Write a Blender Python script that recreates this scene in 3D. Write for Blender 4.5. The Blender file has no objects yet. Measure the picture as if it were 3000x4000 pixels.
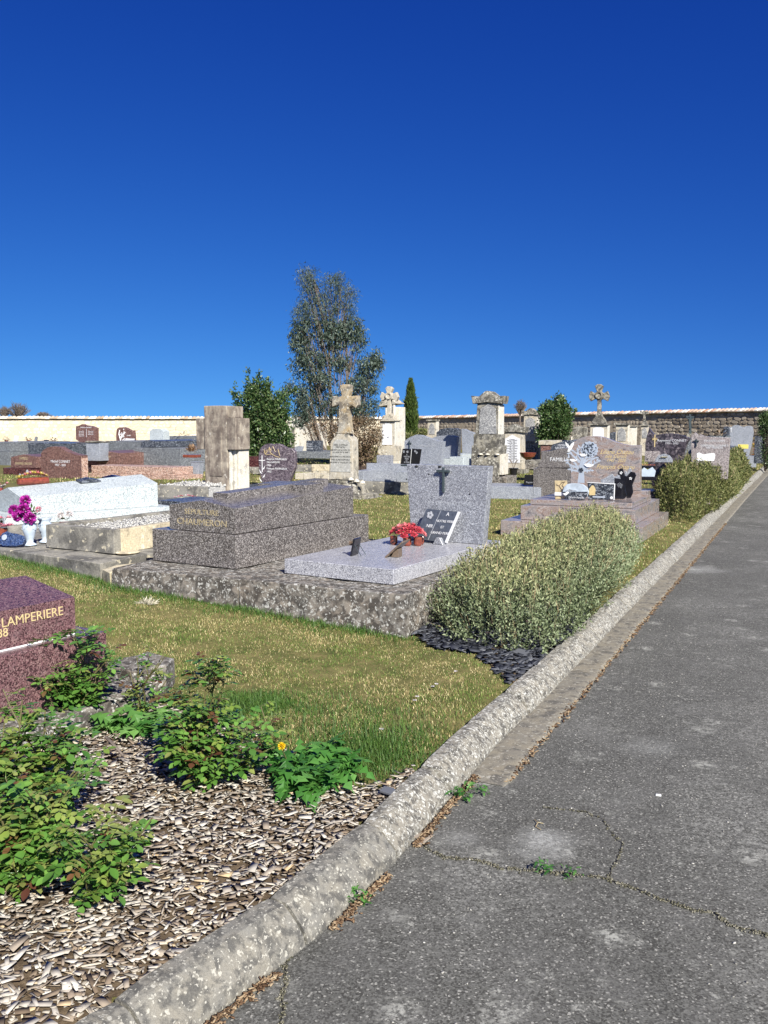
import bpy, bmesh, math, random
import numpy as np
from mathutils import Vector, Matrix, noise
random.seed(7); RNG = np.random.default_rng(7)
S = bpy.context.scene; COL = S.collection
R = math.radians
# ------------------------------------------------------------------ camera
H = 1.55; F = 3450.0; PITCH = math.atan(340/3450)
cam = bpy.data.cameras.new('camera'); camo = bpy.data.objects.new('camera', cam); COL.objects.link(camo)
camo.location = (0, 0, H); camo.rotation_euler = (math.pi/2-PITCH, 0, 0)
cam.sensor_fit = 'HORIZONTAL'; cam.sensor_width = 36; cam.lens = 36*F/3000; cam.clip_end = 2000; cam.clip_start = .05
S.camera = camo
S.render.resolution_x = 768; S.render.resolution_y = 1024
# ------------------------------------------------------------------ light
SUN_AZ, SUN_EL = 157, 36          # azimuth clockwise from the view axis (+Y)
w = bpy.data.worlds.new('World'); S.world = w; w.use_nodes = True
nt = w.node_tree; nt.nodes.clear()
sky = nt.nodes.new('ShaderNodeTexSky'); sky.sky_type = 'NISHITA'; sky.sun_disc = False
sky.sun_elevation = R(SUN_EL); sky.sun_rotation = R(SUN_AZ); sky.altitude = 2500; sky.air_density = 1.0; sky.dust_density = .1; sky.ozone_density = 4.0
hs = nt.nodes.new('ShaderNodeHueSaturation'); hs.inputs['Saturation'].default_value = 1.2; hs.inputs['Value'].default_value = 1.0
bg = nt.nodes.new('ShaderNodeBackground'); bg.inputs[1].default_value = .073
ou = nt.nodes.new('ShaderNodeOutputWorld')
tcw = nt.nodes.new('ShaderNodeTexCoord'); mpw = nt.nodes.new('ShaderNodeVectorMath'); mpw.operation = 'MULTIPLY_ADD'
mpw.inputs[1].default_value = (1, 1, .9); mpw.inputs[2].default_value = (0, 0, .24); nrw = nt.nodes.new('ShaderNodeVectorMath'); nrw.operation = 'NORMALIZE'
nt.links.new(tcw.outputs['Generated'], mpw.inputs[0]); nt.links.new(mpw.outputs[0], nrw.inputs[0]); nt.links.new(nrw.outputs[0], sky.inputs['Vector'])
sps = nt.nodes.new('ShaderNodeSeparateColor'); cbs = nt.nodes.new('ShaderNodeCombineColor'); nt.links.new(hs.outputs[0], sps.inputs[0])
nt.links.new(sky.outputs[0], hs.inputs['Color'])
for i_, (k_, g_, c_) in enumerate(((1.33, 2.3, 1.3), (.483, 2.0, 3.1), (.93, 1.14, 5.8))):     # film response of the deep blue sky
    m1 = nt.nodes.new('ShaderNodeMath'); m1.operation = 'MINIMUM'; m1.inputs[1].default_value = c_; m2 = nt.nodes.new('ShaderNodeMath'); m2.operation = 'POWER'; m2.inputs[1].default_value = g_
    m3 = nt.nodes.new('ShaderNodeMath'); m3.operation = 'MULTIPLY'; m3.inputs[1].default_value = k_
    nt.links.new(sps.outputs[i_], m1.inputs[0]); nt.links.new(m1.outputs[0], m2.inputs[0]); nt.links.new(m2.outputs[0], m3.inputs[0]); nt.links.new(m3.outputs[0], cbs.inputs[i_])
nt.links.new(cbs.outputs[0], bg.inputs[0]); nt.links.new(bg.outputs[0], ou.inputs[0])
sl = bpy.data.lights.new('sun', 'SUN'); sl.energy = 5.0; sl.angle = R(.55); sl.color = (1, .965, .87)
so = bpy.data.objects.new('sun', sl); COL.objects.link(so)
sd = Vector((math.sin(R(SUN_AZ))*math.cos(R(SUN_EL)), math.cos(R(SUN_AZ))*math.cos(R(SUN_EL)), math.sin(R(SUN_EL))))
so.rotation_euler = sd.to_track_quat('Z', 'Y').to_euler(); so.location = (0, 0, 20)
S.view_settings.view_transform = 'Standard'; S.view_settings.look = 'None'; S.view_settings.exposure = .9; S.view_settings.gamma = 1
# ------------------------------------------------------------------ surveying: photo pixel -> point of the place
CO = Vector((0, 0, H))
def ray(x, y):
    a = (x-1500)/F; b = (2000-y)/F; c, s = math.cos(PITCH), math.sin(PITCH)
    return Vector((a, c+b*s, -s+b*c))
def P(x, y, z=0.0):
    d = ray(x, y); t = (z-H)/d.z; return Vector((d.x*t, d.y*t, z))
def Q(x, y, Y):
    d = ray(x, y); t = Y/d.y; return CO+d*t
class Frame:
    """front-left-bottom corner O, heading az (grave axis, clockwise from +Y); local x right, y back"""
    def __init__(s, O, az):
        s.O = Vector(O); s.az = az; a = R(az)
        s.X = Vector((math.cos(a), -math.sin(a), 0)); s.Y = Vector((math.sin(a), math.cos(a), 0))
    def uv(s, px, py, y=0.0):
        o = s.O+s.Y*y; d = ray(px, py); t = (o-CO).dot(s.Y)/d.dot(s.Y); q = CO+d*t-s.O
        return (q.dot(s.X), q.z)
    def side(s, px, py, x):
        o = s.O+s.X*x; d = ray(px, py); t = (o-CO).dot(s.X)/d.dot(s.X); q = CO+d*t-s.O
        return (q.dot(s.Y), q.z)
def FR(px, D, az, z=0.0):
    q = Q(px, 1660, D); return Frame((q.x, q.y, z), az)
# ------------------------------------------------------------------ object helpers
def thing(name, label, cat, loc=(0, 0, 0), az=0, group=None):
    o = bpy.data.objects.new(name, None); COL.objects.link(o); o.empty_display_size = .1
    o.location = loc; o.rotation_euler = (0, 0, -R(az)); o['label'] = label; o['category'] = cat
    if group: o['group'] = group
    return o
def tag(o, label, cat, group=None):
    o['label'] = label; o['category'] = cat
    if group: o['group'] = group
    return o
def link(name, me, m, parent=None, kind=None, loc=None, rot=None, scale=None):
    o = bpy.data.objects.new(name, me); COL.objects.link(o)
    if m and not me.materials: me.materials.append(m)
    if parent: o.parent = parent
    if kind: o['kind'] = kind
    if loc is not None: o.location = loc
    if rot is not None: o.rotation_euler = rot
    if scale is not None: o.scale = (scale,)*3 if isinstance(scale, (int, float)) else scale
    return o
class B:
    def __init__(s): s.bm = bmesh.new()
    def box(s, x0, x1, y0, y1, z0, z1, bev=.004):
        vs = [s.bm.verts.new(c) for c in ((x0,y0,z0),(x1,y0,z0),(x1,y1,z0),(x0,y1,z0),(x0,y0,z1),(x1,y0,z1),(x1,y1,z1),(x0,y1,z1))]
        fs = [s.bm.faces.new([vs[i] for i in f]) for f in ((0,3,2,1),(4,5,6,7),(0,1,5,4),(1,2,6,5),(2,3,7,6),(3,0,4,7))]
        if bev:
            es = list({e for f in fs for e in f.edges})
            bmesh.ops.bevel(s.bm, geom=es, offset=bev, segments=1, affect='EDGES', clamp_overlap=True)
        return s
    def prism(s, pts, y0, y1, bev=.003, axis='y'):
        def mk(p, t): return (p[0], t, p[1]) if axis == 'y' else ((t, p[0], p[1]) if axis == 'x' else (p[0], p[1], t))
        a = [s.bm.verts.new(mk(p, y0)) for p in pts]; b = [s.bm.verts.new(mk(p, y1)) for p in pts]; n = len(pts)
        fs = [s.bm.faces.new(a), s.bm.faces.new(b[::-1])]
        for i in range(n): fs.append(s.bm.faces.new((a[i], b[i], b[(i+1) % n], a[(i+1) % n])))
        bmesh.ops.recalc_face_normals(s.bm, faces=fs)
        if bev:
            es = list({e for f in fs[:2] for e in f.edges})
            bmesh.ops.bevel(s.bm, geom=es, offset=bev, segments=1, affect='EDGES', clamp_overlap=True)
        return s
    def hull8(s, bot, top, z0, z1):
        a = [s.bm.verts.new((p[0], p[1], z0)) for p in bot]; b = [s.bm.verts.new((p[0], p[1], z1)) for p in top]; n = len(a)
        fs = [s.bm.faces.new(a), s.bm.faces.new(b)]
        for i in range(n): fs.append(s.bm.faces.new((a[i], a[(i+1) % n], b[(i+1) % n], b[i])))
        bmesh.ops.recalc_face_normals(s.bm, faces=fs); return s
    def frust(s, x0, x1, y0, y1, z0, z1, inset):
        i = inset
        return s.hull8([(x0,y0),(x1,y0),(x1,y1),(x0,y1)], [(x0+i,y0+i),(x1-i,y0+i),(x1-i,y1-i),(x0+i,y1-i)], z0, z1)
    def tube(s, pts, r, seg=6):
        pts = [Vector(p) for p in pts]; n = len(pts); rr = r if isinstance(r, (list, tuple)) else [r]*n; rings = []
        for i, p in enumerate(pts):
            d = (pts[min(i+1, n-1)]-pts[max(i-1, 0)]).normalized()
            a = d.orthogonal().normalized() if i == 0 else (rings_a-d*rings_a.dot(d)).normalized()
            rings_a = a; b = d.cross(a)
            rings.append([s.bm.verts.new(p+(a*math.cos(2*math.pi*k/seg)+b*math.sin(2*math.pi*k/seg))*rr[i]) for k in range(seg)])
        for i in range(n-1):
            for k in range(seg): s.bm.faces.new((rings[i][k], rings[i][(k+1) % seg], rings[i+1][(k+1) % seg], rings[i+1][k]))
        s.bm.faces.new(rings[0][::-1]); s.bm.faces.new(rings[-1]); return s
    def lathe(s, prof, c=(0, 0, 0), seg=20, wob=0):
        rings = []
        for r, z in prof:
            rings.append([s.bm.verts.new((c[0]+r*(1+wob*math.sin(5*2*math.pi*k/seg))*math.cos(2*math.pi*k/seg), c[1]+r*(1+wob*math.sin(5*2*math.pi*k/seg))*math.sin(2*math.pi*k/seg), c[2]+z)) for k in range(seg)])
        for i in range(len(prof)-1):
            for k in range(seg): s.bm.faces.new((rings[i][k], rings[i][(k+1) % seg], rings[i+1][(k+1) % seg], rings[i+1][k]))
        s.bm.faces.new(rings[0][::-1]); s.bm.faces.new(rings[-1]); return s
    def rough(s, cut=.1, amp=.006, sc=4.0, seed=0):
        for it in range(6):
            es = [e for e in s.bm.edges if e.calc_length() > cut*1.6]
            if not es: break
            bmesh.ops.subdivide_edges(s.bm, edges=es, cuts=1, use_grid_fill=True)
        bmesh.ops.triangulate(s.bm, faces=[f for f in s.bm.faces if len(f.verts) > 4])
        s.bm.normal_update()
        for v in s.bm.verts:
            q = v.co*sc+Vector((seed, seed*2, 0)); v.co += v.normal*(noise.noise(q)+.5*noise.noise(q*3.1))*amp
        return s
    def obj(s, name, m, parent=None, kind=None, smooth=False, loc=None, rot=None, scale=None, w=None):
        me = bpy.data.meshes.new(name)
        if w is not None: s.bm.transform(w)
        s.bm.normal_update(); s.bm.to_mesh(me); s.bm.free()
        if smooth: me.shade_smooth()
        return link(name, me, m, parent, kind, loc, rot, scale)
def npmesh(name, V, Fc, m, parent=None, kind=None, smooth=False):
    V = np.asarray(V, dtype=np.float32).reshape(-1, 3); Fc = np.asarray(Fc, dtype=np.int32); k = Fc.shape[1]; n = len(Fc)
    me = bpy.data.meshes.new(name); me.vertices.add(len(V)); me.vertices.foreach_set('co', V.ravel())
    me.loops.add(n*k); me.loops.foreach_set('vertex_index', Fc.ravel()); me.polygons.add(n)
    me.polygons.foreach_set('loop_start', np.arange(0, n*k, k, dtype=np.int32))
    me.update(calc_edges=True)
    if smooth: me.shade_smooth()
    return link(name, me, m, parent, kind)
# ------------------------------------------------------------------ materials
MATS = {}
class M:
    def __init__(s, name):
        s.m = bpy.data.materials.new(name); s.m.use_nodes = True; s.nt = s.m.node_tree; s.N = s.nt.nodes; s.L = s.nt.links
        s.b = s.N['Principled BSDF']; s.tc = s.N.new('ShaderNodeTexCoord'); s.co = s.tc.outputs['Object']; MATS[name] = s.m
    def geo(s): s.co = s.N.new('ShaderNodeNewGeometry').outputs['Position']; return s
    def node(s, t, **k):
        n = s.N.new(t)
        for a, v in k.items(): setattr(n, a, v)
        return n
    def noise(s, sc, det=4, rough=.55, dist=0, co=None):
        n = s.N.new('ShaderNodeTexNoise'); n.inputs['Scale'].default_value = sc; n.inputs['Detail'].default_value = det
        n.inputs['Roughness'].default_value = rough; n.inputs['Distortion'].default_value = dist; s.L.new(co or s.co, n.inputs['Vector']); return n.outputs['Fac']
    def vor(s, sc, out='Color', feat='F1', rnd=1):
        n = s.N.new('ShaderNodeTexVoronoi'); n.feature = feat; n.inputs['Scale'].default_value = sc; n.inputs['Randomness'].default_value = rnd
        s.L.new(s.co, n.inputs['Vector']); o = n.outputs[out]
        if out == 'Color':
            sp = s.N.new('ShaderNodeSeparateColor'); s.L.new(o, sp.inputs[0]); return sp.outputs[0]
        return o
    def ramp(s, fac, stops, const=False):
        n = s.N.new('ShaderNodeValToRGB'); cr = n.color_ramp; cr.interpolation = 'CONSTANT' if const else 'LINEAR'
        while len(cr.elements) < len(stops): cr.elements.new(.5)
        for e, (p, c) in zip(cr.elements, stops):
            e.position = p; e.color = (c, c, c, 1) if isinstance(c, (int, float)) else (*c, 1)
        s.L.new(fac, n.inputs[0]); return n.outputs[0]
    def mix(s, f, a, b, mode='MIX'):
        n = s.N.new('ShaderNodeMix'); n.data_type = 'RGBA'; n.blend_type = mode
        for sock, v in ((n.inputs['Factor'], f), (n.inputs['A'], a), (n.inputs['B'], b)):
            if isinstance(v, (int, float)): sock.default_value = v if sock.type == 'VALUE' else (v, v, v, 1)
            elif isinstance(v, tuple): sock.default_value = (*v, 1)
            else: s.L.new(v, sock)
        return n.outputs['Result']
    def math(s, op, a, b=0.0):
        n = s.N.new('ShaderNodeMath'); n.operation = op
        for i, v in enumerate((a, b)):
            if isinstance(v, (int, float)): n.inputs[i].default_value = v
            else: s.L.new(v, n.inputs[i])
        return n.outputs[0]
    def zc(s, which='Z'):
        sp = s.N.new('ShaderNodeSeparateXYZ'); s.L.new(s.co, sp.inputs[0]); return sp.outputs[which]
    def nz(s):
        g = s.N.new('ShaderNodeNewGeometry'); sp = s.N.new('ShaderNodeSeparateXYZ'); s.L.new(g.outputs['Normal'], sp.inputs[0]); return sp.outputs['Z']
    def rnd(s): return s.N.new('ShaderNodeNewGeometry').outputs['Random Per Island']
    def ornd(s): return s.N.new('ShaderNodeObjectInfo').outputs['Random']
    def bump(s, h, st=.3, d=.01):
        n = s.N.new('ShaderNodeBump'); n.inputs['Strength'].default_value = st; n.inputs['Distance'].default_value = d
        s.L.new(h, n.inputs['Height']); s.L.new(n.outputs[0], s.b.inputs['Normal'])
    def fin(s, col, rough=.7, spec=.5):
        if isinstance(col, tuple): s.b.inputs['Base Color'].default_value = (*col, 1)
        else: s.L.new(col, s.b.inputs['Base Color'])
        if isinstance(rough, (int, float)): s.b.inputs['Roughness'].default_value = rough
        else: s.L.new(rough, s.b.inputs['Roughness'])
        s.b.inputs['Specular IOR Level'].default_value = spec; return s.m
def granite(name, dark, mid, light, sc=110, rough=.25, pl=.16, pd=.35, big=.5):
    m = M(name); v = m.vor(sc); c = m.ramp(v, [(0, dark), (pd, mid), (1-pl-.2, tuple(x*1.35 for x in mid)), (1-pl, light)], True)
    v2 = m.vor(sc*.42); c = m.mix(m.ramp(v2, [(0, 0), (.9, 0), (.93, big)], True), c, light)
    n = m.noise(3, 4); c = m.mix(.35, c, m.ramp(n, [(.3, .55), (.7, 1.0)]), 'MULTIPLY')
    # weathered rims and runs of dust
    c = m.mix(m.ramp(m.noise(14, 6, .7), [(.55, 0), (.8, .35)]), c, tuple((a+.25)/2 for a in mid))
    m.bump(v, .12, .002); return m.fin(c, m.ramp(m.noise(22, 4), [(.35, rough), (.75, min(1, rough+.25))]))
def lichen(name, base, dark, pale, sc=5, amt=.5, drk=.5, rough=.92, warm=(.42, .36, .24)):
    """weathered limestone or concrete: grey with black algae and crusts of pale lichen"""
    m = M(name); n1 = m.noise(sc*.6, 8, .65); n2 = m.noise(sc*3, 8, .7, .6); n3 = m.noise(sc*1.3, 7, .65, .4)
    c = m.mix(m.ramp(n1, [(.35, 0), (.65, 1)]), base, warm)
    c = m.mix(m.ramp(n3, [(.62-.3*drk, 0), (.7-.22*drk, .85)]), c, dark)
    pm_ = m.math('MULTIPLY', m.ramp(n2, [(.74-.3*amt, 0), (.79-.3*amt, 1)]), m.ramp(m.noise(sc*.37, 4, .6), [(.36, .12), (.6, 1)])); c = m.mix(pm_, c, pale)
    # round crusts of lichen, crisp edged, some cells only
    nn = m.node('ShaderNodeTexNoise'); nn.inputs['Scale'].default_value = sc*4; nn.inputs['Detail'].default_value = 4; m.L.new(m.co, nn.inputs['Vector'])
    vm = m.node('ShaderNodeVectorMath', operation='SCALE'); vm.inputs['Scale'].default_value = .45/sc; m.L.new(nn.outputs['Color'], vm.inputs[0])
    va = m.node('ShaderNodeVectorMath', operation='ADD'); m.L.new(m.co, va.inputs[0]); m.L.new(vm.outputs[0], va.inputs[1])
    for k_, s_, th in ((1, 1.7, .2), (2, 4.2, .26)):
        vo = m.node('ShaderNodeTexVoronoi'); vo.inputs['Scale'].default_value = sc*s_; m.L.new(va.outputs[0], vo.inputs['Vector']); sp = m.node('ShaderNodeSeparateColor'); m.L.new(vo.outputs['Color'], sp.inputs[0])
        f = m.math('MULTIPLY', m.ramp(vo.outputs['Distance'], [(th, 1), (th+.05, 0)]), m.ramp(sp.outputs[1], [(1-amt*1.05, 0), (1-amt, .85)])); c = m.mix(f, c, pale)
    v = m.ramp(m.vor(sc*28), [(0, .72), (1, 1.12)]); c = m.mix(.8, c, v, 'MULTIPLY')
    h = m.mix(.4, m.noise(sc*14, 6, .7), n2); m.bump(h, .5, min(.012, .09/sc)); return m.fin(c, rough, .2)
def plain(name, c, rough=.5, spec=.5, var=.25, sc=30, metal=0):
    m = M(name); n = m.noise(sc, 5); cc = m.mix(m.ramp(n, [(.35, 0), (.7, 1)]), tuple(x*(1-var) for x in c), tuple(min(1, x*(1+var)) for x in c))
    m.b.inputs['Metallic'].default_value = metal; m.bump(n, .1, .002); return m.fin(cc, rough, spec)
def foliage(name, cols, rough=.5, trans=.3, spec=.35, obj=False):
    m = M(name); r = m.rnd()
    if obj: r = m.math('FRACT', m.math('ADD', m.math('MULTIPLY', r, .45), m.ornd()))
    c = m.ramp(r, [(i/(len(cols)-1) if len(cols) > 1 else 0, k) for i, k in enumerate(cols)])
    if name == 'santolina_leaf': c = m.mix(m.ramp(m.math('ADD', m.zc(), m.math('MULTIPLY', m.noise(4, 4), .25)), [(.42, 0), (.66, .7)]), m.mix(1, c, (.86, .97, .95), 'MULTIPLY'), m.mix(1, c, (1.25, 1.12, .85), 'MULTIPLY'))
    m.fin(c, rough, spec)
    if trans:
        t = m.node('ShaderNodeBsdfTranslucent'); m.L.new(m.mix(1, c, (1.25, 1.3, .6), 'MULTIPLY'), t.inputs[0])
        x = m.node('ShaderNodeMixShader'); x.inputs[0].default_value = trans; m.L.new(m.b.outputs[0], x.inputs[1]); m.L.new(t.outputs[0], x.inputs[2])
        m.L.new(x.outputs[0], m.N['Material Output'].inputs['Surface'])
    return m.m
GR_GREY = granite('granite_grey', (.13,.132,.15), (.225,.232,.26), (.5,.51,.54), 170, .3, .12, .3, .35)
GR_SLAB = granite('granite_slab', (.13,.13,.15), (.3,.3,.33), (.56,.56,.58), 190, .22, .2, .2, .3)
GR_DARK = granite('granite_dark', (.05,.045,.043), (.135,.12,.115), (.4,.37,.35), 165, .16, .15, .38, .3)
GR_BLUE = granite('granite_dark_blue', (.02,.023,.03), (.055,.062,.078), (.25,.27,.3), 70, .22, .14, .4)
GR_PINK = granite('granite_pink_brown', (.05,.024,.028), (.145,.075,.08), (.26,.16,.155), 170, .17, .14, .35, .2)
GR_ROSE = granite('granite_rose_speckled', (.12,.06,.045), (.4,.25,.19), (.62,.48,.4), 75, .4, .25, .3, .3)
GR_BROWN = granite('granite_brown', (.07,.035,.03), (.16,.085,.07), (.3,.19,.16), 60, .28, .12, .35, .2)
GR_WHITE = granite('granite_white', (.25,.28,.29), (.39,.43,.44), (.55,.58,.58), 120, .4, .3, .25, .4)
GR_PALE = granite('granite_pale_grey', (.17,.18,.21), (.25,.265,.3), (.4,.42,.45), 110, .35, .14, .3, .15)
GR_FAR = granite('granite_far_grey', (.09,.095,.105), (.15,.16,.17), (.28,.29,.3), 60, .4, .12, .35, .2)
GR_ROSEGREY = granite('granite_rose_grey', (.16,.14,.14), (.26,.22,.215), (.42,.38,.36), 90, .3, .2, .35)
ST_KERB = lichen('kerb_concrete', (.2,.19,.165), (.07,.066,.06), (.56,.55,.5), 19, .66, .5, warm=(.27,.245,.2))
ST_KERBN = lichen('kerb_concrete_near', (.2,.192,.172), (.085,.082,.076), (.44,.42,.36), 19, .5, .52, warm=(.245,.225,.185))
ST_BASE = lichen('terrace_concrete', (.19,.18,.165), (.045,.04,.036), (.5,.49,.46), 10, .6, .68, warm=(.26,.22,.18))
ST_SMOOTH = lichen('old_render', (.24,.23,.21), (.1,.096,.09), (.5,.45,.34), 3.2, .32, .5, warm=(.28,.26,.22))
ST_PATCH = lichen('cream_render', (.5,.44,.32), (.2,.17,.13), (.62,.58,.47), 3, .4, .3, warm=(.55,.47,.33))
ST_LIME = lichen('limestone_clean', (.42,.39,.34), (.17,.16,.14), (.6,.57,.5), 5, .38, .3, warm=(.46,.4,.3))
ST_OLD = lichen('limestone_blackened', (.26,.245,.22), (.055,.052,.048), (.5,.48,.42), 5, .38, .68, warm=(.32,.29,.22))
ST_CROSS = lichen('limestone_stained', (.3,.26,.21), (.15,.12,.1), (.44,.41,.35), 3.2, .3, .5, warm=(.34,.3,.22))
ST_LIMEW = lichen('limestone_white', (.6,.58,.53), (.35,.33,.29), (.75,.73,.68), 5, .4, .25, warm=(.6,.54,.43))
def cross_mat():
    m = M('stained_concrete_cross'); mp = m.node('ShaderNodeMapping'); mp.inputs['Scale'].default_value = (1, 1, .4); m.L.new(m.co, mp.inputs[0])
    s1 = m.noise(11, 8, .65, 0, mp.outputs[0]); s2 = m.noise(4, 7, .65); s3 = m.noise(9, 8, .7, .5)
    c = m.mix(m.ramp(s1, [(.36, 0), (.66, 1)]), (.17,.135,.115), (.4,.35,.28))
    c = m.mix(m.ramp(s2, [(.44, 0), (.6, .8)]), c, (.1,.08,.07))
    c = m.mix(m.ramp(s3, [(.6, 0), (.66, .9)]), c, (.5,.46,.4))
    m.bump(m.noise(60, 6, .7), .4, .008); return m.fin(c, .92, .2)
ST_STAIN = cross_mat()
def marble():
    m = M('veined_rose_granite'); mp = m.node('ShaderNodeMapping'); mp.inputs['Rotation'].default_value = (.3, .6, .5); mp.inputs['Scale'].default_value = (1, 1, 2.6); m.L.new(m.co, mp.inputs[0])
    n = m.noise(3.2, 8, .62, 1.6, mp.outputs[0]); c = m.ramp(n, [(.3, (.05,.05,.065)), (.4, (.19,.175,.18)), (.5, (.26,.22,.21)), (.58, (.2,.135,.11)), (.7, (.4,.38,.38))])
    n2 = m.noise(5, 7, .6, 2.2); c = m.mix(m.ramp(n2, [(.60, 0), (.66, .9)]), c, (.03,.03,.045))
    c = m.mix(m.ramp(m.vor(160), [(0, 0), (.8, 0), (.85, .35)], True), c, (.6,.56,.53)); return m.fin(c, .2)
GR_VEIN = marble()
def asphalt():
    m = M('asphalt').geo(); v = m.vor(170); c = m.ramp(v, [(0, (.056,.054,.048)), (.3, (.098,.096,.086)), (.7, (.138,.135,.122)), (.95, (.3,.29,.26))], True)
    c = m.mix(.5, c, m.ramp(m.noise(1.1, 5), [(.3, .75), (.7, 1.25)]), 'MULTIPLY')
    c = m.mix(m.ramp(m.noise(6, 7, .6), [(.45, 0), (.75, .35)]), c, (.16,.155,.145))
    d = m.math('MULTIPLY', m.ramp(m.vor(3.2, 'Distance'), [(.06, 1), (.26, 0)]), m.ramp(m.noise(34, 6, .75), [(.46, 0), (.56, 1)]))
    d2 = m.math('MULTIPLY', m.ramp(m.vor(11, 'Distance'), [(.1, 1), (.3, 0)]), m.ramp(m.noise(60, 5, .75), [(.48, 0), (.56, .9)])); d2 = m.math('MULTIPLY', d2, m.ramp(m.noise(2.3, 3), [(.42, 0), (.55, 1)])); d = m.math('MAXIMUM', d, d2)
    c = m.mix(d, c, (.33,.325,.29))
    g = m.math('MULTIPLY', m.ramp(m.noise(.9, 3), [(.5, 0), (.62, 1)]), m.ramp(m.noise(55, 5, .8), [(.5, 0), (.6, .8)])); c = m.mix(g, c, (.28,.275,.25))
    for (px_, py_, rr_, am_) in ((2120,3290,.17,.62), (1330,3560,.09,.3), (2720,2225,.35,.5), (1780,3270,.1,.25), (2560,2920,.2,.25)):
        q_ = P(px_, py_, -.1); ds = m.node('ShaderNodeVectorMath', operation='DISTANCE'); ds.inputs[1].default_value = q_; m.L.new(m.co, ds.inputs[0])
        dd = m.math('ADD', ds.outputs['Value'], m.math('MULTIPLY', m.math('SUBTRACT', m.noise(7, 5), .5), rr_*1.4))
        mk = m.math('MULTIPLY', m.ramp(dd, [(0, am_), (rr_, 0)]), m.ramp(m.noise(75, 6, .8), [(.38, .1), (.56, 1)])); c = m.mix(mk, c, (.5,.5,.47))
    m.bump(m.mix(.5, v, m.noise(90, 5)), .75, .006); return m.fin(c, .9, .25)
ASPH = asphalt()
def soilmat(name, a, b, sc=9):
    m = M(name).geo(); c = m.mix(m.ramp(m.noise(sc, 8, .7), [(.35, 0), (.65, 1)]), a, b); m.bump(m.noise(60, 6, .7), .8, .01); return m.fin(c, .95, .1)
LAWNSOIL = soilmat('lawn_soil', (.07,.08,.025), (.2,.165,.07), 5)
SOIL = soilmat('dark_soil', (.06,.042,.028), (.16,.12,.08), 30)
GUTTER = lichen('gutter_cement', (.2,.185,.155), (.1,.093,.083), (.36,.34,.29), 12, .45, .45, warm=(.25,.22,.165))
GRAVEL = plain('white_gravel', (.42,.41,.39), .9, .2, .6, 90)
def chipmat():
    m = M('wood_chip').geo(); r = m.rnd(); c = m.ramp(r, [(0, (.12,.085,.055)), (.18, (.24,.185,.135)), (.4, (.34,.29,.235)), (.6, (.38,.35,.31)), (.74, (.47,.42,.35)), (.93, (.58,.54,.47)), (1, (.48,.35,.2))])
    mp = m.node('ShaderNodeMapping'); mp.inputs['Scale'].default_value = (1, 3.5, 1); m.L.new(m.co, mp.inputs[0])
    c = m.mix(.5, c, m.ramp(m.noise(130, 4, .6, 0, mp.outputs[0]), [(.3, .6), (.7, 1.15)]), 'MULTIPLY'); return m.fin(c, .9, .15)
CHIP = chipmat()
def slatemat():
    m = M('slate').geo(); c = m.ramp(m.rnd(), [(0, (.02,.022,.03)), (.7, (.06,.064,.08)), (1, (.13,.135,.15))]); return m.fin(c, .6, .4)
SLATE = slatemat()
def grassmat():
    m = M('grass_blade').geo(); r = m.rnd(); g = m.ramp(r, [(0, (.045,.09,.014)), (.5, (.1,.165,.03)), (1, (.18,.23,.055))])
    s = m.ramp(r, [(0, (.17,.13,.045)), (.4, (.42,.34,.15)), (1, (.62,.53,.3))])
    f = m.ramp(m.noise(1.5, 6, .7), [(.42, 0), (.57, 1)]); f = m.math('GREATER_THAN', m.math('ADD', m.math('MULTIPLY', f, .5), .1), m.math('FRACT', m.math('MULTIPLY', r, 17.3)))
    c = m.mix(f, g, s); br = m.math('MULTIPLY', m.ramp(m.noise(2.6, 5, .65), [(.56, 0), (.68, .8)]), .5); c = m.mix(br, c, (.2,.14,.05)); return m.fin(c, .65, .25)
GRASS = grassmat()
LAUREL = foliage('laurel_leaf', [(.016,.035,.012), (.04,.08,.025), (.08,.135,.045), (.17,.21,.09)], .35, .15)
EUCA = foliage('eucalyptus_leaf', [(.025,.042,.028), (.052,.078,.056), (.09,.12,.09), (.16,.2,.165)], .5, .2)
RUST = foliage('rusty_leaf', [(.05,.04,.02), (.12,.075,.045), (.17,.12,.07), (.28,.2,.14)], .6, .2)
CYPR = foliage('cypress_scale', [(.018,.035,.008), (.05,.085,.015), (.1,.14,.03)], .6, .1)
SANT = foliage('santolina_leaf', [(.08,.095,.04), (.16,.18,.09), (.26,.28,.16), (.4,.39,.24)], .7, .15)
SANTH = foliage('hedge_leaf', [(.05,.065,.018), (.1,.12,.035), (.17,.18,.06), (.27,.25,.11)], .7, .15)
STRAW = foliage('dry_stem', [(.16,.11,.06), (.3,.23,.13), (.42,.35,.21)], .8, 0)
ROSEL = foliage('rose_leaf_green', [(.045,.12,.022), (.09,.2,.035), (.14,.27,.055), (.065,.15,.03)], .24, .15, .6, True)
ROSEY = foliage('rose_leaf_young', [(.12,.2,.035), (.18,.25,.05), (.24,.28,.08), (.16,.17,.05)], .28, .2, .6, True)
ROSER = foliage('rose_leaf_red', [(.08,.03,.02), (.14,.06,.03), (.12,.09,.03)], .3, .2, .6, True)
DAND = foliage('dandelion_leaf', [(.03,.11,.018), (.06,.18,.03), (.1,.24,.05)], .5, .25, .4, True)
WEEDL = foliage('weed_leaf_light', [(.07,.18,.035), (.12,.26,.06), (.17,.32,.09)], .5, .3, .4, True)
STEM = plain('green_brown_stem', (.1,.09,.03), .7)
BARK = plain('grey_bark', (.16,.13,.11), .9, .2, .4, 20)
BRED = plain('dark_twig', (.07,.05,.045), .9, .2, .3, 20)
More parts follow.
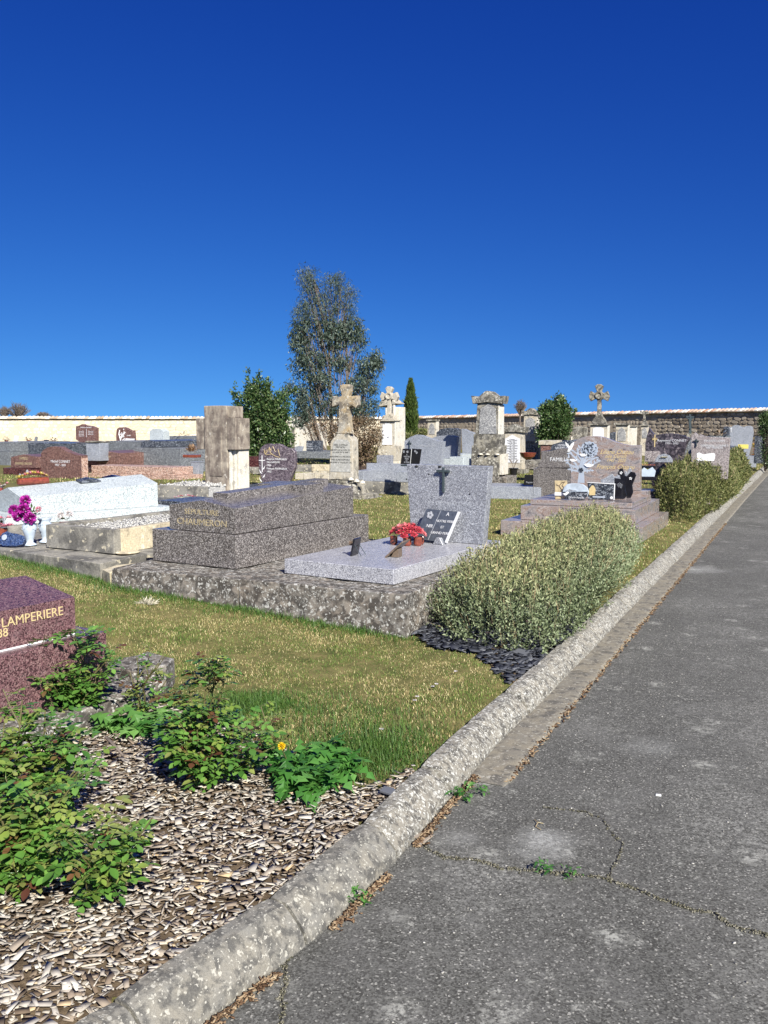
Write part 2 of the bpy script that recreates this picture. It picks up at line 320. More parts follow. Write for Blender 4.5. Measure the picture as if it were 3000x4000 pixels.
GOLD = plain('gold_lettering', (.55,.43,.22), .45, .5, .1); GOLD2 = plain('worn_gold_lettering', (.38,.31,.19), .6, .4, .3)
WHITE = plain('white_paint', (.72,.72,.72), .5, .4, .08); GREYL = plain('faint_grey_lettering', (.36,.37,.4), .7, .3, .2)
INK = plain('black_lettering', (.03,.03,.03), .7, .3, .1)
BLACK = plain('black_polished', (.012,.012,.016), .12, .6, .2, 8); IRON = plain('painted_iron', (.045,.06,.065), .4, .5, .3, 60)
BRONZE = plain('brown_bronze', (.14,.1,.07), .4, .5, .3, 40)
SILVER = plain('brushed_steel', (.5,.55,.62), .35, .5, .06, 12, .35)
CERB = plain('glazed_brown_ceramic', (.2,.05,.03), .15, .7, .35, 25)
VASE = plain('blue_white_ceramic', (.45,.52,.6), .25, .6, .12, 12)
def petal(name, c): return foliage(name, [tuple(x*.6 for x in c), c, tuple(min(1, x*1.35+.03) for x in c)], .45, .15, .4)
PMAG = petal('petal_magenta', (.38,.02,.3)); PPINK = petal('petal_pink', (.62,.25,.33)); PRED = petal('petal_red', (.42,.04,.06)); PSAL = petal('petal_salmon', (.6,.17,.18))
PYEL = petal('petal_yellow', (.6,.5,.12)); PWHI = petal('petal_white', (.66,.6,.62)); PDAN = petal('dandelion_yellow', (.75,.5,.01)); PORA = petal('petal_orange', (.6,.2,.06))
BLUEP = granite('blue_granite', (.01,.018,.05), (.03,.055,.14), (.1,.14,.25), 160, .25)
GLASSP = plain('photo_glass_plaque', (.42,.48,.55), .15, .6, .3, 9)
BEIGE = plain('sandstone_plaque', (.5,.4,.24), .5, .4, .3, 14)
PLAQ = plain('white_marble_plaque', (.62,.62,.64), .4, .5, .08, 9)
GREYP = lichen('grey_worn_panel', (.2,.2,.21), (.1,.1,.11), (.55,.54,.52), 9, .72, .3, warm=(.24,.24,.24))  # grey panel stone with dense pale speckle
WALLC = lichen('lime_rendered_wall', (.58,.5,.38), (.4,.33,.24), (.68,.62,.5), 1.4, .45, .25, warm=(.56,.47,.33))
WALLS = lichen('rubble_wall_mortar', (.3,.25,.19), (.16,.13,.1), (.45,.4,.31), 3, .4, .3, warm=(.33,.27,.2))
RUB = foliage('rubble_stone', [(.16,.13,.1), (.25,.21,.165), (.33,.28,.22), (.4,.35,.28)], .9, 0, .2, True)
TILE = foliage('roof_tile_weathered', [(.34,.2,.13), (.42,.3,.22), (.5,.44,.37), (.62,.58,.52)], .9, 0, .2, True)
TILES = lichen('tile_bed', (.2,.13,.09), (.1,.07,.05), (.3,.22,.16), 3, .3, .4)
# ------------------------------------------------------------------ text
def text(parent, s, loc, size, m, face='front', shear=0, ext=.0012, align='CENTER', name='lettering', rx=None, sx=1.0):
    c = bpy.data.curves.new(name, 'FONT'); c.body = s; c.size = size; c.extrude = ext; c.align_x = align; c.align_y = 'CENTER'; c.shear = shear; c.space_line = .95; c.resolution_u = 2
    t = bpy.data.objects.new('t', c); COL.objects.link(t); dg = bpy.context.evaluated_depsgraph_get()
    me = bpy.data.meshes.new_from_object(t.evaluated_get(dg)); bpy.data.objects.remove(t); bpy.data.curves.remove(c); me.name = name
    me.materials.clear()
    rot = {'front': (math.pi/2, 0, 0), 'side': (math.pi/2, 0, math.pi/2), 'left': (math.pi/2, 0, -math.pi/2)}[face]
    if rx is not None: rot = (rx, rot[1], rot[2])
    if parent is not None and parent.type == 'EMPTY':
        for ch in parent.children:
            if ch.name.split('.')[0] in ('marble_panel','inscription_panel','tomb_cover','tomb_lid','headstone','stone','plate','slab','pages','left_page','pedestal') and ch.type == 'MESH' and ch.matrix_basis == Matrix.Identity(4): parent = ch; break
    return link(name, me, m, parent, None, loc, rot, (sx, 1, 1))
# ------------------------------------------------------------------ ground, kerb, path
KP = [(-1.75,.61), (-1.2,1.49), (-.808,2.113), (-.36,2.76), (-.10,3.25), (.15,3.82), (.47,4.52), (.87,5.33), (4.59,13.12), (8.1,20.45), (14.9,34.5), (24, 53.3)]
KP = [Vector((x, y, 0)) for x, y in KP]
KS = [0]
for a, b in zip(KP, KP[1:]): KS.append(KS[-1]+(b-a).length)
def kerb_at(s):
    for i in range(len(KP)-1):
        if s <= KS[i+1] or i == len(KP)-2:
            f = (s-KS[i])/(KS[i+1]-KS[i]); d = (KP[i+1]-KP[i]).normalized()
            # smoothed heading
            f2 = max(0, min(1, f)); dp = (KP[i]-KP[i-1]).normalized() if i else d; dn = (KP[i+2]-KP[i+1]).normalized() if i < len(KP)-2 else d
            L = KS[i+1]-KS[i]; r = .3
            dd = d
            if f*L < r: dd = (d*(.5+f*L/r*.5)+dp*(.5-f*L/r*.5)).normalized()
            elif (1-f)*L < r: dd = (d*(.5+(1-f)*L/r*.5)+dn*(.5-(1-f)*L/r*.5)).normalized()
            return KP[i].lerp(KP[i+1], f), dd, Vector((dd.y, -dd.x, 0))
def hz(x, y, t):
    """lawn height: t = metres from the kerb"""
    h = max(0, min(.24, (-x+.1)*.062))*max(0, min(1, (y-5.0)/1.8))
    h += .012*noise.noise(Vector((x*1.3, y*1.3, 0)))
    h += -.035*max(0, 1-t/.35)
    return h
ss = list(np.arange(0, 9, .12))+list(np.arange(9, 20, .5))+list(np.arange(20, 60, 2.5)); tt = [0,.04,.1,.2,.32,.5]+list(np.arange(.65, 5, .15))+list(np.arange(5, 12, .6))+[14,18,25,35,50,70,100]
V = []; Fc = []
for s in ss:
    p, d, n = kerb_at(s)
    n = Vector((math.cos(R(26)), -math.sin(R(26)), 0))
    for t in tt:
        q = p-n*t; V.append((q.x, q.y, hz(q.x, q.y, t)))
nt_ = len(tt)
for i in range(len(ss)-1):
    for j in range(nt_-1): a = i*nt_+j; Fc.append((a, a+nt_, a+nt_+1, a+1))
npmesh('lawn_ground', V, Fc, LAWNSOIL, kind='structure', smooth=True)
B().prism([(-300,-60),(300,-60),(300,500),(-300,500)], -.4, -.14, 0, 'z').obj('ground', LAWNSOIL, kind='structure')
V = []; Fc = []
for i, s in enumerate(np.arange(0, 61, 1.0)):
    p, d, n = kerb_at(s); n = Vector((math.cos(R(26)), -math.sin(R(26)), 0)); a = p+n*.13; b = p+n*9
    V += [(a.x, a.y, -.1), (b.x, b.y, -.1)]
    if i: k = 2*i; Fc.append((k-2, k-1, k+1, k))
a = KP[0]-Vector((6, 9, 0)); V += [(a.x, a.y, -.1), (a.x+11, a.y-5.5, -.1)]; k = len(V)-2; Fc.append((k, k+1, 1, 0))
npmesh('asphalt_path', V, Fc, ASPH, kind='structure')
kerb = bpy.data.objects.new('kerb', None); COL.objects.link(kerb); kerb['kind'] = 'structure'
prof = [(0,-.13),(0,.018),(.005,.024),(.045,.025),(.068,.021),(.085,.008),(.115,-.022),(.145,-.056),(.155,-.092),(.157,-.13)]
s = 0.06
while s < 58:
    L = .62 if s < 12 else 1.0; n_ = max(4, int(L/.07)) if s < 16 else 3; bm = bmesh.new(); rows = []; gap = .0065; js = random.uniform(-.006, .006); jz = random.uniform(-.006, .005)
    for i in range(n_+1):
        q = s+gap+(L-2*gap)*i/n_; p, d, n = kerb_at(q); row = []
        for j, (x, z) in enumerate(prof):
            e = .009 if i in (0, n_) and 0 < j < 9 else 0
            w_ = noise.noise(Vector((q*9, x*40, z*30)))*.004
            v = p+n*(x+js+(w_ if j in (0,1,7,8) else 0)); row.append(bm.verts.new((v.x, v.y, z+jz-e+(w_ if 2 <= j <= 7 else 0))))
        rows.append(row)
    for i in range(n_):
        for j in range(len(prof)-1): bm.faces.new((rows[i][j], rows[i+1][j], rows[i+1][j+1], rows[i][j+1]))
    bm.faces.new(rows[0]); bm.faces.new(rows[-1][::-1]); bmesh.ops.recalc_face_normals(bm, faces=bm.faces)
    me = bpy.data.meshes.new('kerb_stone'); bm.to_mesh(me); bm.free(); link('kerb_stone', me, ST_KERBN if s < 2.9 else ST_KERB, kerb); s += L
# cement gutter beside the kerb, from its broken end onwards
V = []; Fc = []; gs = list(np.arange(3.98, 16, .07))+list(np.arange(16, 58, .8)); gx = [.150,.18,.22,.27,.31,.33,.338]; gz = [-.088,-.086,-.086,-.084,-.084,-.088,-.104]
for i, s in enumerate(gs):
    p, d, n = kerb_at(s)
    for j, x in enumerate(gx):
        ed = noise.noise(Vector((s*5, 3, 1)))*.018 if j >= 4 else 0
        q = p+n*(x+ed); V.append((q.x, q.y, gz[j]+.003*noise.noise(Vector((s*8, j, 0)))-(.012 if i == 0 else 0)))
    if i:
        for j in range(len(gx)-1): a = i*len(gx)+j; Fc.append((a-len(gx), a-len(gx)+1, a+1, a))
npmesh('gutter', V, Fc, GUTTER, kind='structure', smooth=True)
# planted bed and slate bed sheets
def inpoly(x, y, poly):
    r = np.zeros(np.shape(x), bool); n = len(poly)
    for i in range(n):
        x1, y1 = poly[i][:2]; x2, y2 = poly[(i+1) % n][:2]
        c = ((y1 > y) != (y2 > y)) & (x < (x2-x1)*(y-y1)/(y2-y1+1e-12)+x1); r ^= c
    return r
def kerbd(x, y):
    best = np.full(np.shape(x), 1e9); sg = np.zeros(np.shape(x))
    for a, b in zip(KP, KP[1:]):
        dx, dy = b.x-a.x, b.y-a.y; L2 = dx*dx+dy*dy; f = np.clip(((x-a.x)*dx+(y-a.y)*dy)/L2, 0, 1)
        px, py = a.x+dx*f, a.y+dy*f; d = np.hypot(x-px, y-py); s_ = dx*(y-a.y)-dy*(x-a.x); u = d < best
        best = np.where(u, d, best); sg = np.where(u, s_, sg)
    return np.where(sg > 0, best, -best)          # positive = garden side
bedpx = [(-700,2900), (0,2830), (330,2800), (620,2770), (960,2870), (1130,2960), (1330,3080), (1500,3060), (1600,3000), (1720,2980)]
BED = [P(x, y) for x, y in bedpx]+[Vector((.25,3.5,0)), Vector((-.1,2.9,0)), Vector((-1.6,.5,0)), Vector((-3.5,.5,0))]
slpx = [(1600,2470), (1700,2540), (1850,2560), (1960,2640), (2060,2690), (2200,2640), (2300,2500), (2300,2300), (2000,2330), (1750,2380)]
SLP = [P(x, y) for x, y in slpx]
def sheet(name, poly, m, dz, step=.05):
    xs = [p[0] for p in poly]; ys = [p[1] for p in poly]; X, Y = np.meshgrid(np.arange(min(xs), max(xs), step), np.arange(min(ys), max(ys), step), indexing='ij')
    ok = inpoly(X, Y, poly) & (kerbd(X, Y) > -.0); kd = kerbd(X, Y); idx = {}; V = []; Fc = []
    def vid(i, j):
        if (i, j) not in idx: idx[(i, j)] = len(V); V.append((X[i, j], Y[i, j], hz(X[i, j], Y[i, j], max(0, kd[i, j]))+dz))
        return idx[(i, j)]
    for i in range(X.shape[0]-1):
        for j in range(X.shape[1]-1):
            if ok[i, j] and kd[i+1, j] > 0: Fc.append((vid(i, j), vid(i+1, j), vid(i+1, j+1), vid(i, j+1)))
    return npmesh(name, V, Fc, m, kind='structure')
sheet('mulch_bed', BED, SOIL, .006); sheet('slate_bed', SLP, SOIL, .006)
def scatter(poly, n, margin=0.015):
    xs = [p[0] for p in poly]; ys = [p[1] for p in poly]; x = RNG.uniform(min(xs), max(xs), n*5); y = RNG.uniform(min(ys), max(ys), n*5)
    k = inpoly(x, y, poly) & (kerbd(x, y) > margin); x = x[k][:n]; y = y[k][:n]; kd = kerbd(x, y)
    z = np.array([hz(a, b, max(0, c)) for a, b, c in zip(x, y, kd)]); return x, y, z
BF = np.array([(0,3,2,1),(4,5,6,7),(0,1,5,4),(1,2,6,5),(2,3,7,6),(3,0,4,7)])
def plates(name, x, y, z, ln, wd, th, tilt, m, kind='stuff', taper=.25):
    n = len(x); a = RNG.uniform(0, 2*np.pi, n); t1 = RNG.normal(0, tilt, n); t2 = RNG.normal(0, tilt, n)
    c = np.array([(-1,-1,-1),(1,-1,-1),(1,1,-1),(-1,1,-1),(-1,-1,1),(1,-1,1),(1,1,1),(-1,1,1)], float)[None]*np.stack([ln, wd, th], 1)[:, None, :]/2
    j = 1+RNG.uniform(-taper, taper, (n, 4, 2)); c[:, :4, :2] *= j; c[:, 4:, :2] *= j
    c[:, :, 2] += c[:, :, 0]*t1[:, None]+c[:, :, 1]*t2[:, None]
    ca, sa = np.cos(a)[:, None], np.sin(a)[:, None]; X = c[:, :, 0]*ca-c[:, :, 1]*sa+x[:, None]; Y = c[:, :, 0]*sa+c[:, :, 1]*ca+y[:, None]; Z = c[:, :, 2]+z[:, None]
    V = np.stack([X, Y, Z], 2).reshape(-1, 3); Fc = (BF[None]+8*np.arange(n)[:, None, None]).reshape(-1, 4)
    return npmesh(name, V, Fc, m, kind=kind)
x, y, z = scatter(BED, 34000); n = len(x); k = RNG.uniform(0, 1, n)
plates('wood_chips', x, y, z+.008+RNG.uniform(0, .036, n), .012+.055*k**2.6, .004+.022*RNG.uniform(0, 1, n)**1.8, RNG.uniform(.0008, .0024, n), .13, CHIP, taper=.22)
x, y, z = scatter(SLP, 2600); n = len(x)
plates('slate_chippings', x, y, z+.01+RNG.uniform(0, .02, n), RNG.uniform(.02, .085, n), RNG.uniform(.015, .05, n), RNG.uniform(.002, .005, n), .2, SLATE, taper=.4)
# ------------------------------------------------------------------ terrace that carries the front graves
TZ = .32; ter = thing('grave_terrace', 'long raised concrete terrace, cracked and lichened, under the front row of graves', 'terrace', (.168, 6.332, 0), 0)
O_ = Vector((.168, 6.332, 0)); D26 = Vector((math.sin(R(26)), math.cos(R(26)), 0))
def tpoly(pts): return [((p-O_).x, (p-O_).y) for p in pts]
c0 = O_.copy(); c1 = P(931,2262,TZ); c2 = P(434,2217,TZ); c3 = P(392,2199,TZ); c4 = P(30,2148,TZ); c5 = P(-420,2068,TZ)
for q in (c1, c2, c3, c4, c5): q.z = 0
DEP = 2.7
def blk(a, b, da, db, name, m, seed, g=.004, z=TZ):
    e = (a-b).normalized()*g; pts = [b+e, a-e, a-e+D26*da, b+e+D26*db]
    B().prism(tpoly(pts), -.1, z, .006, 'z').rough(.11, .013, 5, seed).obj(name, m, ter)
blk(c0, c1, DEP, DEP, 'concrete_block', ST_BASE, 1); blk(c1, c2, DEP, DEP, 'concrete_block', ST_BASE, 5, .006, TZ-.002)
blk(c2+(c3-c2)*.15, c3+(c2-c3)*.1, DEP, DEP, 'broken_joint', ST_PATCH, 8, .0, TZ-.05)
blk(c3, c4, DEP+.2, DEP+.3, 'concrete_block', ST_SMOOTH, 12, .006, TZ-.004); blk(c4, c5, DEP, DEP, 'concrete_block', ST_SMOOTH, 17, .005, TZ-.01)
# ------------------------------------------------------------------ grave builders
def corner_frame(pr, pb, z0, W):
    """from pixel of the front-right bottom corner and back-right bottom corner on height z0"""
    a = P(*pr, z0); b = P(*pb, z0); d = b-a; az = math.degrees(math.atan2(d.x, d.y)); fr = Frame(a, az); fr.O = a-fr.X*W; return fr, d.length
def T(fr, name, label, cat, group=None): return thing(name, label, cat, fr.O, fr.az, group)
def gable(w, h0, h1, x0=0.0): return [(x0, 0), (x0+w, 0), (x0+w, h0), (x0+w/2, h1), (x0, h0)]
# 1 -- granite slab grave with leaning headstone
fr = Frame(P(1111,2241,TZ), 0); b_ = P(1537,2288,TZ); d_ = b_-fr.O; az = -math.degrees(math.atan2(d_.y, d_.x)); fr = Frame(fr.O, az); W = d_.length
t = T(fr, 'slab_grave', 'light grey granite slab grave with an iron-crossed headstone, on the terrace corner', 'grave')
L = 2.0; B().box(0, W, 0, L, .004, .125, .004).obj('slab', GR_SLAB, t)
hy = L-.36; hf = lambda px, py: (fr.uv(px, py, hy)[0], fr.uv(px, py, hy)[1])
hl, hr = hf(1604,2100)[0], hf(1886,2104)[0]; tl = hf(1585,1817); tr = hf(1910,1818); zt_ = (tl[1]+tr[1])/2
HS = B().prism([(hl+.005,.127),(hr,.127),(tr[0],zt_),(tl[0]+.01,zt_)], hy, hy+.1, .004).obj('headstone', GR_GREY, t)
cx, cz = hf(1737,1840); cw = .028
B().box(cx-.011, cx+.011, hy-.035, hy-.017, hf(1737,1922)[1], hf(1737,1825)[1], .002).box(hf(1711,1840)[0], hf(1762,1840)[0], hy-.037, hy-.015, cz-.011, cz+.011, .002).box(cx-.004, cx+.004, hy-.02, hy-.0, cz-.03, cz-.02, 0).box(cx-.004, cx+.004, hy-.02, hy-.0, cz-.2, cz-.19, 0).obj('iron_cross', IRON, t)
text(t, 'E. STEFAN  ENC 1963', (hf(1755,1941)[0], hy-.001, hf(1755,1941)[1]), .05, GREYL, ext=.001); text(t, 'NÉE DESMARTENNE', (hf(1750,1968)[0], hy-.001, hf(1750,1968)[1]), .055, GREYL, ext=.001)
for px, py in ((1627,1822), (1718,1823), (1676,1852), (1598,1932), (1834,1930), (1588,1872)):
    u, z_ = hf(px, py); B().lathe([(.001,0),(.012,.001),(.009,.006),(.002,.008)], (0, 0, 0), 7).obj('lichen_spot', INK, t, loc=(u, hy, z_), rot=(math.pi/2, 0, 0), scale=(1.6, 1, 1) if py < 1830 else .7)
# book plaque leaning on the headstone
pl = Frame(fr.O+fr.Y*(hy-.16), az+4); u0, z0 = pl.uv(1608,2085); u1, _ = pl.uv(1755,2100); v0 = pl.uv(1640,1987)[1]
bk = thing('book_plaque', 'grey open-book memorial plaque leaning on the headstone, reading A NOTRE PERE ET GRAND PERE', 'plaque', pl.O+pl.X*u0, pl.az)
zb = .16; sw = u1-u0-.07; hgt = v0-.125-zb+.13; sh = .10
B().prism([(0,zb),(sw,zb-.01),(sw+sh,zb+hgt-.01),(sh,zb+hgt)], 0, .022, .002).obj('slab', plain('polished_slate_grey', (.075,.085,.105), .2, .6, .25, 25), bk, rot=(R(-13), 0, 0))
B().prism([(sw*.46,zb),(sw*.46+.004,zb),(sw*.46+sh+.004,zb+hgt-.01),(sw*.46+sh,zb+hgt-.01)], -.002, .0, 0).obj('page_fold', GREYL, bk, rot=(R(-13), 0, 0))
B().prism([(sw,zb-.01),(sw+.016,zb-.01),(sw+sh+.016,zb+hgt-.008),(sw+sh,zb+hgt-.008)], -.002, .024, 0).obj('polished_edge', PLAQ, bk, rot=(R(-13), 0, 0))
for k, (s_, zz) in enumerate((('A', .86), ('NOTRE PERE', .63), ('ET', .44), ('GRAND PERE', .25))):
    z_ = zb+hgt*zz; tt_ = R(-13); text(bk, s_, (sw*.74+sh*zz, math.cos(tt_)*-.004-math.sin(tt_)*z_, z_*math.cos(tt_)), .034 if k else .05, PLAQ, rx=math.pi/2-R(13), shear=.15)
z_ = zb+hgt*.45; text(bk, 'NIR', (sw*.32+sh*.45, -.004+math.sin(R(13))*z_, z_*math.cos(R(13))), .045, PLAQ, rx=math.pi/2-R(13), shear=.3)
for k in range(5):
    a = k*1.256; z_ = zb+hgt*.8; B().lathe([(.001,0),(.016,.001),(.014,.004),(.001,.005)], (0,0,0), 8).obj('engraved_petal', GREYL, bk, loc=(sw*.2+sh*.8+.022*math.cos(a), -.002+math.sin(R(13))*(z_+.022*math.sin(a)), (z_+.022*math.sin(a))*math.cos(R(13))), rot=(math.pi/2-R(13), 0, 0))
B().prism([(sw-.11,.1265),(sw-.0,.1265),(sw-.035,zb+.03),(sw-.075,zb+.03)], .0, .09, .003).obj('foot', GR_GREY, bk)
B().box(.03, .07, .0, .09, .1265, zb+.01, .003).obj('foot', GR_GREY, bk)
# two small easel plaques
def easel(px, py, w_, h_, lean, azp, label, m, name='easel_plaque', leg=True):
    q = P(px, py, TZ+.127); e = thing(name, label, 'plaque', q, azp)
    B().box(-w_/2, w_/2, -.006, .012, .0, h_, .003).obj('plate', m, e, rot=(R(-lean), 0, 0))
    if leg: B().tube([(-w_*.3, h_*.62*math.sin(R(lean))+.01, h_*.6), (-w_*.35, .09, .003)], .003).obj('wire_leg', IRON, e); B().tube([(w_*.3, h_*.62*math.sin(R(lean))+.01, h_*.6), (w_*.35, .09, .003)], .003).obj('wire_leg', IRON, e)
    return e
e = easel(1382,2168,.14,.15,12,112,'small dark plaque on wire legs seen edge-on, left one on the granite slab', BLACK); B().lathe([(.001,0),(.02,.0),(.02,.02),(.001,.022)], (0,0,0), 10).obj('bronze_boss', BRONZE, e, loc=(0,-.02,.1), rot=(R(90),0,0))
q = P(1520,2172,TZ+.127); e = thing('tilted_plaque', 'flat bronze-brown plaque tilted up on a stone wedge in front of the red flowers', 'plaque', q, 112)
B().box(-.09, .09, -.0, .014, -.01, .2, .003).obj('plate', BRONZE, e, rot=(R(-48), 0, 0), loc=(0,0,.01)); B().prism([(.035,0),(.1,0),(.1,.07),(.075,.075)], -.05, .05, .002, 'x').obj('wedge', BRONZE, e)
# ------------------------------------------------------------------ flowers
def rosette(bm, c, r, layers=3, n=6, up=Vector((0,0,1)), cup=.7, wid=.62):
    """an open bloom of overlapping petals"""
    up = up.normalized(); a0 = up.orthogonal().normalized(); b0 = up.cross(a0)
    for l in range(layers):
        f = (l+1)/layers; rr = r*f; m_ = n+l
        for k in range(m_):
            t_ = 2*math.pi*(k+.5*(l % 2))/m_+random.uniform(-.15, .15); d = a0*math.cos(t_)+b0*math.sin(t_); s_ = up.cross(d)
            hh = r*cup*(1.15-f); w_ = rr*wid
            p0 = c+d*rr*.1; p1 = c+d*rr*.6+s_*w_*.5+up*hh*.55; p2 = c+d*rr+up*(hh+random.uniform(-.1, .15)*r); p3 = c+d*rr*.6-s_*w_*.5+up*hh*.55; p4 = c+d*rr*.62+up*hh*.35
            v = [bm.verts.new(p) for p in (p0, p1, p2, p3, p4)]
            bm.faces.new((v[0], v[1], v[4])); bm.faces.new((v[1], v[2], v[4])); bm.faces.new((v[2], v[3], v[4])); bm.faces.new((v[3], v[0], v[4]))
def pompon(bm, c, r, n=110, thin=.16):
    for k in range(n):
        d = Vector((random.gauss(0, 1), random.gauss(0, 1), random.gauss(.3, 1))).normalized(); s_ = d.orthogonal().normalized(); s_ = (s_*math.cos(k)+d.cross(s_)*math.sin(k)).normalized()
        p2 = c+d*r*random.uniform(.85, 1.05); v = [bm.verts.new(p) for p in (c+d*r*.2, c+d*r*.7+s_*r*thin, p2, c+d*r*.7-s_*r*thin)]; bm.faces.new(v)
def leaves(bm, c, r, n, ln, up=.3):
    for k in range(n):
        d = Vector((random.gauss(0, 1), random.gauss(0, 1), random.uniform(-.1, up*2))).normalized(); s_ = d.cross(Vector((0,0,1))).normalized(); b = c+d*r*random.uniform(.2, .8)
        v = [bm.verts.new(p) for p in (b, b+d*ln*.5+s_*ln*.22, b+d*ln, b+d*ln*.5-s_*ln*.22)]; bm.faces.new(v)
def bloom(parent, name, m, c, r, kind='rose', **k):
    b = B(); (rosette(b.bm, Vector(c), r, **k) if kind == 'rose' else pompon(b.bm, Vector(c), r, **k)); return b.obj(name, m, parent)
# red ceramic arrangement on the slab
q = P(1590,2128,TZ+.127); t = thing('flower_arrangement', 'red and pink ceramic flower arrangement with glossy brown pots on the granite slab', 'flowers', q, az, None)
for dx, dy, r in ((-.12,-.04,.035), (.03,-.05,.04), (.115,.0,.038), (-.04,.06,.035), (.1,.08,.03)):
    B().lathe([(r*.8,0),(r,.015),(r,.07),(r*.9,.078),(r*.5,.08)], (dx, dy, .001), 14).obj('glazed_pot', CERB, t, smooth=False)
for k in range(24):
    a = k*2.4; rr = .175*math.sqrt((k+.4)/24); c = (rr*math.cos(a)*1.02, rr*math.sin(a)*.7, .105+.085*(1-(rr/.17)**2)+random.uniform(-.01, .01)); up = Vector((c[0]*2.5, c[1]*2.5, .35))
    bloom(t, 'ceramic_rose', (PRED, PSAL, PSAL, PRED, PPINK)[k % 5], c, random.uniform(.04, .056), up=up)
b = B(); leaves(b.bm, Vector((0,0,.09)), .16, 40, .06, .2); b.obj('leaf_sprays', LAUREL, t, kind='stuff')
# 2 -- dark granite tomb with inscription
zt = .32
a = P(597,2190,TZ); b_ = P(922,2226,TZ); d_ = b_-a; az2 = -math.degrees(math.atan2(d_.y, d_.x)); fr = Frame(a, az2); W = d_.length
t = T(fr, 'granite_tomb', 'large speckled dark granite tomb lettered SEPULTURE CHAUMERON, in the middle of the terrace', 'tomb')
zp = fr.uv(922,2093)[1]-0; L = fr.side(1440,2018,W)[0]
jx = fr.side(985,2120,W)[0]
B().box(0, W, 0, jx-.002, .004, zp).obj('plinth_stone', GR_DARK, t); B().box(0, W, jx+.002, L, .004, zp-.001).obj('plinth_stone', GR_DARK, t)
ux0 = fr.uv(663,2053,.03)[0]; u = .045; f2 = Frame(fr.O+fr.Y*u, az2); ux0 = f2.uv(663,2053)[0]; ux1 = f2.uv(919,2074)[0]; h0 = f2.uv(918,1987)[1]; h1 = f2.uv(785,1955)[1]; L2 = f2.side(1380,2016,ux1)[0]
hb = h0+.08; hb1 = h1+.06
bm = B(); v = [bm.bm.verts.new(p) for p in ((ux0,u,zp+.006),(ux1,u,zp+.006),(ux1,u,h0),((ux0+ux1)/2,u,h1),(ux0,u,h0),(ux0,u+L2,zp+.006),(ux1,u+L2,zp+.006),(ux1,u+L2,hb),((ux0+ux1)/2,u+L2,hb1),(ux0,u+L2,hb))]
for f in ((0,1,2,3,4),(9,8,7,6,5),(1,6,7,2),(2,7,8,3),(3,8,9,4),(4,9,5,0),(0,5,6,1)): bm.bm.faces.new([v[i] for i in f])
bmesh.ops.recalc_face_normals(bm.bm, faces=bm.bm.faces); bm.obj('tomb_cover', GR_DARK, t)
xm = (ux0+ux1)/2; rl = (hb1-h1)/L2
bm = B(); z_ = lambda y_: h1+rl*(y_-u)-.03
bm.box(xm-.09, xm+.09, u+.25, u+L2-.02, 0, .075, .004).box(xm-.3, xm-.091, u+L2*.62, u+L2*.78, -.06, .074, .004).box(xm+.091, xm+.3, u+L2*.62, u+L2*.78, -.06, .074, .004)
bm.obj('raised_cross', GR_DARK, t, loc=(0, -u*0, h1-.035), rot=(math.atan(rl), 0, 0))
text(t, 'SÉPULTURE', (xm+.0, u-.001, zp+.006+(h0-zp)*.74), .066, GOLD2, sx=1.2); text(t, 'CHAUMERON', (xm+.0, u-.001, zp+.006+(h0-zp)*.34), .082, GOLD2, sx=1.15)
# 3 -- low concrete frame with gravel
a = P(181,2139,TZ); b_ = P(446,2166,TZ); d_ = b_-a; az3 = -math.degrees(math.atan2(d_.y, d_.x)); fr = Frame(a, az3); W = d_.length
t = T(fr, 'low_grave_surround', 'low weathered concrete box grave filled with gravel, left of the dark granite tomb', 'grave')
h = .235; L = 1.9
B().box(0, W, 0, .09, .003, h).rough(.1, .005, 6, 3).obj('front_panel', ST_SMOOTH, t); B().box(W-.09, W, .093, L*.2, .003, h-.003).rough(.1, .004, 6, 4).obj('side_panel', ST_PATCH, t); B().box(W-.09, W, L*.2+.004, L-.09, .003, h-.001).rough(.1, .004, 6, 7).obj('side_panel', ST_PATCH, t)
B().box(0, .09, .093, L-.09, .003, h-.002).rough(.1, .004, 6, 5).obj('side_panel', ST_SMOOTH, t); B().box(0, W, L-.087, L, .003, h-.004).rough(.1, .004, 6, 6).obj('back_panel', ST_SMOOTH, t)
n = 2600; x = RNG.uniform(.1, W-.1, n); y = RNG.uniform(.1, L-.1, n); g = plates('gravel', x, y, h-.06+RNG.uniform(0, .03, n), RNG.uniform(.012, .03, n), RNG.uniform(.01, .024, n), RNG.uniform(.008, .016, n), .4, GRAVEL); g.parent = t
B().box(.092, W-.092, .093, L-.09, .003, h-.055, 0).obj('gravel_bed', GRAVEL, t)
B().lathe([(.1,0),(.12,.01),(.1,.022),(.01,.024)], (0, 0, 0), 14).rough(.05, .006, 9).obj('mortar_patch', ST_PATCH, t, loc=(W+.05, .12, .001))
# 4 -- white tomb
zs = .47; W = .9; fr, L = corner_frame((85,2012), (617,1976), zs, W)
t = T(fr, 'white_tomb', 'bleached white granite tomb with a sloping lid behind the vases, far left of the terrace', 'tomb')
h0 = fr.side(617,1887,W)[1]; hf0 = fr.side(85,1945,W)[1]
fr.O.z = zs; t.location = fr.O
bm = B(); v = [bm.bm.verts.new(p) for p in ((0,0,0),(W,0,0),(W,0,hf0),(W/2,0,hf0+.1),(0,0,hf0),(0,L,0),(W,L,0),(W,L,h0),(W/2,L,h0+.1),(0,L,h0))]
for f in ((0,1,2,3,4),(9,8,7,6,5),(1,6,7,2),(2,7,8,3),(3,8,9,4),(4,9,5,0),(0,5,6,1)): bm.bm.faces.new([v[i] for i in f])
bmesh.ops.recalc_face_normals(bm.bm, faces=bm.bm.faces); bm.obj('tomb_lid', GR_WHITE, t)
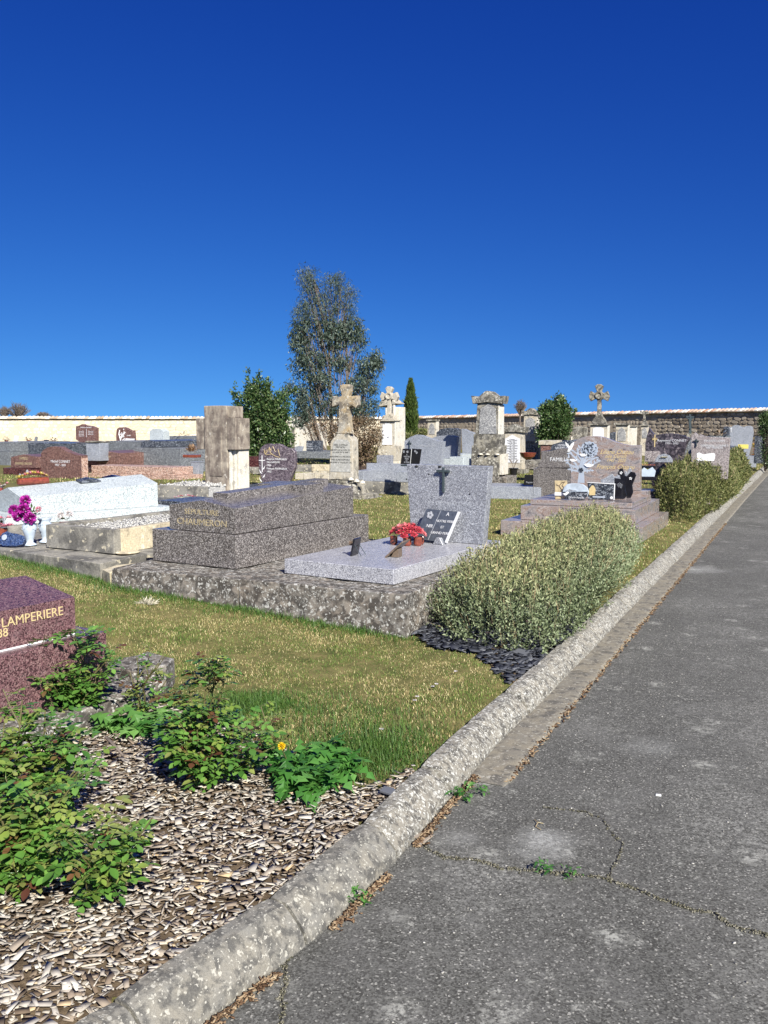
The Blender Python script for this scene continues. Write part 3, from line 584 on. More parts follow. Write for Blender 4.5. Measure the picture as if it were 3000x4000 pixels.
B().box(-.12, W+.13, -.25, L+.15, -.1, -.003).obj('lower_slab', GR_WHITE, t); B().box(-.16, W+.2, -.3, L+.2, -.2, -.103).rough(.15, .004, 5).obj('concrete_bed', ST_SMOOTH, t)
lid = lambda x_, y_: hf0+(h0-hf0)*y_/L+.1*(1-abs(x_-W/2)/(W/2))
def onlid(px, py):
    best = None
    for zz in np.arange(zs+.3, zs+.75, .004):
        q = P(px, py, zz)-fr.O; x_, y_ = q.dot(fr.X), q.dot(fr.Y)
        if 0 <= x_ <= W and -.05 <= y_ <= L+.1:
            e = abs(q.z-lid(x_, y_))
            if best is None or e < best[0]: best = (e, fr.O+fr.X*x_+fr.Y*y_+Vector((0,0,lid(x_, y_))))
    return best[1] if best else fr.O+fr.X*W/2+fr.Y*L/2+Vector((0,0,lid(W/2, L/2)))
q = onlid(130,1900); t = thing('flower_arrangement', 'yellow and pink flowers on a brown ceramic log, lying on the white tomb', 'flowers', q+Vector((0,0,.015)), fr.az-90)
B().lathe([(.03,-.2),(.045,-.19),(.05,0),(.045,.19),(.03,.2)], (0,0,0), 12).obj('ceramic_log', CERB, t, rot=(0, math.pi/2, 0), loc=(.0,0,.05))
for k in range(11): bloom(t, 'ceramic_rose', (PYEL, PYEL, PSAL, PYEL, PPINK)[k % 5], (-.17+.034*k, random.uniform(-.03, .03), .1+.05*math.sin(k*.3)), random.uniform(.05, .065))
for px, py, dx, lb, mm in ((345,1881,.0,'closed dark book plaque lying on the white tomb, left of the pair', GR_BLUE), (445,1871,.0,'open dark book plaque lying on the white tomb, right of the pair', BLACK)):
    q = onlid(px, py); t = thing('book_plaque', lb, 'plaque', q+Vector((0,0,.0)), fr.az-90, 'dark plaques on the white tomb'); B().box(-.14, .14, -.08, .08, .0, .025).obj('slab', mm, t, rot=(R(8), 0, 0)); B().prism([(-.12,.026),(.12,.026),(.0,.05)], -.07, .07, .002).obj('raised_pages', mm, t, rot=(R(8), 0, 0))
# flowers and vases on the terrace at far left
def vase(px, py, h, label, cat='vase', z=TZ):
    q = P(px, py, z); t = thing('vase', label, cat, q, 20, 'white moulded vases on the terrace')
    B().lathe([(.5*h*.5,0),(.5*h*.52,.03*h),(.5*h*.42,.06*h),(.5*h*.25,.12*h),(.5*h*.3,.25*h),(.5*h*.46,.5*h),(.5*h*.56,.68*h),(.5*h*.5,.8*h),(.5*h*.42,.88*h),(.5*h*.55,.97*h),(.5*h*.58,h),(.5*h*.45,.985*h),(.5*h*.3,.9*h)], (0,0,.002), 20, .03).obj('vase_body', VASE, t, smooth=True)
    bl = B()
    for k in range(16): a = k/16*6.28; rosette(bl.bm, Vector((.5*h*.55*math.cos(a), .5*h*.55*math.sin(a), (.72-.07*math.cos(3*a))*h)), .03*h+.006, 2, 5, Vector((math.cos(a), math.sin(a), .1)))
    bl.obj('moulded_garland', VASE, t); return t
vase(118,2130,.26,'pale blue vase holding the magenta blooms'); vase(178,2118,.25,'empty pale vase right of the magenta blooms')
q = P(118,2130,TZ); t = thing('bouquet', 'bouquet of magenta pompon blooms and white sprays in the left vase', 'flowers', q+Vector((0,0,.25)), 0)
for dx, dy, dz, r in ((-.03,0,.21,.066), (-.15,0,.11,.066), (-.04,-.03,.12,.078), (.03,-.06,.035,.074), (-.11,-.02,.05,.062)): bloom(t, 'magenta_bloom', PMAG, (dx, dy, dz), r, 'pom', n=170)
bloom(t, 'dusky_bloom', PPINK, (.1,0,.12), .04, 'pom', n=60); 
for k in range(14): bloom(t, 'small_white_bloom', PWHI, (random.uniform(-.07,.14), random.uniform(-.04,.03), random.uniform(.05,.2)), .015, layers=2, n=5)
b = B(); leaves(b.bm, Vector((.02,0,.05)), .1, 45, .06, .5); b.obj('leaves', LAUREL, t, kind='stuff')
for dx in (-.05, 0, .05): B().tube([(dx*.3,0,-.08),(dx*1.5,0,.08)], .004, 5).obj('stem', STEM, t)
q = P(10,2100,TZ); t = thing('bouquet', 'pink rose bouquet at the left edge beside the blue heart stone', 'flowers', q, 0)
B().lathe([(.04,0),(.05,.01),(.06,.1),(.055,.11)], (0,0,.002), 14).obj('pot', CERB, t)
for k in range(9): bloom(t, 'pink_rose', PPINK, (-.09+.025*k, random.uniform(-.07,.02), .16+.06*math.sin(k*2)), .055)
b = B(); leaves(b.bm, Vector((0,0,.13)), .09, 30, .05, .4); b.obj('leaves', LAUREL, t, kind='stuff')
q = P(85,2136,TZ); f_ = Frame(q, 12); t = thing('heart_plaque', 'dark blue granite heart-shaped plaque propped beside the vase', 'plaque', q, 12)
pts = [(-.06,0),(.012,.02),(.03,.07),(.01,.11),(-.06,.13),(-.13,.135),(-.19,.155),(-.24,.13),(-.27,.08),(-.25,.02),(-.2,0)]
B().prism(pts, -.02, .01, .003).obj('slab', BLUEP, t, rot=(R(-22), 0, 0)); B().lathe([(.028,0),(.03,.004),(.02,.006),(.002,.006)], (0,0,0), 16).obj('oval_medallion', SILVER, t, loc=(-.2,.01,.09), rot=(R(68), 0, 0)); text(t, 'Regrets', (-.1, .005, .06), .035, GREYL, rx=R(68), shear=.3)
q = P(252,2075,TZ); t = thing('potted_chrysanthemums', 'pair of white and violet chrysanthemum heads rising behind the low concrete grave', 'flowers', q, 0); B().lathe([(.04,0),(.055,.1),(.06,.11)], (0,0,.002), 14).obj('pot', CERB, t)
bloom(t, 'chrysanthemum', PWHI, (-.04,0,.19), .05, 'pom', thin=.09); bloom(t, 'chrysanthemum', PWHI, (.06,.02,.205), .052, 'pom', thin=.09); b = B(); leaves(b.bm, Vector((0,0,.13)), .07, 24, .05); b.obj('leaves', LAUREL, t, kind='stuff')
q = P(-10,1925,.55); t = thing('flower_arrangement', 'white and blue ceramic flowers at the left edge on the white tomb', 'flowers', q, 0)
for k in range(8): bloom(t, 'ceramic_rose', (PWHI, BLUEP, PWHI, PPINK)[k % 4], (-.06+.03*k, 0, .12+.03*math.sin(k)), .04)
B().lathe([(.05,0),(.07,.03),(.06,.08)], (.02,0,.0), 12).obj('bowl', CERB, t)
# 5 -- pink-brown tomb, front left
zl = .45; a = P(416,2467,zl); W = 1.0; fr = Frame(a, 33); fr.O = a-fr.X*W-fr.Y*2.0; fr.O.z = 0
t = T(fr, 'pink_granite_tomb', 'polished pink-brown granite tomb lettered E LAMPERIERE, cut off at the left edge behind the roses', 'tomb')
L = 2.0; B().box(0, W, 0, L, .13, zl).obj('plinth', GR_PINK, t)
f2 = Frame(fr.O, 33); xu = W-.09
yv, zz = fr.side(298,2455,xu); zb_ = zl+.004; yv = min(yv, L-.1); zt2 = fr.side(298,2330,xu)[1]
B().prism([(.09,zb_),(xu,zb_),(xu,zt2),(.5,zt2+.075),(.09,zt2)], .1, yv, .005).obj('tomb_cover', GR_PINK, t)
B().box(xu-.0, xu+.0015, .1, yv, zb_-.006, zb_+.004, 0).obj('mortar_line', WHITE, t)
yt, ztx = fr.side(150,2415,xu); text(t, 'E LAMPERIERE', (xu+.001, fr.side(112,2425,xu)[0], fr.side(112,2414,xu)[1]), .066, GOLD, 'side', sx=1.0)
text(t, '1888', (xu+.001, fr.side(-12,2500,xu)[0], fr.side(10,2474,xu)[1]), .062, GOLD, 'side')
B().box(-.12, W+.16, -.15, L+.18, -.1, .125).rough(.1, .008, 6, 9).obj('concrete_footing', ST_BASE, t)
c = fr.O+fr.X*(W-.1)+fr.Y*(L+.42); 
t = thing('broken_slab', 'lichened grey broken stone kerb slab on the lawn behind the roses', 'slab', P(560,2690), 30)
B().prism([(-.17,-.16),(.13,-.2),(.2,-.02),(.12,.14),(-.12,.16)], 0, .17, .006, 'z').rough(.06, .01, 7, 4).obj('stone', ST_BASE, t)
# ------------------------------------------------------------------ upright markers traced on their own plane
def stele(name, label, cat, pts, D, az, th, m, z0=None, parent=None, group=None, pn='headstone', bev=.004, zfloor=None):
    """pts in photo pixels; the first is the bottom-left corner"""
    f = FR(pts[0][0], D, az); q = [f.uv(*p) for p in pts]
    t = thing(name, label, cat, f.O, az, group)
    B().prism(q, 0, th, bev).obj(pn, m, t); return t, f
def curve(p0, p1, p2, n=6): return [tuple((1-k/n)**2*a+2*(k/n)*(1-k/n)*b+(k/n)**2*c for a, b, c in zip(p0, p1, p2)) for k in range(n+1)]
def cover(fr, t, x0, x1, y0, y1, z0, h0, h1, m, name='tomb_cover'):
    B().prism([(x0,z0),(x1,z0),(x1,h0),((x0+x1)/2,h1),(x0,h0)], y0, y1, .004).obj(name, m, t)
# big stone cross block
f = FR(797, 16.2, 28, 0); t = T(f, 'stone_cross', 'massive stained concrete block carved as a stepped cross, standing behind the white tomb', 'monument')
U = lambda px: f.uv(px, 1800)[0]; Z = lambda py, px=850: f.uv(px, py)[1]
xL, xR = 0.0, U(888); th = .26; zt = Z(1585); zb = Z(1924); sa = Z(1634); sb = Z(1757); e1 = U(764); 
B().box(xL, xR, 0, th, zb, zt, .01).rough(.12, .008, 5, 2).obj('upright', ST_STAIN, t)
B().box(e1, xL-.002, .03, th+.02, sb, sa+.0, .01).rough(.12, .006, 5, 3).obj('cross_arm', ST_STAIN, t); B().box(xR+.002, xR+.2, -.005, th+.16, sb, sa, .01).rough(.12, .006, 5, 4).obj('cross_arm', ST_STAIN, t)
B().box(xL-.055, xL-.003, .12, th+.1, sa+.004, zt-.03, .006).obj('step', ST_STAIN, t)
for k in range(3): B().box(xR+.003+.055*k, xR+.05+.055*k, .04+.05*k, th+.08+.05*k, zb, (sb-.004 if k < 3 else zt), .006).rough(.12, .003, 5, k).obj('fluted_rib', ST_LIMEW, t)
B().box(xR+.003, xR+.1, .06, th+.1, sa+.004, zt-.01, .006).obj('step', ST_STAIN, t)
B().box(xL-.06, xL-.004, .1, th, zb, sb-.004, .006).obj('step', ST_STAIN, t)
B().box(-.1, xR+.22, -.06, th+.3, zb-.04, zb-.002, .006).obj('foot_slab', ST_LIME, t)
zst = zb-.044
B().box(-.75, xR+.9, -1.5, .75, zst-.14, zst, .006).obj('ledger_slab', GR_BLUE, t); B().box(-.9, xR+1.05, -1.65, .9, -.05, zst-.144, .01).rough(.15,.006,5).obj('concrete_bed', ST_SMOOTH, t)
B().box(xL+.12, xR-.12, -.012, -.001, zb+.3, sa-.15, .004).obj('sunk_panel', ST_STAIN, t)
t = thing('flower_posy', 'pink and red posy on the dark ledger in front of the stone cross', 'flowers', P(728,1958,zst), 0)
for k in range(12): bloom(t, 'small_bloom', (PPINK, PWHI, PPINK, PRED)[k % 4] if k < 9 else PRED, (-.2+.036*k, random.uniform(-.05,.05), .06+.035*math.sin(k*.28)), .035, layers=2)
b = B(); leaves(b.bm, Vector((0,0,.03)), .16, 30, .06, .2); b.obj('leaves', LAUREL, t, kind='stuff')
# Fourgeux stone
pts = [(1022,1884),(1115,1887)]+[(1130,1880),(1150,1830),(1152,1800),(1150,1765),(1140,1752)]+[(1115,1748),(1095,1736),(1080,1733),(1062,1736),(1050,1733),(1036,1735),(1018,1748),(1010,1770),(1009,1800),(1012,1840)]
t, f = stele('headstone', 'rough-edged mauve granite headstone lettered FOURGEUX with gold birds and a white cross', 'headstone', pts, 19.6, 24, .12, GR_ROSEGREY, bev=.012)
t.children[0].data.materials.clear(); t.children[0].data.materials.append(granite('granite_mauve', (.06,.045,.055), (.12,.095,.11), (.26,.22,.23), 45, .3, .1, .35, .2))
for s_, y_ in (('Béatrice FOURGEUX',1793), ('Née GADOIS',1805), ('1966',1817), ('François FOURGEUX',1830), ('1962-',1842)): u, z_ = f.uv(1042, y_); text(t, s_, (u, -.002, z_), .058, WHITE, align='LEFT')
u, z_ = f.uv(1024,1800); B().box(u-.008, u+.008, -.006, -.001, z_-.25, z_+.12, 0).box(u-.08, u+.07, -.007, -.002, z_, z_+.015, 0).obj('white_cross', WHITE, t)
b = B()
for k in range(5): a = -.2-.09*k; b.prism([(u, z_+a), (u+(-1)**k*.08, z_+a+.1), (u+(-1)**k*.05, z_+a+.02)], -.005, -.001, 0)
b.obj('lily_leaves', WHITE, t)
b = B(); u, z_ = f.uv(1062,1765)
for pp in ([(-.16,-.05),(-.1,.02),(-.06,.1),(-.02,.03),(.03,.12),(.09,.0),(.16,.06),(.2,-.08)], [(-.15,-.07),(.0,-.05),(.1,-.1),(.2,-.12)], [(-.2,.05),(-.17,-.06),(-.12,.06),(-.2,-.02)], [(-.06,.1),(-.04,-.02),(.0,-.04)]): b.tube([(u+x_, -.004, z_+y_) for x_, y_ in pp], .006, 5)
b.obj('gold_engraving', GOLD, t)
B().box(-.35, 1.05, -1.6, .3, -.05, .0+f.uv(1060,1890)[1]-.16, .01).rough(.15,.005,5).obj('concrete_bed', ST_SMOOTH, t); zz = f.uv(1060,1890)[1]; B().box(-.22, .95, -1.5, .2, zz-.155, zz-.012, .006).obj('ledger_slab', GR_BLUE, t)
t = thing('flower_posy', 'small coral red posy at the foot of the mauve headstone', 'flowers', P(1106,1888,zz-.01), 0); 
for k in range(5): bloom(t, 'small_bloom', petal('petal_coral', (.7,.1,.12)) if k == 0 else MATS['petal_coral'], (-.12+.06*k, -.06, .05), .05, layers=2)
# Michou monument
def pillar(name, label, D, az, m, shaft, z0=None, foot=()): pass
f = FR(1288, 18.6, 24); t = T(f, 'cross_monument', 'white limestone pedestal lettered MICHOU topped by a lichened Latin cross', 'monument')
uv = lambda px, py: f.uv(px, py)
a = [uv(*p) for p in ((1284,1872),(1377,1876),(1375,1722),(1371,1710),(1362,1705),(1357,1697),(1316,1697),(1311,1705),(1302,1711),(1292,1724))]
B().prism(a, 0, .3, .008).rough(.1, .004, 6, 2).obj('pedestal', ST_LIME, t)
B().prism([uv(*p) for p in ((1291,1842),(1370,1844),(1367,1730),(1357,1718),(1315,1716),(1302,1728))], -.008, -.001, 0).obj('inscription_panel', lichen('pale_worn_panel', (.36,.355,.34), (.2,.2,.2), (.52,.51,.48), 4, .5, .15, warm=(.4,.39,.36)), t)
for s_, y_, sz in (('ABEL CAMILLE',1738,.06), ('MICHOU',1747,.065), ('DÉCÉDÉ LE 1er JUIN 193',1758,.05), ("A L'AGE DE 56 ANS",1767,.05), ('—',1774,.06), ('MADAME Vve MICHOU',1784,.055), ('NÉE ALINE RAFFARD',1796,.055), ('DÉCÉDÉE LE 29 JUILLET 194',1807,.05), ('—',1824,.05)):
    u, z_ = uv(1331, y_); text(t, s_, (u, -.0095, z_), sz*.85, INK)
zb0 = uv(1330,1876)[1]; x0, x1 = uv(1281,1876)[0], uv(1380,1876)[0]
B().box(x0-.05, x1+.05, -.06, .36, zb0-.06, zb0-.001, .008).frust(x0-.16, x1+.16, -.16, .46, zb0-.28, zb0-.06, .1).rough(.09, .01, 7, 3).obj('moulded_base', ST_OLD, t)
B().box(x0-.32, x1+.32, -.34, .6, max(-.05, zb0-.42), zb0-.283, .01).rough(.1, .008, 6, 5).obj('step', ST_OLD, t); B().box(x0-1.5, x1+.35, -1.9, .7, -.06, zb0-.425 if zb0-.425 > .03 else .04, .01).rough(.2,.01,4).obj('border', ST_BASE, t)
uc = (uv(1316,1697)[0]+uv(1357,1697)[0])/2
B().prism([uv(*p) for p in ((1311,1695),(1369,1695),(1366,1686),(1362,1680),(1356,1600),(1357,1590),(1367,1584),(1384,1592),(1392,1580),(1390,1546),(1382,1544),(1365,1548),(1355,1546),(1361,1528),(1364,1505),(1355,1501),(1336,1500),(1321,1503),(1323,1520),(1329,1545),(1320,1550),(1293,1546),(1290,1562),(1291,1590),(1303,1586),(1318,1580),(1319,1590),(1318,1640),(1315,1682))], .05, .22, .012).rough(.08, .012, 9, 5).obj('cross', lichen('cross_orange_lichen', (.34,.32,.28), (.12,.105,.09), (.5,.46,.38), 5, .4, .5, warm=(.4,.29,.15)), t)
for k in range(3):
    b = B(); b.lathe([(.02,0),(.06,.015),(.05,.05),(.01,.07)], (0,0,0), 9).rough(.03,.01,20,k); b.obj('loose_stone', ST_LIMEW, t, loc=(x1-.02+.13*k, -.06, zb0-.0-.03*k))
# tall pillar with pediment, Dumand stone and far pillar
def pedi(f, t, m, xa, xb, yb, yt, ye, th, ov=.06, D=0):
    """gabled cap with curled corners; xa..xb eaves px, yb bottom px, yt apex px, ye ear px"""
    w = xb-xa; c = (xa+xb)/2
    h = yb-ye; pts = [(xa+w*.05,yb),(xa+w*.14,yb),(xa+w*.2,yb-h*.05),(c,yb-(yb-yt)*.12),(xb-w*.2,yb-h*.05),(xb-w*.14,yb),(xb-w*.05,yb),(xb-w*.02,yb-h*.5),(xb,ye),(xb-w*.09,ye+1),(xb-w*.2,ye+h*.22),(xb-w*.24,ye+h*.1),(c+w*.06,yt+1.5),(c,yt),(c-w*.06,yt+1.5),(xa+w*.24,ye+h*.1),(xa+w*.2,ye+h*.22),(xa+w*.09,ye+1),(xa,ye),(xa+w*.02,yb-h*.5)]
    B().prism([f.uv(*p) for p in pts], -ov, th+ov, .008).rough(.12, .006, 8, D).obj('pediment', m, t)
def box_px(f, t, xa, xb, ya, yb, y0, y1, m, name, rg=(.1,.008), seed=0, zmin=-.05):
    p = f.uv(xa, ya); q = f.uv(xb, yb); zlo = max(zmin, min(p[1], q[1]))
    b = B().box(p[0], q[0], y0, y1, zlo, max(p[1], q[1]), .006)
    if rg: b.rough(*rg, 6, seed)
    return b.obj(name, m, t)
f = FR(1866, 22.4, 24); t = T(f, 'tall_pillar_monument', 'tallest blackened limestone pillar with a gabled cap, right of the grey slab headstone', 'monument')
B().prism([f.uv(*p) for p in ((1856,1698),(1949,1698),(1946,1571),(1865,1571))], 0, .42, .008).rough(.12,.005,5,1).obj('shaft', ST_OLD, t)
B().prism([f.uv(*p) for p in ((1871,1695),(1940,1695),(1937,1596),(1907,1578),(1877,1596))], -.012, -.001, .003).obj('worn_inscription_panel', GREYP, t)
B().box(f.uv(1949,1690)[0]-.03, f.uv(1949,1690)[0]+.004, -.004, .424, f.uv(1949,1697)[1], f.uv(1949,1580)[1], .004).obj('sunlit_edge_strip', ST_LIMEW, t)  # whiter stone over the right side: sunlight put into the colour
box_px(f, t, 1851, 1954, 1740, 1697, -.03, .45, ST_OLD, 'plinth', seed=2); box_px(f, t, 1845, 1958, 1773, 1741, -.06, .48, ST_OLD, 'plinth', seed=3); box_px(f, t, 1843, 1952, 1862, 1774, -.06, .48, ST_OLD, 'pedestal', seed=4)
B().box(f.uv(1952,1800)[0]+.002, f.uv(1952,1800)[0]+.09, -.03, .46, f.uv(1950,1855)[1], f.uv(1950,1774)[1], .006).obj('sunlit_edge_strip', ST_LIMEW, t)  # pedestal's right side whitened the same way, as if sunlit
box_px(f, t, 1838, 1990, 1902, 1863, -.25, .7, ST_BASE, 'rubble_base', (.12,.02), 5)
pedi(f, t, ST_OLD, 1843, 1968, 1577, 1527, 1546, .42, D=3)
t_z = f.uv(1881,1774)[1]
for px in (1881, 1908, 1946):
    u = f.uv(px,1774)[0]; b = B(); b.lathe([(.02,0),(.06,.01),(.05,.04),(.01,.045)], (0,0,0), 8).rough(.03,.01,20,px); b.obj('lichen_cushion', ST_LIMEW, t, loc=(u, -.07, t_z-.02))
f = FR(1972, 28.5, 24); t = T(f, 'name_stone', 'limestone gabled headstone with a white marble panel of eight DUMAND names', 'headstone')
B().prism([f.uv(*p) for p in ((1966,1833),(2043,1833),(2040,1685),(1972,1685))], 0, .35, .008).rough(.12,.004,5,1).obj('shaft', ST_LIME, t)
B().prism([f.uv(*p) for p in ((1972,1807),(2031,1808),(2031,1714),(2000,1699),(1973,1714))], -.02, -.001, .003).obj('marble_panel', PLAQ, t)
for k, s_ in enumerate(('Ici Reposent', 'Auguste DUMAND', '1874 - 1968', 'Marie BELVERGE', '1870 - 1924', 'Augustine DUMAND', '1857 - 1900', 'Fernande DUMAND', '1898 - 1916', 'Ernest DUMAND', '1887 - 1963', 'Pierre DUMAND', '1912 - 1976', 'Claude DUMAND', '1942 - 1958', 'Jeanine DUMAND', '1917 - 1994', 'Regrets')):
    u, z_ = f.uv(2001, 1716+k*5.1); text(t, s_, (u, -.022, z_), .06 if k % 2 else .05, INK, sx=.72)
pedi(f, t, ST_OLD, 1960, 2054, 1690, 1657, 1668, .35, D=4); box_px(f, t, 1958, 2052, 1850, 1834, -.1, .5, ST_OLD, 'foot', seed=2)
tp = thing('plant_pot', 'black plastic pot with dry twigs at the foot of the DUMAND stone', 'pot', Vector((Q(2006,1845,26.5).x, 26.5, .02)), 0); B().lathe([(.09,0),(.13,.22),(.15,.22),(.15,.25),(.12,.25)], (0,0,0), 16).obj('pot', BLACK, tp); b = B()
for k in range(14): a = random.uniform(0, 6.28); b.tube([(0,0,.2),(.07*math.cos(a),.07*math.sin(a),.4),(.15*math.cos(a),.15*math.sin(a),.5)], .005, 4)
b.obj('dry_twigs', BARK, tp)
f = FR(2045, 38, 24); t = T(f, 'pillar_monument', 'smaller gabled limestone pillar in the distance, right of the bare tree', 'monument')
B().prism([f.uv(*p) for p in ((2043,1724),(2099,1724),(2098,1618),(2047,1618))], 0, .42, .008).rough(.15,.004,5,1).obj('shaft', ST_LIME, t); B().prism([f.uv(*p) for p in ((2052,1696),(2090,1696),(2090,1640),(2071,1630),(2053,1640))], -.012, -.001, .003).obj('worn_inscription_panel', GREYP, t)
B().box(f.uv(2100,1700)[0]-.05, f.uv(2100,1700)[0]+.01, -.004, .43, f.uv(2100,1724)[1], f.uv(2100,1624)[1], .004).obj('sunlit_edge_strip', ST_LIMEW, t)  # sunlit right side painted on as a whiter strip
box_px(f, t, 2046, 2102, 1800, 1725, -.05, .47, ST_OLD, 'pedestal', seed=3); pedi(f, t, ST_OLD, 2038, 2108, 1622, 1594, 1604, .42, D=6)
# cross monuments in the distance
def fancy_cross(name, label, cx, D, az, k, ytop, yarm, yshaft, yped0, yped1, ybase, wp, m1, m2):
    f = FR(cx-wp, D, az); t = T(f, name, label, 'monument'); a = wp*.95
    r = [(cx-wp*.18,yshaft),(cx-wp*.17,yarm+a*.45),(cx-wp*.32,yarm+a*.32),(cx-a*.8,yarm+a*.55),(cx-a*.98,yarm+a*.1),(cx-a*.8,yarm-a*.42),(cx-wp*.4,yarm-a*.2),(cx-wp*.2,yarm-a*.35),(cx-wp*.38,ytop+8*k),(cx-wp*.15,ytop),(cx+wp*.15,ytop),(cx+wp*.38,ytop+8*k),(cx+wp*.2,yarm-a*.35),(cx+wp*.4,yarm-a*.2),(cx+a*.8,yarm-a*.42),(cx+a*.98,yarm+a*.1),(cx+a*.8,yarm+a*.55),(cx+wp*.32,yarm+a*.32),(cx+wp*.17,yarm+a*.45),(cx+wp*.18,yshaft)]
    B().prism([f.uv(*p) for p in r], .12, .3, .01).rough(.08,.008,9,int(cx)).obj('cross', m1, t)
    u, z_ = f.uv(cx, yarm); rr = abs(f.uv(cx+wp*.32, yarm)[0]-u); B().lathe([(rr*.7,0),(rr,0),(rr,.05),(rr*.7,.05),(rr*.5,.02),(.01,.02)], (0,0,0), 18).obj('round_boss', m1, t, loc=(u, .12, z_), rot=(math.pi/2, 0, 0))
    r = [(cx-wp*.62,yped0),(cx-wp*.6,yped0-8*k),(cx-wp*.5,yped0-18*k),(cx-wp*.3,yshaft+2),(cx-wp*.28,yshaft-8*k),(cx+wp*.28,yshaft-8*k),(cx+wp*.3,yshaft+2),(cx+wp*.5,yped0-18*k),(cx+wp*.6,yped0-8*k),(cx+wp*.62,yped0)]
    B().prism([f.uv(*p) for p in r], .06, .36, .01).obj('scrolled_foot', m1, t)
    box_px(f, t, cx-wp*.95, cx+wp*.95, yped0+5*k, yped0, -.08, .5, m1, 'cornice', seed=2)
    box_px(f, t, cx-wp*.78, cx+wp*.78, yped1, yped0+5.2*k, .0, .42, m2, 'pedestal', seed=3)
    B().prism([f.uv(*p) for p in ((cx-wp*.55,yped1-4*k),(cx+wp*.5,yped1-4*k),(cx+wp*.45,yped0+20*k),(cx+wp*.2,yped0+14*k),(cx-wp*.25,yped0+14*k),(cx-wp*.5,yped0+20*k))], -.015, -.001, .004).obj('inscription_panel', PLAQ, t)
    u, z_ = f.uv(cx+wp*.78, yped1); B().box(u-.02, u+.02, -.004, .424, z_, f.uv(cx+wp*.78, yped0+6*k)[1], .003).obj('sunlit_edge_strip', ST_LIMEW, t)  # whiter strip paints sunlight on the pedestal's right side
    box_px(f, t, cx-wp*.9, cx+wp*.9, ybase, yped1+.3, -.08, .5, m2, 'base', seed=4)
    return t, f
fancy_cross('cross_monument', 'dark lichened trefoil cross on a pedestal rising above the rose granite headstone', 2338, 31, 22, 1, 1500, 1544, 1625, 1655, 1735, 1790, 44, ST_OLD, ST_LIME)
fancy_cross('cross_monument', 'grey ringed cross on an inscribed pedestal, between the eucalyptus and the cypress', 1513, 29, 22, 1, 1509, 1546, 1622, 1640, 1742, 1800, 38, ST_LIME, ST_LIME)
f = FR(1500, 33, 22); t = T(f, 'stone_shrine', 'pale classical stone shrine half hidden behind the ringed cross', 'monument')
B().box(.05, .62, 0, .6, 0, f.uv(1520,1590)[1], .01).obj('body', ST_LIMEW, t); B().prism([f.uv(*p) for p in ((1478,1590),(1556,1576),(1540,1566),(1517,1545),(1490,1570))], -.1, .7, .01).obj('gabled_roof', ST_LIME, t)
u0 = f.uv(1540,1600)[0]; B().lathe([(.07,0),(.055,.1),(.05,2.0),(.08,2.1)], (u0, -.02, .4), 12).obj('column', ST_LIMEW, t)
def niche(name, label, x0, x1, y0, y1, D, m, arch=True, az=22, cap=True, th=.35, base=1760):
    f = FR(x0, D, az); t = T(f, name, label, 'headstone'); w = x1-x0
    box_px(f, t, x0, x1, y1, y0, 0, th, m, 'body', (.15,.004))
    if cap: box_px(f, t, x0-w*.1, x1+w*.1, y0-.3, y0-6, -.08, th+.08, ST_OLD, 'cap', (.15,.01))
    c = (x0+x1)/2; hw = w*.33; pts = [(c-hw, y1-3), (c+hw, y1-3), (c+hw, y0+(y1-y0)*.5), (c+hw*.7, y0+(y1-y0)*.28), (c, y0+(y1-y0)*.14), (c-hw*.7, y0+(y1-y0)*.28), (c-hw, y0+(y1-y0)*.5)]
    B().prism([f.uv(*p) for p in pts], -.02, -.001, .004).obj('arched_panel', GREYP, t)
    u, z_ = f.uv(x1, y1); B().box(u-.03, u+.012, -.003, th+.003, z_, f.uv(x1, y0)[1], .003).obj('sunlit_edge_strip', ST_LIMEW, t)  # right side brightened by a white strip, sunlight painted as stone
    box_px(f, t, x0-w*.12, x1+w*.12, base, y1+.3, -.08, th+.1, m, 'base', (.15,.006)); return t, f
niche('niche_headstone', 'pale square-capped stone with an arched panel, right of the dark trefoil cross', 2404, 2453, 1660, 1726, 33, ST_LIME)
niche('niche_headstone', 'small capped arched stone peeping over the grey headstones, right of the cypress', 1670, 1704, 1645, 1700, 40, ST_LIME)
f = FR(2502, 33, 22); t = T(f, 'cross_monument', 'slender small cross on an arched pedestal left of the dark wavy headstone', 'monument')
B().prism([f.uv(*p) for p in ((2502,1660),(2531,1660),(2526,1655),(2521,1640),(2519,1620),(2532,1617),(2533,1605),(2519,1607),(2515,1602),(2510,1607),(2499,1605),(2500,1617),(2511,1620),(2511,1640),(2507,1655))], .08, .22, .008).obj('cross', ST_OLD, t)
box_px(f, t, 2499, 2535, 1664, 1660, -.06, .4, ST_OLD, 'cornice', None); box_px(f, t, 2502, 2532, 1726, 1664.3, 0, .34, ST_LIME, 'pedestal', None); B().prism([f.uv(*p) for p in ((2508,1712),(2526,1712),(2528,1690),(2523,1675),(2517,1671),(2510,1676),(2507,1690))], -.015, -.001, .003).obj('oval_panel', GREYP, t); box_px(f, t, 2498, 2536, 1780, 1726.3, -.06, .4, ST_LIME, 'base', None)
f = FR(2455, 36, 22); t = T(f, 'small_shrine', 'narrow white stone post behind the niche stone, beside the slender cross', 'monument'); box_px(f, t, 2456, 2486, 1760, 1668, 0, .3, ST_LIMEW, 'post', None); box_px(f, t, 2453, 2489, 1667.5, 1663, -.05, .35, ST_OLD, 'cap', None)
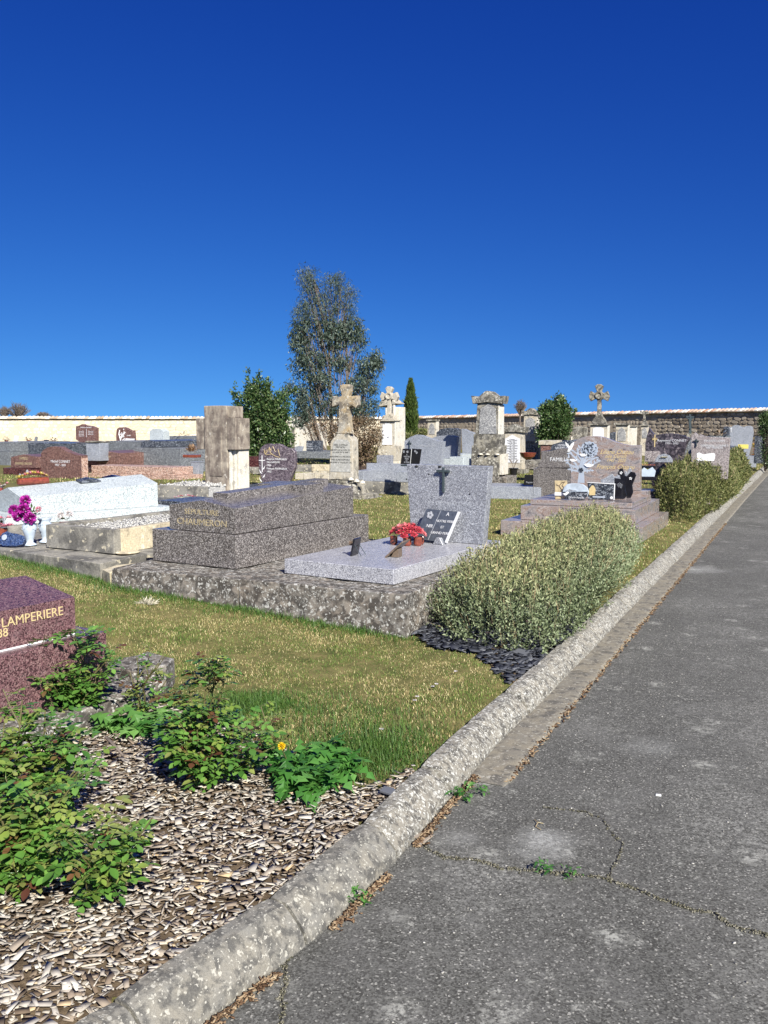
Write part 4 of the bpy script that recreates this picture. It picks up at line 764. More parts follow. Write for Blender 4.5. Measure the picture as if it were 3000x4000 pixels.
# crucifix in front of the wall
f = FR(2680, 30, 15); t = T(f, 'crucifix', 'dark iron crucifix with a figure on a stone block, against the far wall', 'crucifix')
B().prism([f.uv(*p) for p in ((2690,1700),(2702,1700),(2700,1632),(2712,1630),(2712,1626),(2699,1626),(2698,1618),(2692,1618),(2692,1626),(2680,1624),(2680,1629),(2692,1632))], .02, .06, .004).obj('cross', IRON, t)
B().prism([f.uv(*p) for p in ((2691,1676),(2697,1676),(2699,1655),(2701,1640),(2711,1634),(2710,1631),(2698,1634),(2697,1627),(2693,1627),(2692,1634),(2681,1630),(2680,1633),(2690,1640),(2690,1655))], -.03, .019, .01).obj('figure', IRON, t)
box_px(f, t, 2680, 2712, 1720, 1694, -.1, .3, ST_OLD, 'stone_block', (.15,.01)); box_px(f, t, 2674, 2718, 1780, 1720.3, -.15, .4, ST_OLD, 'stone_block', (.15,.01))
# ------------------------------------------------------------------ grey headstones in the middle
def tomb(name, label, cat, f, x0, x1, L, z0, m, tiers, group=None): pass
pts = [(1578,1822),(1722,1824),(1732,1724)]+[(1712,1723),(1690,1716),(1665,1707),(1645,1700),(1625,1698)][0:]+[(1600,1708),(1580,1722)]
t, f = stele('headstone', 'grey granite headstone with sloping shoulder and small iron cross, behind the slab grave', 'headstone', pts, 20.5, 30, .13, GR_PALE)
u, z_ = f.uv(1601,1732); B().box(u-.009, u+.009, -.03, -.012, z_-.2, z_+.07, .002).box(u-.055, u+.055, -.032, -.01, z_-.005, z_+.013, .002).box(u-.004,u+.004,-.012,0,z_-.1,z_-.09,0).obj('iron_cross', IRON, t)
zz = f.uv(1700,1822)[1]; B().box(-.1, f.uv(1722,1820)[0]+.1, -.1, .3, -.02, max(.12, zz-.004), .006).obj('ledger_slab', GR_PALE, t)
box_px(f, t, 1733, 1788, 1830, 1787, .3, .62, GR_WHITE, 'side_block', None)
text(t, 'FAMILLE FOYER', (f.uv(1672,1742)[0], -.002, f.uv(1672,1742)[1]), .06, GREYL)
f2 = FR(1570, 18.8, 34); t = T(f2, 'book_plaque', 'black open-book plaque with engraved flowers, leaning left of the grey headstone with sloping shoulder', 'plaque')
B().prism([f2.uv(*p) for p in ((1564,1813),(1602,1813),(1607,1755),(1590,1752),(1572,1753))], 0, .02, .003).obj('left_page', BLACK, t); B().prism([f2.uv(*p) for p in ((1603.4,1813),(1637,1814),(1646,1754),(1630,1754),(1609,1752))], 0, .02, .003).obj('right_page', BLACK, t)
B().prism([f2.uv(*p) for p in ((1602.2,1813),(1603.2,1813),(1608.6,1753),(1607.4,1753))], -.004, .018, 0).obj('spine', WHITE, t)
for s_, y_ in (('A',1777), ('NOTRE',1784), ('PÈRE',1792), ('ET',1799), ('G PERE',1806)): u, z_ = f2.uv(1589, y_); text(t, s_, (u, -.002, z_), .045, GREYL)
b = B()
for px, py in ((1578,1764), (1592,1765), (1622,1762), (1628,1768)): u, z_ = f2.uv(px, py); rosette(b.bm, Vector((u,-.003,z_)), .03, 1, 6, Vector((0,-1,0)), .05)
b.obj('engraved_flowers', GREYL, t)
z_ = f2.uv(1600,1815)[1]; B().box(.0, .5, -.05, .12, z_-.035, z_-.002, .004).obj('stand', IRON, t)
pts = [(1690,1790),(1776,1790),(1785,1706)]+[(1765,1702),(1740,1701),(1715,1703),(1695,1708),(1684,1713)]
t, f = stele('headstone', 'grey headstone with gently arched top, second of the grey group, behind a pale block', 'headstone', pts, 24, 30, .16, GR_PALE); B().box(-.2, f.uv(1776,1790)[0]+.4, -.25, .35, -.02, f.uv(1740,1791)[1], .005).obj('plinth', GR_WHITE, t)
pts = [(1712,1790),(1788,1790),(1791,1676)]+[(1775,1673),(1745,1672),(1722,1676),(1704,1690)]
t, f = stele('headstone', 'darkest grey rounded headstone of the grey group right of the niche stone', 'headstone', pts, 28, 30, .2, GR_BLUE); B().box(-.2, f.uv(1788,1790)[0]+.2, -.2, .4, -.02, f.uv(1740,1790.5)[1], .005).obj('plinth', GR_PALE, t)
pts = [(1806,1770),(1850,1770),(1851,1690)]+[(1842,1688),(1828,1683),(1815,1676),(1802,1675)]
t, f = stele('headstone', 'grey headstone with falling curved top, nearest the tall pillar', 'headstone', pts, 31, 30, .16, GR_PALE); B().box(-.2, f.uv(1850,1770)[0]+.3, -1.6, .35, -.02, f.uv(1820,1770.5)[1], .005).obj('plinth', GR_WHITE, t)
t = thing('low_hedge', 'small clipped yellow-green border plants left of the tall pillar', 'plants', P(1820,1800), 0)
# open granite surround with a beam
f = FR(1400, 19.9, 22); t = T(f, 'granite_surround', 'empty pale granite grave surround raised on a concrete base, left of the slab headstone', 'grave')
zt = f.uv(1500,1830)[1]; z1 = f.uv(1500,1882)[1]; xr = f.uv(1590,1880)[0]+.1
B().box(-.15, xr, 0, .9, -.05, z1, .008).rough(.15,.006,5).obj('concrete_bed', ST_SMOOTH, t)
B().box(-.15, xr-.0, .8, .92, z1, f.uv(1500,1817)[1], .006).obj('rear_beam', GR_PALE, t); B().box(-.15, .12, .02, .79, z1+.002, f.uv(1410,1840)[1], .006).obj('side_block', GR_PALE, t); B().box(xr-.36, xr-.02, .02, .79, z1+.002, f.uv(1540,1840)[1]-.01, .006).obj('side_block', GR_PALE, t); B().box(.13, xr-.37, .02, .1, z1+.002, z1+.05, .004).obj('front_rail', GR_PALE, t)
f = FR(1471, 22.6, 22); t = T(f, 'small_headstone', 'low square blue-grey granite marker behind the empty surround', 'headstone'); box_px(f, t, 1471, 1530, 1815, 1779, 0, .12, GR_GREY, 'marker', None); box_px(f, t, 1460, 1590, 1840, 1815.4, -.1, .3, GR_PALE, 'base', None)
# ------------------------------------------------------------------ Famille tombs, right of centre
f = FR(2086, 18.3, 26); t = T(f, 'family_tomb', 'dark speckled granite tomb lettered FAMILLE, partly hidden by the metal tree', 'tomb')
U = lambda px, py: f.uv(px, py)
B().prism([U(2090,1828),U(2320,1828),U(2320,1790),U(2230,1752),U(2190,1751),U(2124,1768)], .12, 1.9, .004).obj('tomb_cover', GR_DARK, t)
zt = U(2100,1829)[1]; B().box(0, 1.35, 0, 2.05, .0, zt, .004).obj('plinth', GR_DARK, t)
text(t, 'FAMILLE', (U(2173,1798)[0]+.03, .118, U(2173,1796)[1]), .115, PLAQ, sx=.95)

f = FR(2146, 20, 26); t = T(f, 'family_tomb', 'low dark tomb lettered FAMILLE LECERF-BE behind the other family tomb', 'tomb')
B().prism([f.uv(*p) for p in ((2148,1762),(2290,1762),(2290,1735),(2238,1718),(2205,1722),(2158,1736))], 0, 1.8, .004).obj('tomb_cover', GR_BLUE, t); B().box(-.15, 1.0, -.1, 2.0, 0, f.uv(2200,1762.5)[1], .005).obj('plinth', GR_DARK, t)
text(t, 'FAMILLE', (f.uv(2196,1740)[0], -.002, f.uv(2196,1739)[1]), .055, PLAQ); text(t, 'LECERF-BE', (f.uv(2196,1751)[0], -.002, f.uv(2196,1750)[1]), .065, PLAQ)
f = FR(2048, 18.4, 22); t = T(f, 'black_plaque', 'upright black polished plaque left of the FAMILLE tomb plinth', 'plaque'); B().prism([f.uv(*p) for p in ((2044,1895),(2087,1895),(2087,1855),(2050,1855))], 0, .03, .003).obj('slab', BLACK, t, ); u, z_ = f.uv(2068,1884); text(t, 'Regrets', (u, -.002, z_), .045, GREYL)
f = FR(1915, 18.6, 20); t = T(f, 'ledger_slab', 'long low pale granite ledger on the grass right of the slab headstone', 'grave'); u1, z1 = f.uv(2110,1905); za = f.uv(1990,1900)[1]
B().box(-.3, u1*.86, 0, 1.0, .0, za, .006).obj('slab', GR_PALE, t); B().box(u1*.86+.004, u1+.15, -.004, .9, .0, za-.003, .006).obj('end_block', GR_PALE, t)
f = FR(2100, 30, 22); t = T(f, 'rusty_planter', 'rusty brown box grave with a stone rim, behind the gabled pillar', 'grave'); box_px(f, t, 2112, 2150, 1790, 1738, 0, .9, GR_BROWN, 'box', None); box_px(f, t, 2105, 2168, 1737.6, 1722, -.05, 1.2, ST_LIME, 'rim', (.15,.02))
f = FR(2050, 24.5, 22); t = T(f, 'low_border', 'low two-step lichened stone border behind the FAMILLE tomb', 'grave'); box_px(f, t, 2052, 2118, 1832, 1814, 0, .6, ST_BASE, 'lower_step', (.12,.015)); box_px(f, t, 2048, 2122, 1813.5, 1800, .1, .9, ST_OLD, 'upper_step', (.12,.015))
tp = thing('plant_pot', 'red-brown ceramic dish standing right of the DUMAND stone', 'pot', Q(2062,1790,27), 0); B().lathe([(.06,0),(.1,.03),(.2,.1),(.26,.22),(.22,.2),(.1,.06)], (0,0,-.05), 14).obj('dish', CERB, tp)
# ------------------------------------------------------------------ rose granite tomb with the metal tree
A = P(2610,2052); azc = 26; fr = Frame(A, azc); Lc = 2.3; Wc = 1.95; fr.O = A-fr.Y*Lc-fr.X*Wc
t = T(fr, 'rose_granite_tomb', 'stepped veined rose granite tomb with a wavy headstone lettered Chapau, beside the path', 'tomb')
B().box(0, Wc, 0, Lc, .002, .21).obj('lower_step', GR_VEIN, t)
B().box(.22, Wc-.14, .22, Lc-.02, .213, .41).obj('middle_step', GR_VEIN, t)
B().box(.3, Wc-.22, .42, Lc-.3, .413, .485).obj('top_slab', GR_VEIN, t)
hy = Lc-.52; g = Frame(fr.O+fr.Y*hy, azc); q0 = g.uv(2227,1925)[0]; q1 = g.uv(2500,1925)[0]
B().box(q0-.05, q1+.12, hy-.02, hy+.2, .413, .56).obj('headstone_base', GR_VEIN, t)
zb = .563
pts = [(q0, zb), (q1, zb)]+[g.uv(2501,1740)]+[g.uv(*p) for p in curve((2470,1740),(2440,1740),(2410,1728),3)+curve((2395,1722),(2345,1700),(2306,1704),5)+curve((2290,1705),(2250,1712),(2232,1738),4)]
B().prism(pts, hy, hy+.14, .005).obj('headstone', GR_VEIN, t)
for s_, px, py, sz in (('Liliane Chapau',2408,1766,.1), ('née Duriot',2404,1783,.085), ('1943 - 2020',2405,1799,.07), ('François Chapau',2402,1824,.1)): u, z_ = g.uv(px, py); text(t, s_, (u, hy-.002, z_), sz, GOLD, shear=.45, sx=.85)
# metal tree
my = .75; g = Frame(fr.O+fr.Y*my, azc); px2 = lambda x_, y_: g.uv(2180+x_/4.366, 1680+y_/4.366)
t = thing('metal_tree', 'silver cut-metal tree sculpture with round crown and small white birds on the rose granite tomb', 'sculpture', g.O, azc)
b = B()
def ribbon(b, pts, w, y=0.0, th=.006):
    q = [Vector(px2(*p)) for p in pts]; n = len(q); L_, R_ = [], []
    for i, p in enumerate(q):
        d = (q[min(i+1, n-1)]-q[max(i-1, 0)]).normalized(); nn = Vector((-d.y, d.x)); wi = w[0]+(w[1]-w[0])*i/(n-1); L_.append(p+nn*wi/2); R_.append(p-nn*wi/2)
    b.prism([tuple(v) for v in L_+R_[::-1]], y, y+th, 0)
ribbon(b, [(392,900),(395,800),(398,700),(405,560),(425,470)], (.1,.035)); b.obj('trunk', SILVER, t)
b = B(); k = 0
for pts in ([(350,690),(300,575),(235,520),(140,515)], [(350,650),(210,600),(150,545)], [(350,700),(250,685),(190,670)], [(390,560),(300,480),(215,400),(190,330)], [(400,500),(330,410),(240,345)], [(430,640),(520,560),(600,490),(680,465)], [(440,660),(560,610),(640,560),(715,525)], [(430,690),(510,690),(590,690)], [(420,600),(470,480),(560,430),(660,370)], [(410,480),(440,430),(520,330)], [(430,560),(520,500),(650,470)], [(340,420),(330,360),(380,290)]):
    ribbon(b, pts, (.034,.01), .001+.0004*k); k += 1
b.obj('branches', SILVER, t)
b = B(); k = 0
for x_, y_, a in ((140,515,180),(155,555,200),(180,450,100),(215,385,140),(240,345,160),(190,668,180),(235,690,260),(225,645,60),(310,465,80),(355,280,120),(330,330,90),(180,400,180),(345,530,90),(360,610,60),(265,630,260),(210,605,250),(600,495,30),(660,470,10),(700,525,0),(670,510,60),(620,545,100),(565,555,90),(580,690,0),(545,685,60),(495,700,270),(650,360,20),(640,410,0),(560,590,20)):
    c = px2(x_, y_); l, w_ = .062, .028; a = R(a); d = (math.cos(a), math.sin(a)); n_ = (-d[1], d[0])
    b.prism([(c[0]-d[0]*l/2, c[1]-d[1]*l/2), (c[0]-n_[0]*w_/2, c[1]-n_[1]*w_/2), (c[0]+d[0]*l/2, c[1]+d[1]*l/2), (c[0]+n_[0]*w_/2, c[1]+n_[1]*w_/2)], .002, .008, 0)
b.obj('metal_leaves', SILVER, t)
c = px2(530,335); b = B(); pts = []
for k in range(28): a = k/28*2*math.pi; r_ = .118*(1+.1*(k % 2)); pts.append((c[0]+r_*math.cos(a), c[1]+r_*.95*math.sin(a)))
b.prism(pts, .007, .012, 0).obj('pierced_crown', SILVER, t)
b = B()
for k in range(46): a = random.uniform(0, 6.28); r_ = .105*math.sqrt(random.random()); ps = (c[0]+r_*math.cos(a), c[1]+r_*math.sin(a)); l = random.uniform(.012, .028); a2 = random.uniform(0, 3.1); b.prism([(ps[0]-l*math.cos(a2), ps[1]-l*math.sin(a2)), (ps[0]+.008*math.sin(a2), ps[1]-.008*math.cos(a2)), (ps[0]+l*math.cos(a2), ps[1]+l*math.sin(a2)), (ps[0]-.008*math.sin(a2), ps[1]+.008*math.cos(a2))], .003, .0065, 0)
b.obj('crown_cutouts', GR_BLUE, t, loc=(0,0,0)); t.children[-1].location = (0, -.0005, 0)
c = px2(392,683); b = B(); b.lathe([(.03,0),(.036,.0),(.036,.004),(.03,.004)], (0,0,0), 16).obj('knot_ring', GR_BLUE, t, loc=(c[0], -.001, c[1]), rot=(math.pi/2, 0, 0))
def bird(x_, y_, s_, fl):
    c = px2(x_, y_); q = [(-.5,.05),(-.35,.2),(-.15,.15),(.1,.2),(.35,.05),(.6,.15),(.55,-.05),(.2,-.2),(-.15,-.2)] if not fl else [(-.1,-.55),(-.3,-.5),(-.15,-.2),(-.5,.3),(-.55,.6),(-.2,.3),(0,.05),(.1,.35),(.5,.65),(.4,.2),(.25,-.1),(.15,-.3)]
    B().prism([(c[0]+p[0]*s_, c[1]+p[1]*s_) for p in q], -.012, -.003, 0).obj('metal_bird', WHITE, t)
bird(205,290,.125,True); bird(425,425,.1,False); bird(255,515,.095,False); bird(520,600,.125,False)
B().box(px2(330,885)[0], px2(460,885)[0], -.03, .04, .4855, .51, .003).obj('foot', IRON, t)
# plaques on the rose tomb
def rplaque(label, pts, y, m, th=.02, name='memorial_plaque', dx=0):
    g = Frame(fr.O+fr.Y*y, azc); t = thing(name, label, 'plaque', g.O, azc); q = [g.uv(2180+a/4.366, 1680+b_/4.366) for a, b_ in pts]; zl_ = min(p[1] for p in q); off = .4875-zl_
    q = [(a, b_+off*(1-(b_-zl_)/(max(p[1] for p in q)-zl_))) for a, b_ in q]
    B().prism(q, 0, th, .003).obj('plate', m, t); return t, g
t, g = rplaque('beige stone-look plaque engraved with a sheep shape, leftmost on the rose tomb', [(-50,1150),(150,1150),(150,862),(-60,862)], .62, BEIGE)
b = B()
for pp in ([(-30,930),(20,950),(60,900),(120,880)], [(20,950),(60,1010),(30,1060),(80,1120)], [(110,890),(70,940),(110,990)]): b.tube([(g.uv(2180+a/4.366,1680+c_/4.366)[0], -.002, g.uv(2180+a/4.366,1680+c_/4.366)[1]) for a, c_ in pp], .005, 5)
b.obj('engraved_lines', BRONZE, t); u, z_ = g.uv(2180+60/4.366, 1680+1120/4.366); B().box(u-.1, u+.1, -.016, -.001, z_-.0, z_+.05, .002).obj('name_tablet', PLAQ, t); 
t, g = rplaque('rounded glass plaque printed with a seascape and white gull', [(170,1200),(110,1160),(80,1100),(78,1050),(95,980),(150,925),(230,908),(350,908),(430,930),(500,985),(525,1060),(500,1140),(440,1190)], .58, GLASSP)
u, z_ = g.uv(2180+300/4.366, 1680+1050/4.366); B().prism([g.uv(2180+a/4.366,1680+c_/4.366) for a, c_ in ((178,1188),(118,1155),(88,1095),(86,1050),(518,1050),(512,1070),(492,1135),(436,1180))], -.003, -.001, 0).obj('dark_sea_print', GR_BLUE, t)
u, z_ = g.uv(2180+310/4.366, 1680+1150/4.366); text(t, 'Notre Famille', (u, -.0045, z_), .04, PLAQ, shear=.3); u, z_ = g.uv(2180+400/4.366, 1680+1085/4.366); text(t, 'Un cher ami', (u, -.0045, z_), .034, GREYL, shear=.3)
b = B(); c = g.uv(2180+135/4.366, 1680+1085/4.366); b.prism([(c[0]-.05,c[1]),(c[0]-.01,c[1]+.01),(c[0]+.02,c[1]+.035),(c[0]+.05,c[1]+.02),(c[0]+.02,c[1]-.01),(c[0]-.01,c[1]-.025)], -.005, -.0035, 0).obj('gull_print', WHITE, t)
b = B(); q = [g.uv(2180+a/4.366,1680+c_/4.366) for a, c_ in ((140,1030),(200,1005),(240,1020),(320,1030),(320,1040),(140,1040))]; b.prism(q, -.004, -.0015, 0).obj('boat_print', GR_PALE, t)
t, g = rplaque('dark rectangular plaque with bright frame edge, gilt photo and two small birds', [(510,1190),(945,1190),(960,915),(500,895)], .72, GR_BLUE)
b = B(); q = [g.uv(2180+a/4.366,1680+c_/4.366) for a, c_ in ((530,1110),(630,1110),(640,1010),(610,950),(580,940),(530,1000))]; b.prism(q, -.006, -.001, .001).obj('gilt_photo', GOLD, t); B().box(g.uv(2180+590/4.366,1680+1135/4.366)[0], g.uv(2180+805/4.366,1680+1135/4.366)[0], -.006, -.001, g.uv(2320,1680+1150/4.366)[1], g.uv(2320,1680+1125/4.366)[1], 0).obj('silver_tablet', SILVER, t)
q = [g.uv(2180+a/4.366,1680+c_/4.366) for a, c_ in ((946,1190),(958,1190),(970,912),(500,888),(500,896),(958,924))]; B().prism(q, -.004, .02, 0).obj('bright_frame_edge', WHITE, t); u, z_ = g.uv(2180+910/4.366, 1680+1155/4.366); B().lathe([(.02,0),(.02,.006),(.01,.008)], (0,0,0), 12).obj('round_stud', WHITE, t, loc=(u,0,z_), rot=(math.pi/2,0,0))
t, g = rplaque('black curved-edge plaque with engraved swirl, right of the dark framed plaque', [(960,1130),(1130,1130),(1175,1080),(1150,1000),(1140,930),(1190,800),(1080,830),(960,815)], 1.0, BLACK)
b = B()
for k in range(4): b.tube([(g.uv(2180+a/4.366,1680+c_/4.366)[0], -.002, g.uv(2180+a/4.366,1680+c_/4.366)[1]) for a, c_ in ((1000+k*8,930+k*14),(1050,900+k*22),(1100-k*6,940+k*16))], .0025, 4)
b.obj('engraved_swirl', GREYL, t)
t, g = rplaque('tall black flame-shaped plaque with a white star, rightmost on the rose tomb', [(1170,1090),(1240,1090),(1280,1010),(1265,900),(1330,760),(1310,715),(1240,700),(1170,770),(1140,760),(1100,650),(1050,655),(1020,720),(1030,820),(1090,900),(1150,1000)], 1.25, BLACK)
for x_, y_ in ((1237,825), (1075,728)): u, z_ = g.uv(2180+x_/4.366, 1680+y_/4.366); b = B(); rosette(b.bm, Vector((u, -.002, z_)), .025, 1, 5, Vector((0,-1,0)), .05); b.obj('white_star', WHITE, t)
t, g = rplaque('grey heart plaque with two overlapping hearts in front of the headstone', [(800,1090),(930,1090),(1000,940),(1060,820),(1050,770),(1010,762),(960,790),(920,745),(860,770),(815,800),(720,830),(760,1000)], 1.12, GR_PALE)
t, g = rplaque('small grey heart plaque leaning against the headstone, behind the flame plaque', [(1165,760),(1250,690),(1255,650),(1220,640),(1180,660),(1140,650),(1130,690)], 1.4, GR_PALE); g = None
B().box(.0, 0.001, 0, .001, 0, .001, 0).bm.free()
# ------------------------------------------------------------------ right-hand graves towards the wall
mauve = granite('granite_dark_mauve', (.03,.025,.03), (.075,.062,.072), (.2,.17,.18), 30, .22, .08, .4, .15)
f0pts = [(2548,1900),(2664,1900)]+curve((2668,1815),(2670,1745),(2698,1712),5)+curve((2665,1700),(2600,1685),(2570,1700),4)[0:]+curve((2560,1700),(2545,1690),(2536,1672),3)+curve((2526,1705),(2512,1760),(2530,1800),4)
t, f = stele('headstone', 'dark mauve wavy headstone lettered Raymond CONNET with a gold cross', 'headstone', f0pts, 18.5, 26, .14, mauve)
u, z_ = f.uv(2558,1716); B().box(u-.01, u+.01, -.008, -.001, z_-.16, z_+.1, 0).box(u-.055, u+.06, -.009, -.002, z_-.005, z_+.012, 0).obj('gold_cross', GOLD, t); b = B()
for k in range(6): b.tube([(u, -.004, z_), (u+.05*math.cos(.5+k), -.004, z_+.05*math.sin(.5+k)*1.2)], .004, 4)
b.obj('gold_rays', GOLD, t)
u, z_ = f.uv(2624,1721); text(t, 'Raymond CONNET', (u, -.002, z_), .07, PLAQ); u, z_ = f.uv(2624,1732); text(t, '1930 - 2022', (u, -.002, z_), .055, PLAQ)
B().box(-.2, .9, -.5, .3, -.02, .2, .006).obj('ledger', mauve, t)
f0 = [(2700,1872),(2841,1872),(2852,1710)]+[(2830,1709),(2800,1708),(2770,1706),(2750,1703),(2735,1697),(2727,1700),(2715,1690),(2700,1700)]
t, f = stele('headstone', 'rose-grey speckled headstone with a black cross, right of the dark mauve one', 'headstone', f0, 17.5, 26, .14, GR_ROSEGREY)
u, z_ = f.uv(2721,1723); B().box(u-.01, u+.01, -.03, -.012, z_-.11, z_+.045, .002).box(u-.055, u+.055, -.032, -.01, z_-.005, z_+.013, .002).box(u-.004,u+.004,-.012,0,z_-.06,z_-.05,0).obj('black_cross', IRON, t)
for s_, y_, sz in (('AUGUSTE CONN', 1722, .05), ('GERMAINE CONNET', 1741, .055), ('NÉE TREMON', 1749, .05)): u, z_ = f.uv(2790, y_); text(t, s_, (u, -.002, z_), sz, PLAQ)
B().box(-.1, .6, -.1, .25, -.02, .2, .006).obj('ledger', GR_ROSEGREY, t)
def gz(px, py, D): q = Q(px, py, D); return q
t = thing('book_plaque', 'open stone book plaque with a spray, left in front of the dark mauve headstone', 'plaque', Q(2518,1804,16.8), 24)
B().prism([(0,0),(.13,0),(.13,.2),(.1,.21),(.03,.2),(0,.19)], 0, .02, .002).prism([(.135,0),(.28,0),(.28,.19),(.24,.21),(.16,.21),(.135,.2)], 0, .02, .002).obj('pages', GR_ROSEGREY, t); b = B(); leaves(b.bm, Vector((.06,-.01,.08)), .05, 12, .03); b.obj('relief_spray', WHITE, t)
t = thing('round_plaque', 'round-topped translucent plaque with cream flowers, in front of the dark mauve headstone', 'plaque', Q(2593,1806,16.4), 24)
B().prism([(-.16,0),(.16,0),(.15,.06),(.1,.13),(0,.16),(-.1,.13),(-.15,.06)], 0, .02, .003).obj('plate', GR_PALE, t)
for k in range(6): bloom(t, 'cream_bloom', PYEL, (-.05+.02*k, -.02, .09+.01*(k % 2)), .02, layers=2)
t = thing('flower_trough', 'low trough of orange and red flowers at the left edge of the mauve grave', 'flowers', Q(2530,1830,16), 20); B().box(-.2, .14, -.06, .06, .0, .05).obj('trough', BLACK, t)
for k in range(9): bloom(t, 'orange_bloom', (PORA, PRED)[k % 2], (-.16+.035*k, random.uniform(-.04,.04), .06), .03, layers=2)
t = thing('glass_plaque', 'pale blue and white printed plaque low beside the rose tomb', 'plaque', Q(2533,1862,15.5), 20); B().prism([(-.14,0),(.1,0),(.12,.1),(.06,.17),(-.02,.12),(-.08,.16),(-.14,.1)], 0, .02, .003).obj('plate', VASE, t); B().box(-.18, .14, -.05, .08, -.06, -.003).obj('stand', BLACK, t); 
t = thing('book_plaque', 'white open book plaque on the rose-grey grave', 'plaque', Q(2752,1800,16), 24); B().prism([(-.12,0),(.05,0),(.05,.13),(-.02,.11),(-.1,.15),(-.14,.13)], 0, .02, .002).prism([(.055,0),(.16,0),(.18,.1),(.16,.14),(.055,.13)], 0, .02, .002).obj('pages', WHITE, t)
t = thing('flower_posy', 'small yellow and white posy above the second hedge shrub', 'flowers', Q(2733,1812,15.4), 0)
for k in range(7): bloom(t, 'small_bloom', (PYEL, PWHI)[k % 2], (-.09+.03*k, random.uniform(-.03,.03), .05+.02*(k % 3)), .03, layers=2)
b = B(); leaves(b.bm, Vector((0,0,.02)), .1, 24, .05); b.obj('leaves', LAUREL, t, kind='stuff')
t, f = stele('headstone', 'pale grey headstone with a double-scalloped top and cross, against the far right wall', 'headstone', [(2846,1780),(2925,1780),(2936,1740),(2944,1690)]+[(2941,1668),(2930,1663),(2915,1664),(2905,1669),(2892,1664),(2880,1660),(2868,1661),(2858,1667),(2844,1670)], 33, 24, .15, GR_PALE)
u, z_ = f.uv(2856,1676); B().box(u-.008, u+.008, -.01, -.001, z_-.12, z_+.06, 0).box(u-.04, u+.04, -.011, -.002, z_, z_+.015, 0).obj('white_cross', WHITE, t); B().box(-.3, 1.0, -.3, .4, 0, f.uv(2900,1780.5)[1], .005).obj('base', GR_PALE, t)
f = FR(2842, 28, 24); t = T(f, 'tomb', 'blue-grey tomb lettered ERON at the end of the hedge by the path', 'tomb')
B().prism([f.uv(*p) for p in ((2842,1785),(2897,1785),(2898,1756),(2880,1750),(2842,1745))], .1, 1.8, .004).obj('tomb_cover', GR_BLUE, t); B().box(-.3, .62, .0, 2, 0, f.uv(2870,1786)[1], .005).obj('plinth', GR_PALE, t); u, z_ = f.uv(2866,1767); text(t, 'ERON', (u, .097, z_), .12, PLAQ)
q = Q(2903,1745,27.6); t = thing('yellow_planter', 'bright yellow rectangular box on the blue-grey tomb', 'box', q, 24); B().box(-.15, .15, -.08, .08, -.06, .07).obj('box', PYEL, t)
t = thing('wreath', 'dark dried wreath lying on top of the rose-grey grave by the wall', 'wreath', Q(2812,1700,21), 0); b = B(); leaves(b.bm, Vector((0,0,0)), .16, 40, .12, .25); b.obj('dried_leaves', RUST, t, kind='stuff'); B().box(-.25, .25, -.05, .05, -.03, -.01).obj('support', IRON, t); B().box(-.2,.2,-.1,.5,-.9,-.031,.005).obj('tomb_block', GR_FAR, t)
f = FR(2935, 31, 24); t = T(f, 'headstone', 'dark green-black tomb behind the tall flower display at the right edge', 'headstone'); box_px(f, t, 2944, 2988, 1810, 1706, 0, .5, GR_BLUE, 'stone', None)
t = thing('flower_display', 'tall display of orange, pink and crimson flowers at the right end of the graves', 'flowers', P(2955,1812), 0)
zz0 = 0
for k in range(46):
    zz = random.uniform(.2, 1.1); w_ = .32*(1-.4*zz); mm = PRED if zz < .65 and zz > .4 else (PORA if k % 2 else PYEL)
    bloom(t, 'bloom', mm, (random.uniform(-w_, w_), random.uniform(-.12,.12), zz), .085, layers=2)
b = B(); leaves(b.bm, Vector((0,0,.15)), .36, 120, .13, .6); b.obj('foliage', LAUREL, t, kind='stuff')
# ------------------------------------------------------------------ left-hand graves, far side
f = FR(164, 22.0, 28); t = T(f, 'headstone', 'brown granite headstone with a wave-shaped top lettered CONNET 1957 - 2021', 'headstone')
pts = [(159,1890),(318,1886),(318,1779)]+curve((300,1777),(265,1768),(240,1752),4)+curve((228,1745),(200,1742),(185,1748),3)+[(168,1758),(160,1770)]
B().prism([f.uv(*p) for p in pts], 0, .2, .005).obj('stone', GR_BROWN, t); q = f.uv(318,1800); B().box(q[0]-.003, q[0]+.003, .0, .201, f.uv(318,1885)[1], f.uv(318,1782)[1], 0).obj('rough_side', GR_ROSE, t); 
text(t, 'Michel CONNET', (f.uv(236,1804)[0], -.002, f.uv(236,1803)[1]), .095, PLAQ); text(t, '1957 - 2021', (f.uv(236,1817)[0], -.002, f.uv(236,1817)[1]), .08, PLAQ)
B().box(-.3, 1.5, -.3, .4, -.02, max(.06, f.uv(230,1888)[1]), .006).obj('base', GR_BROWN, t)
f = FR(41, 23.5, 28); t = T(f, 'family_tomb', 'dark red-brown tomb lettered FAMILLE SIGAUDIERE-CHAUFOUR at the left', 'tomb')
B().prism([f.uv(*p) for p in ((42,1827),(143,1828),(142,1784),(92,1775),(43,1785))], 0, 1.7, .004).obj('tomb_cover', GR_BROWN, t); text(t, 'FAMILLE', (f.uv(92,1792)[0], -.002, f.uv(92,1791)[1]), .11, GOLD2, sx=.8); text(t, 'SIGAUDIERE-CHAUFOUR', (f.uv(92,1811)[0], -.002, f.uv(92,1811)[1]), .093, GOLD2, sx=.62)
B().box(-.24, 1.0, -.1, 1.9, .0, f.uv(92,1829)[1], .006).obj('plinth', granite('granite_oxblood', (.035,.012,.012), (.09,.03,.028), (.2,.09,.08), 60, .2, .1, .4, .2), t)
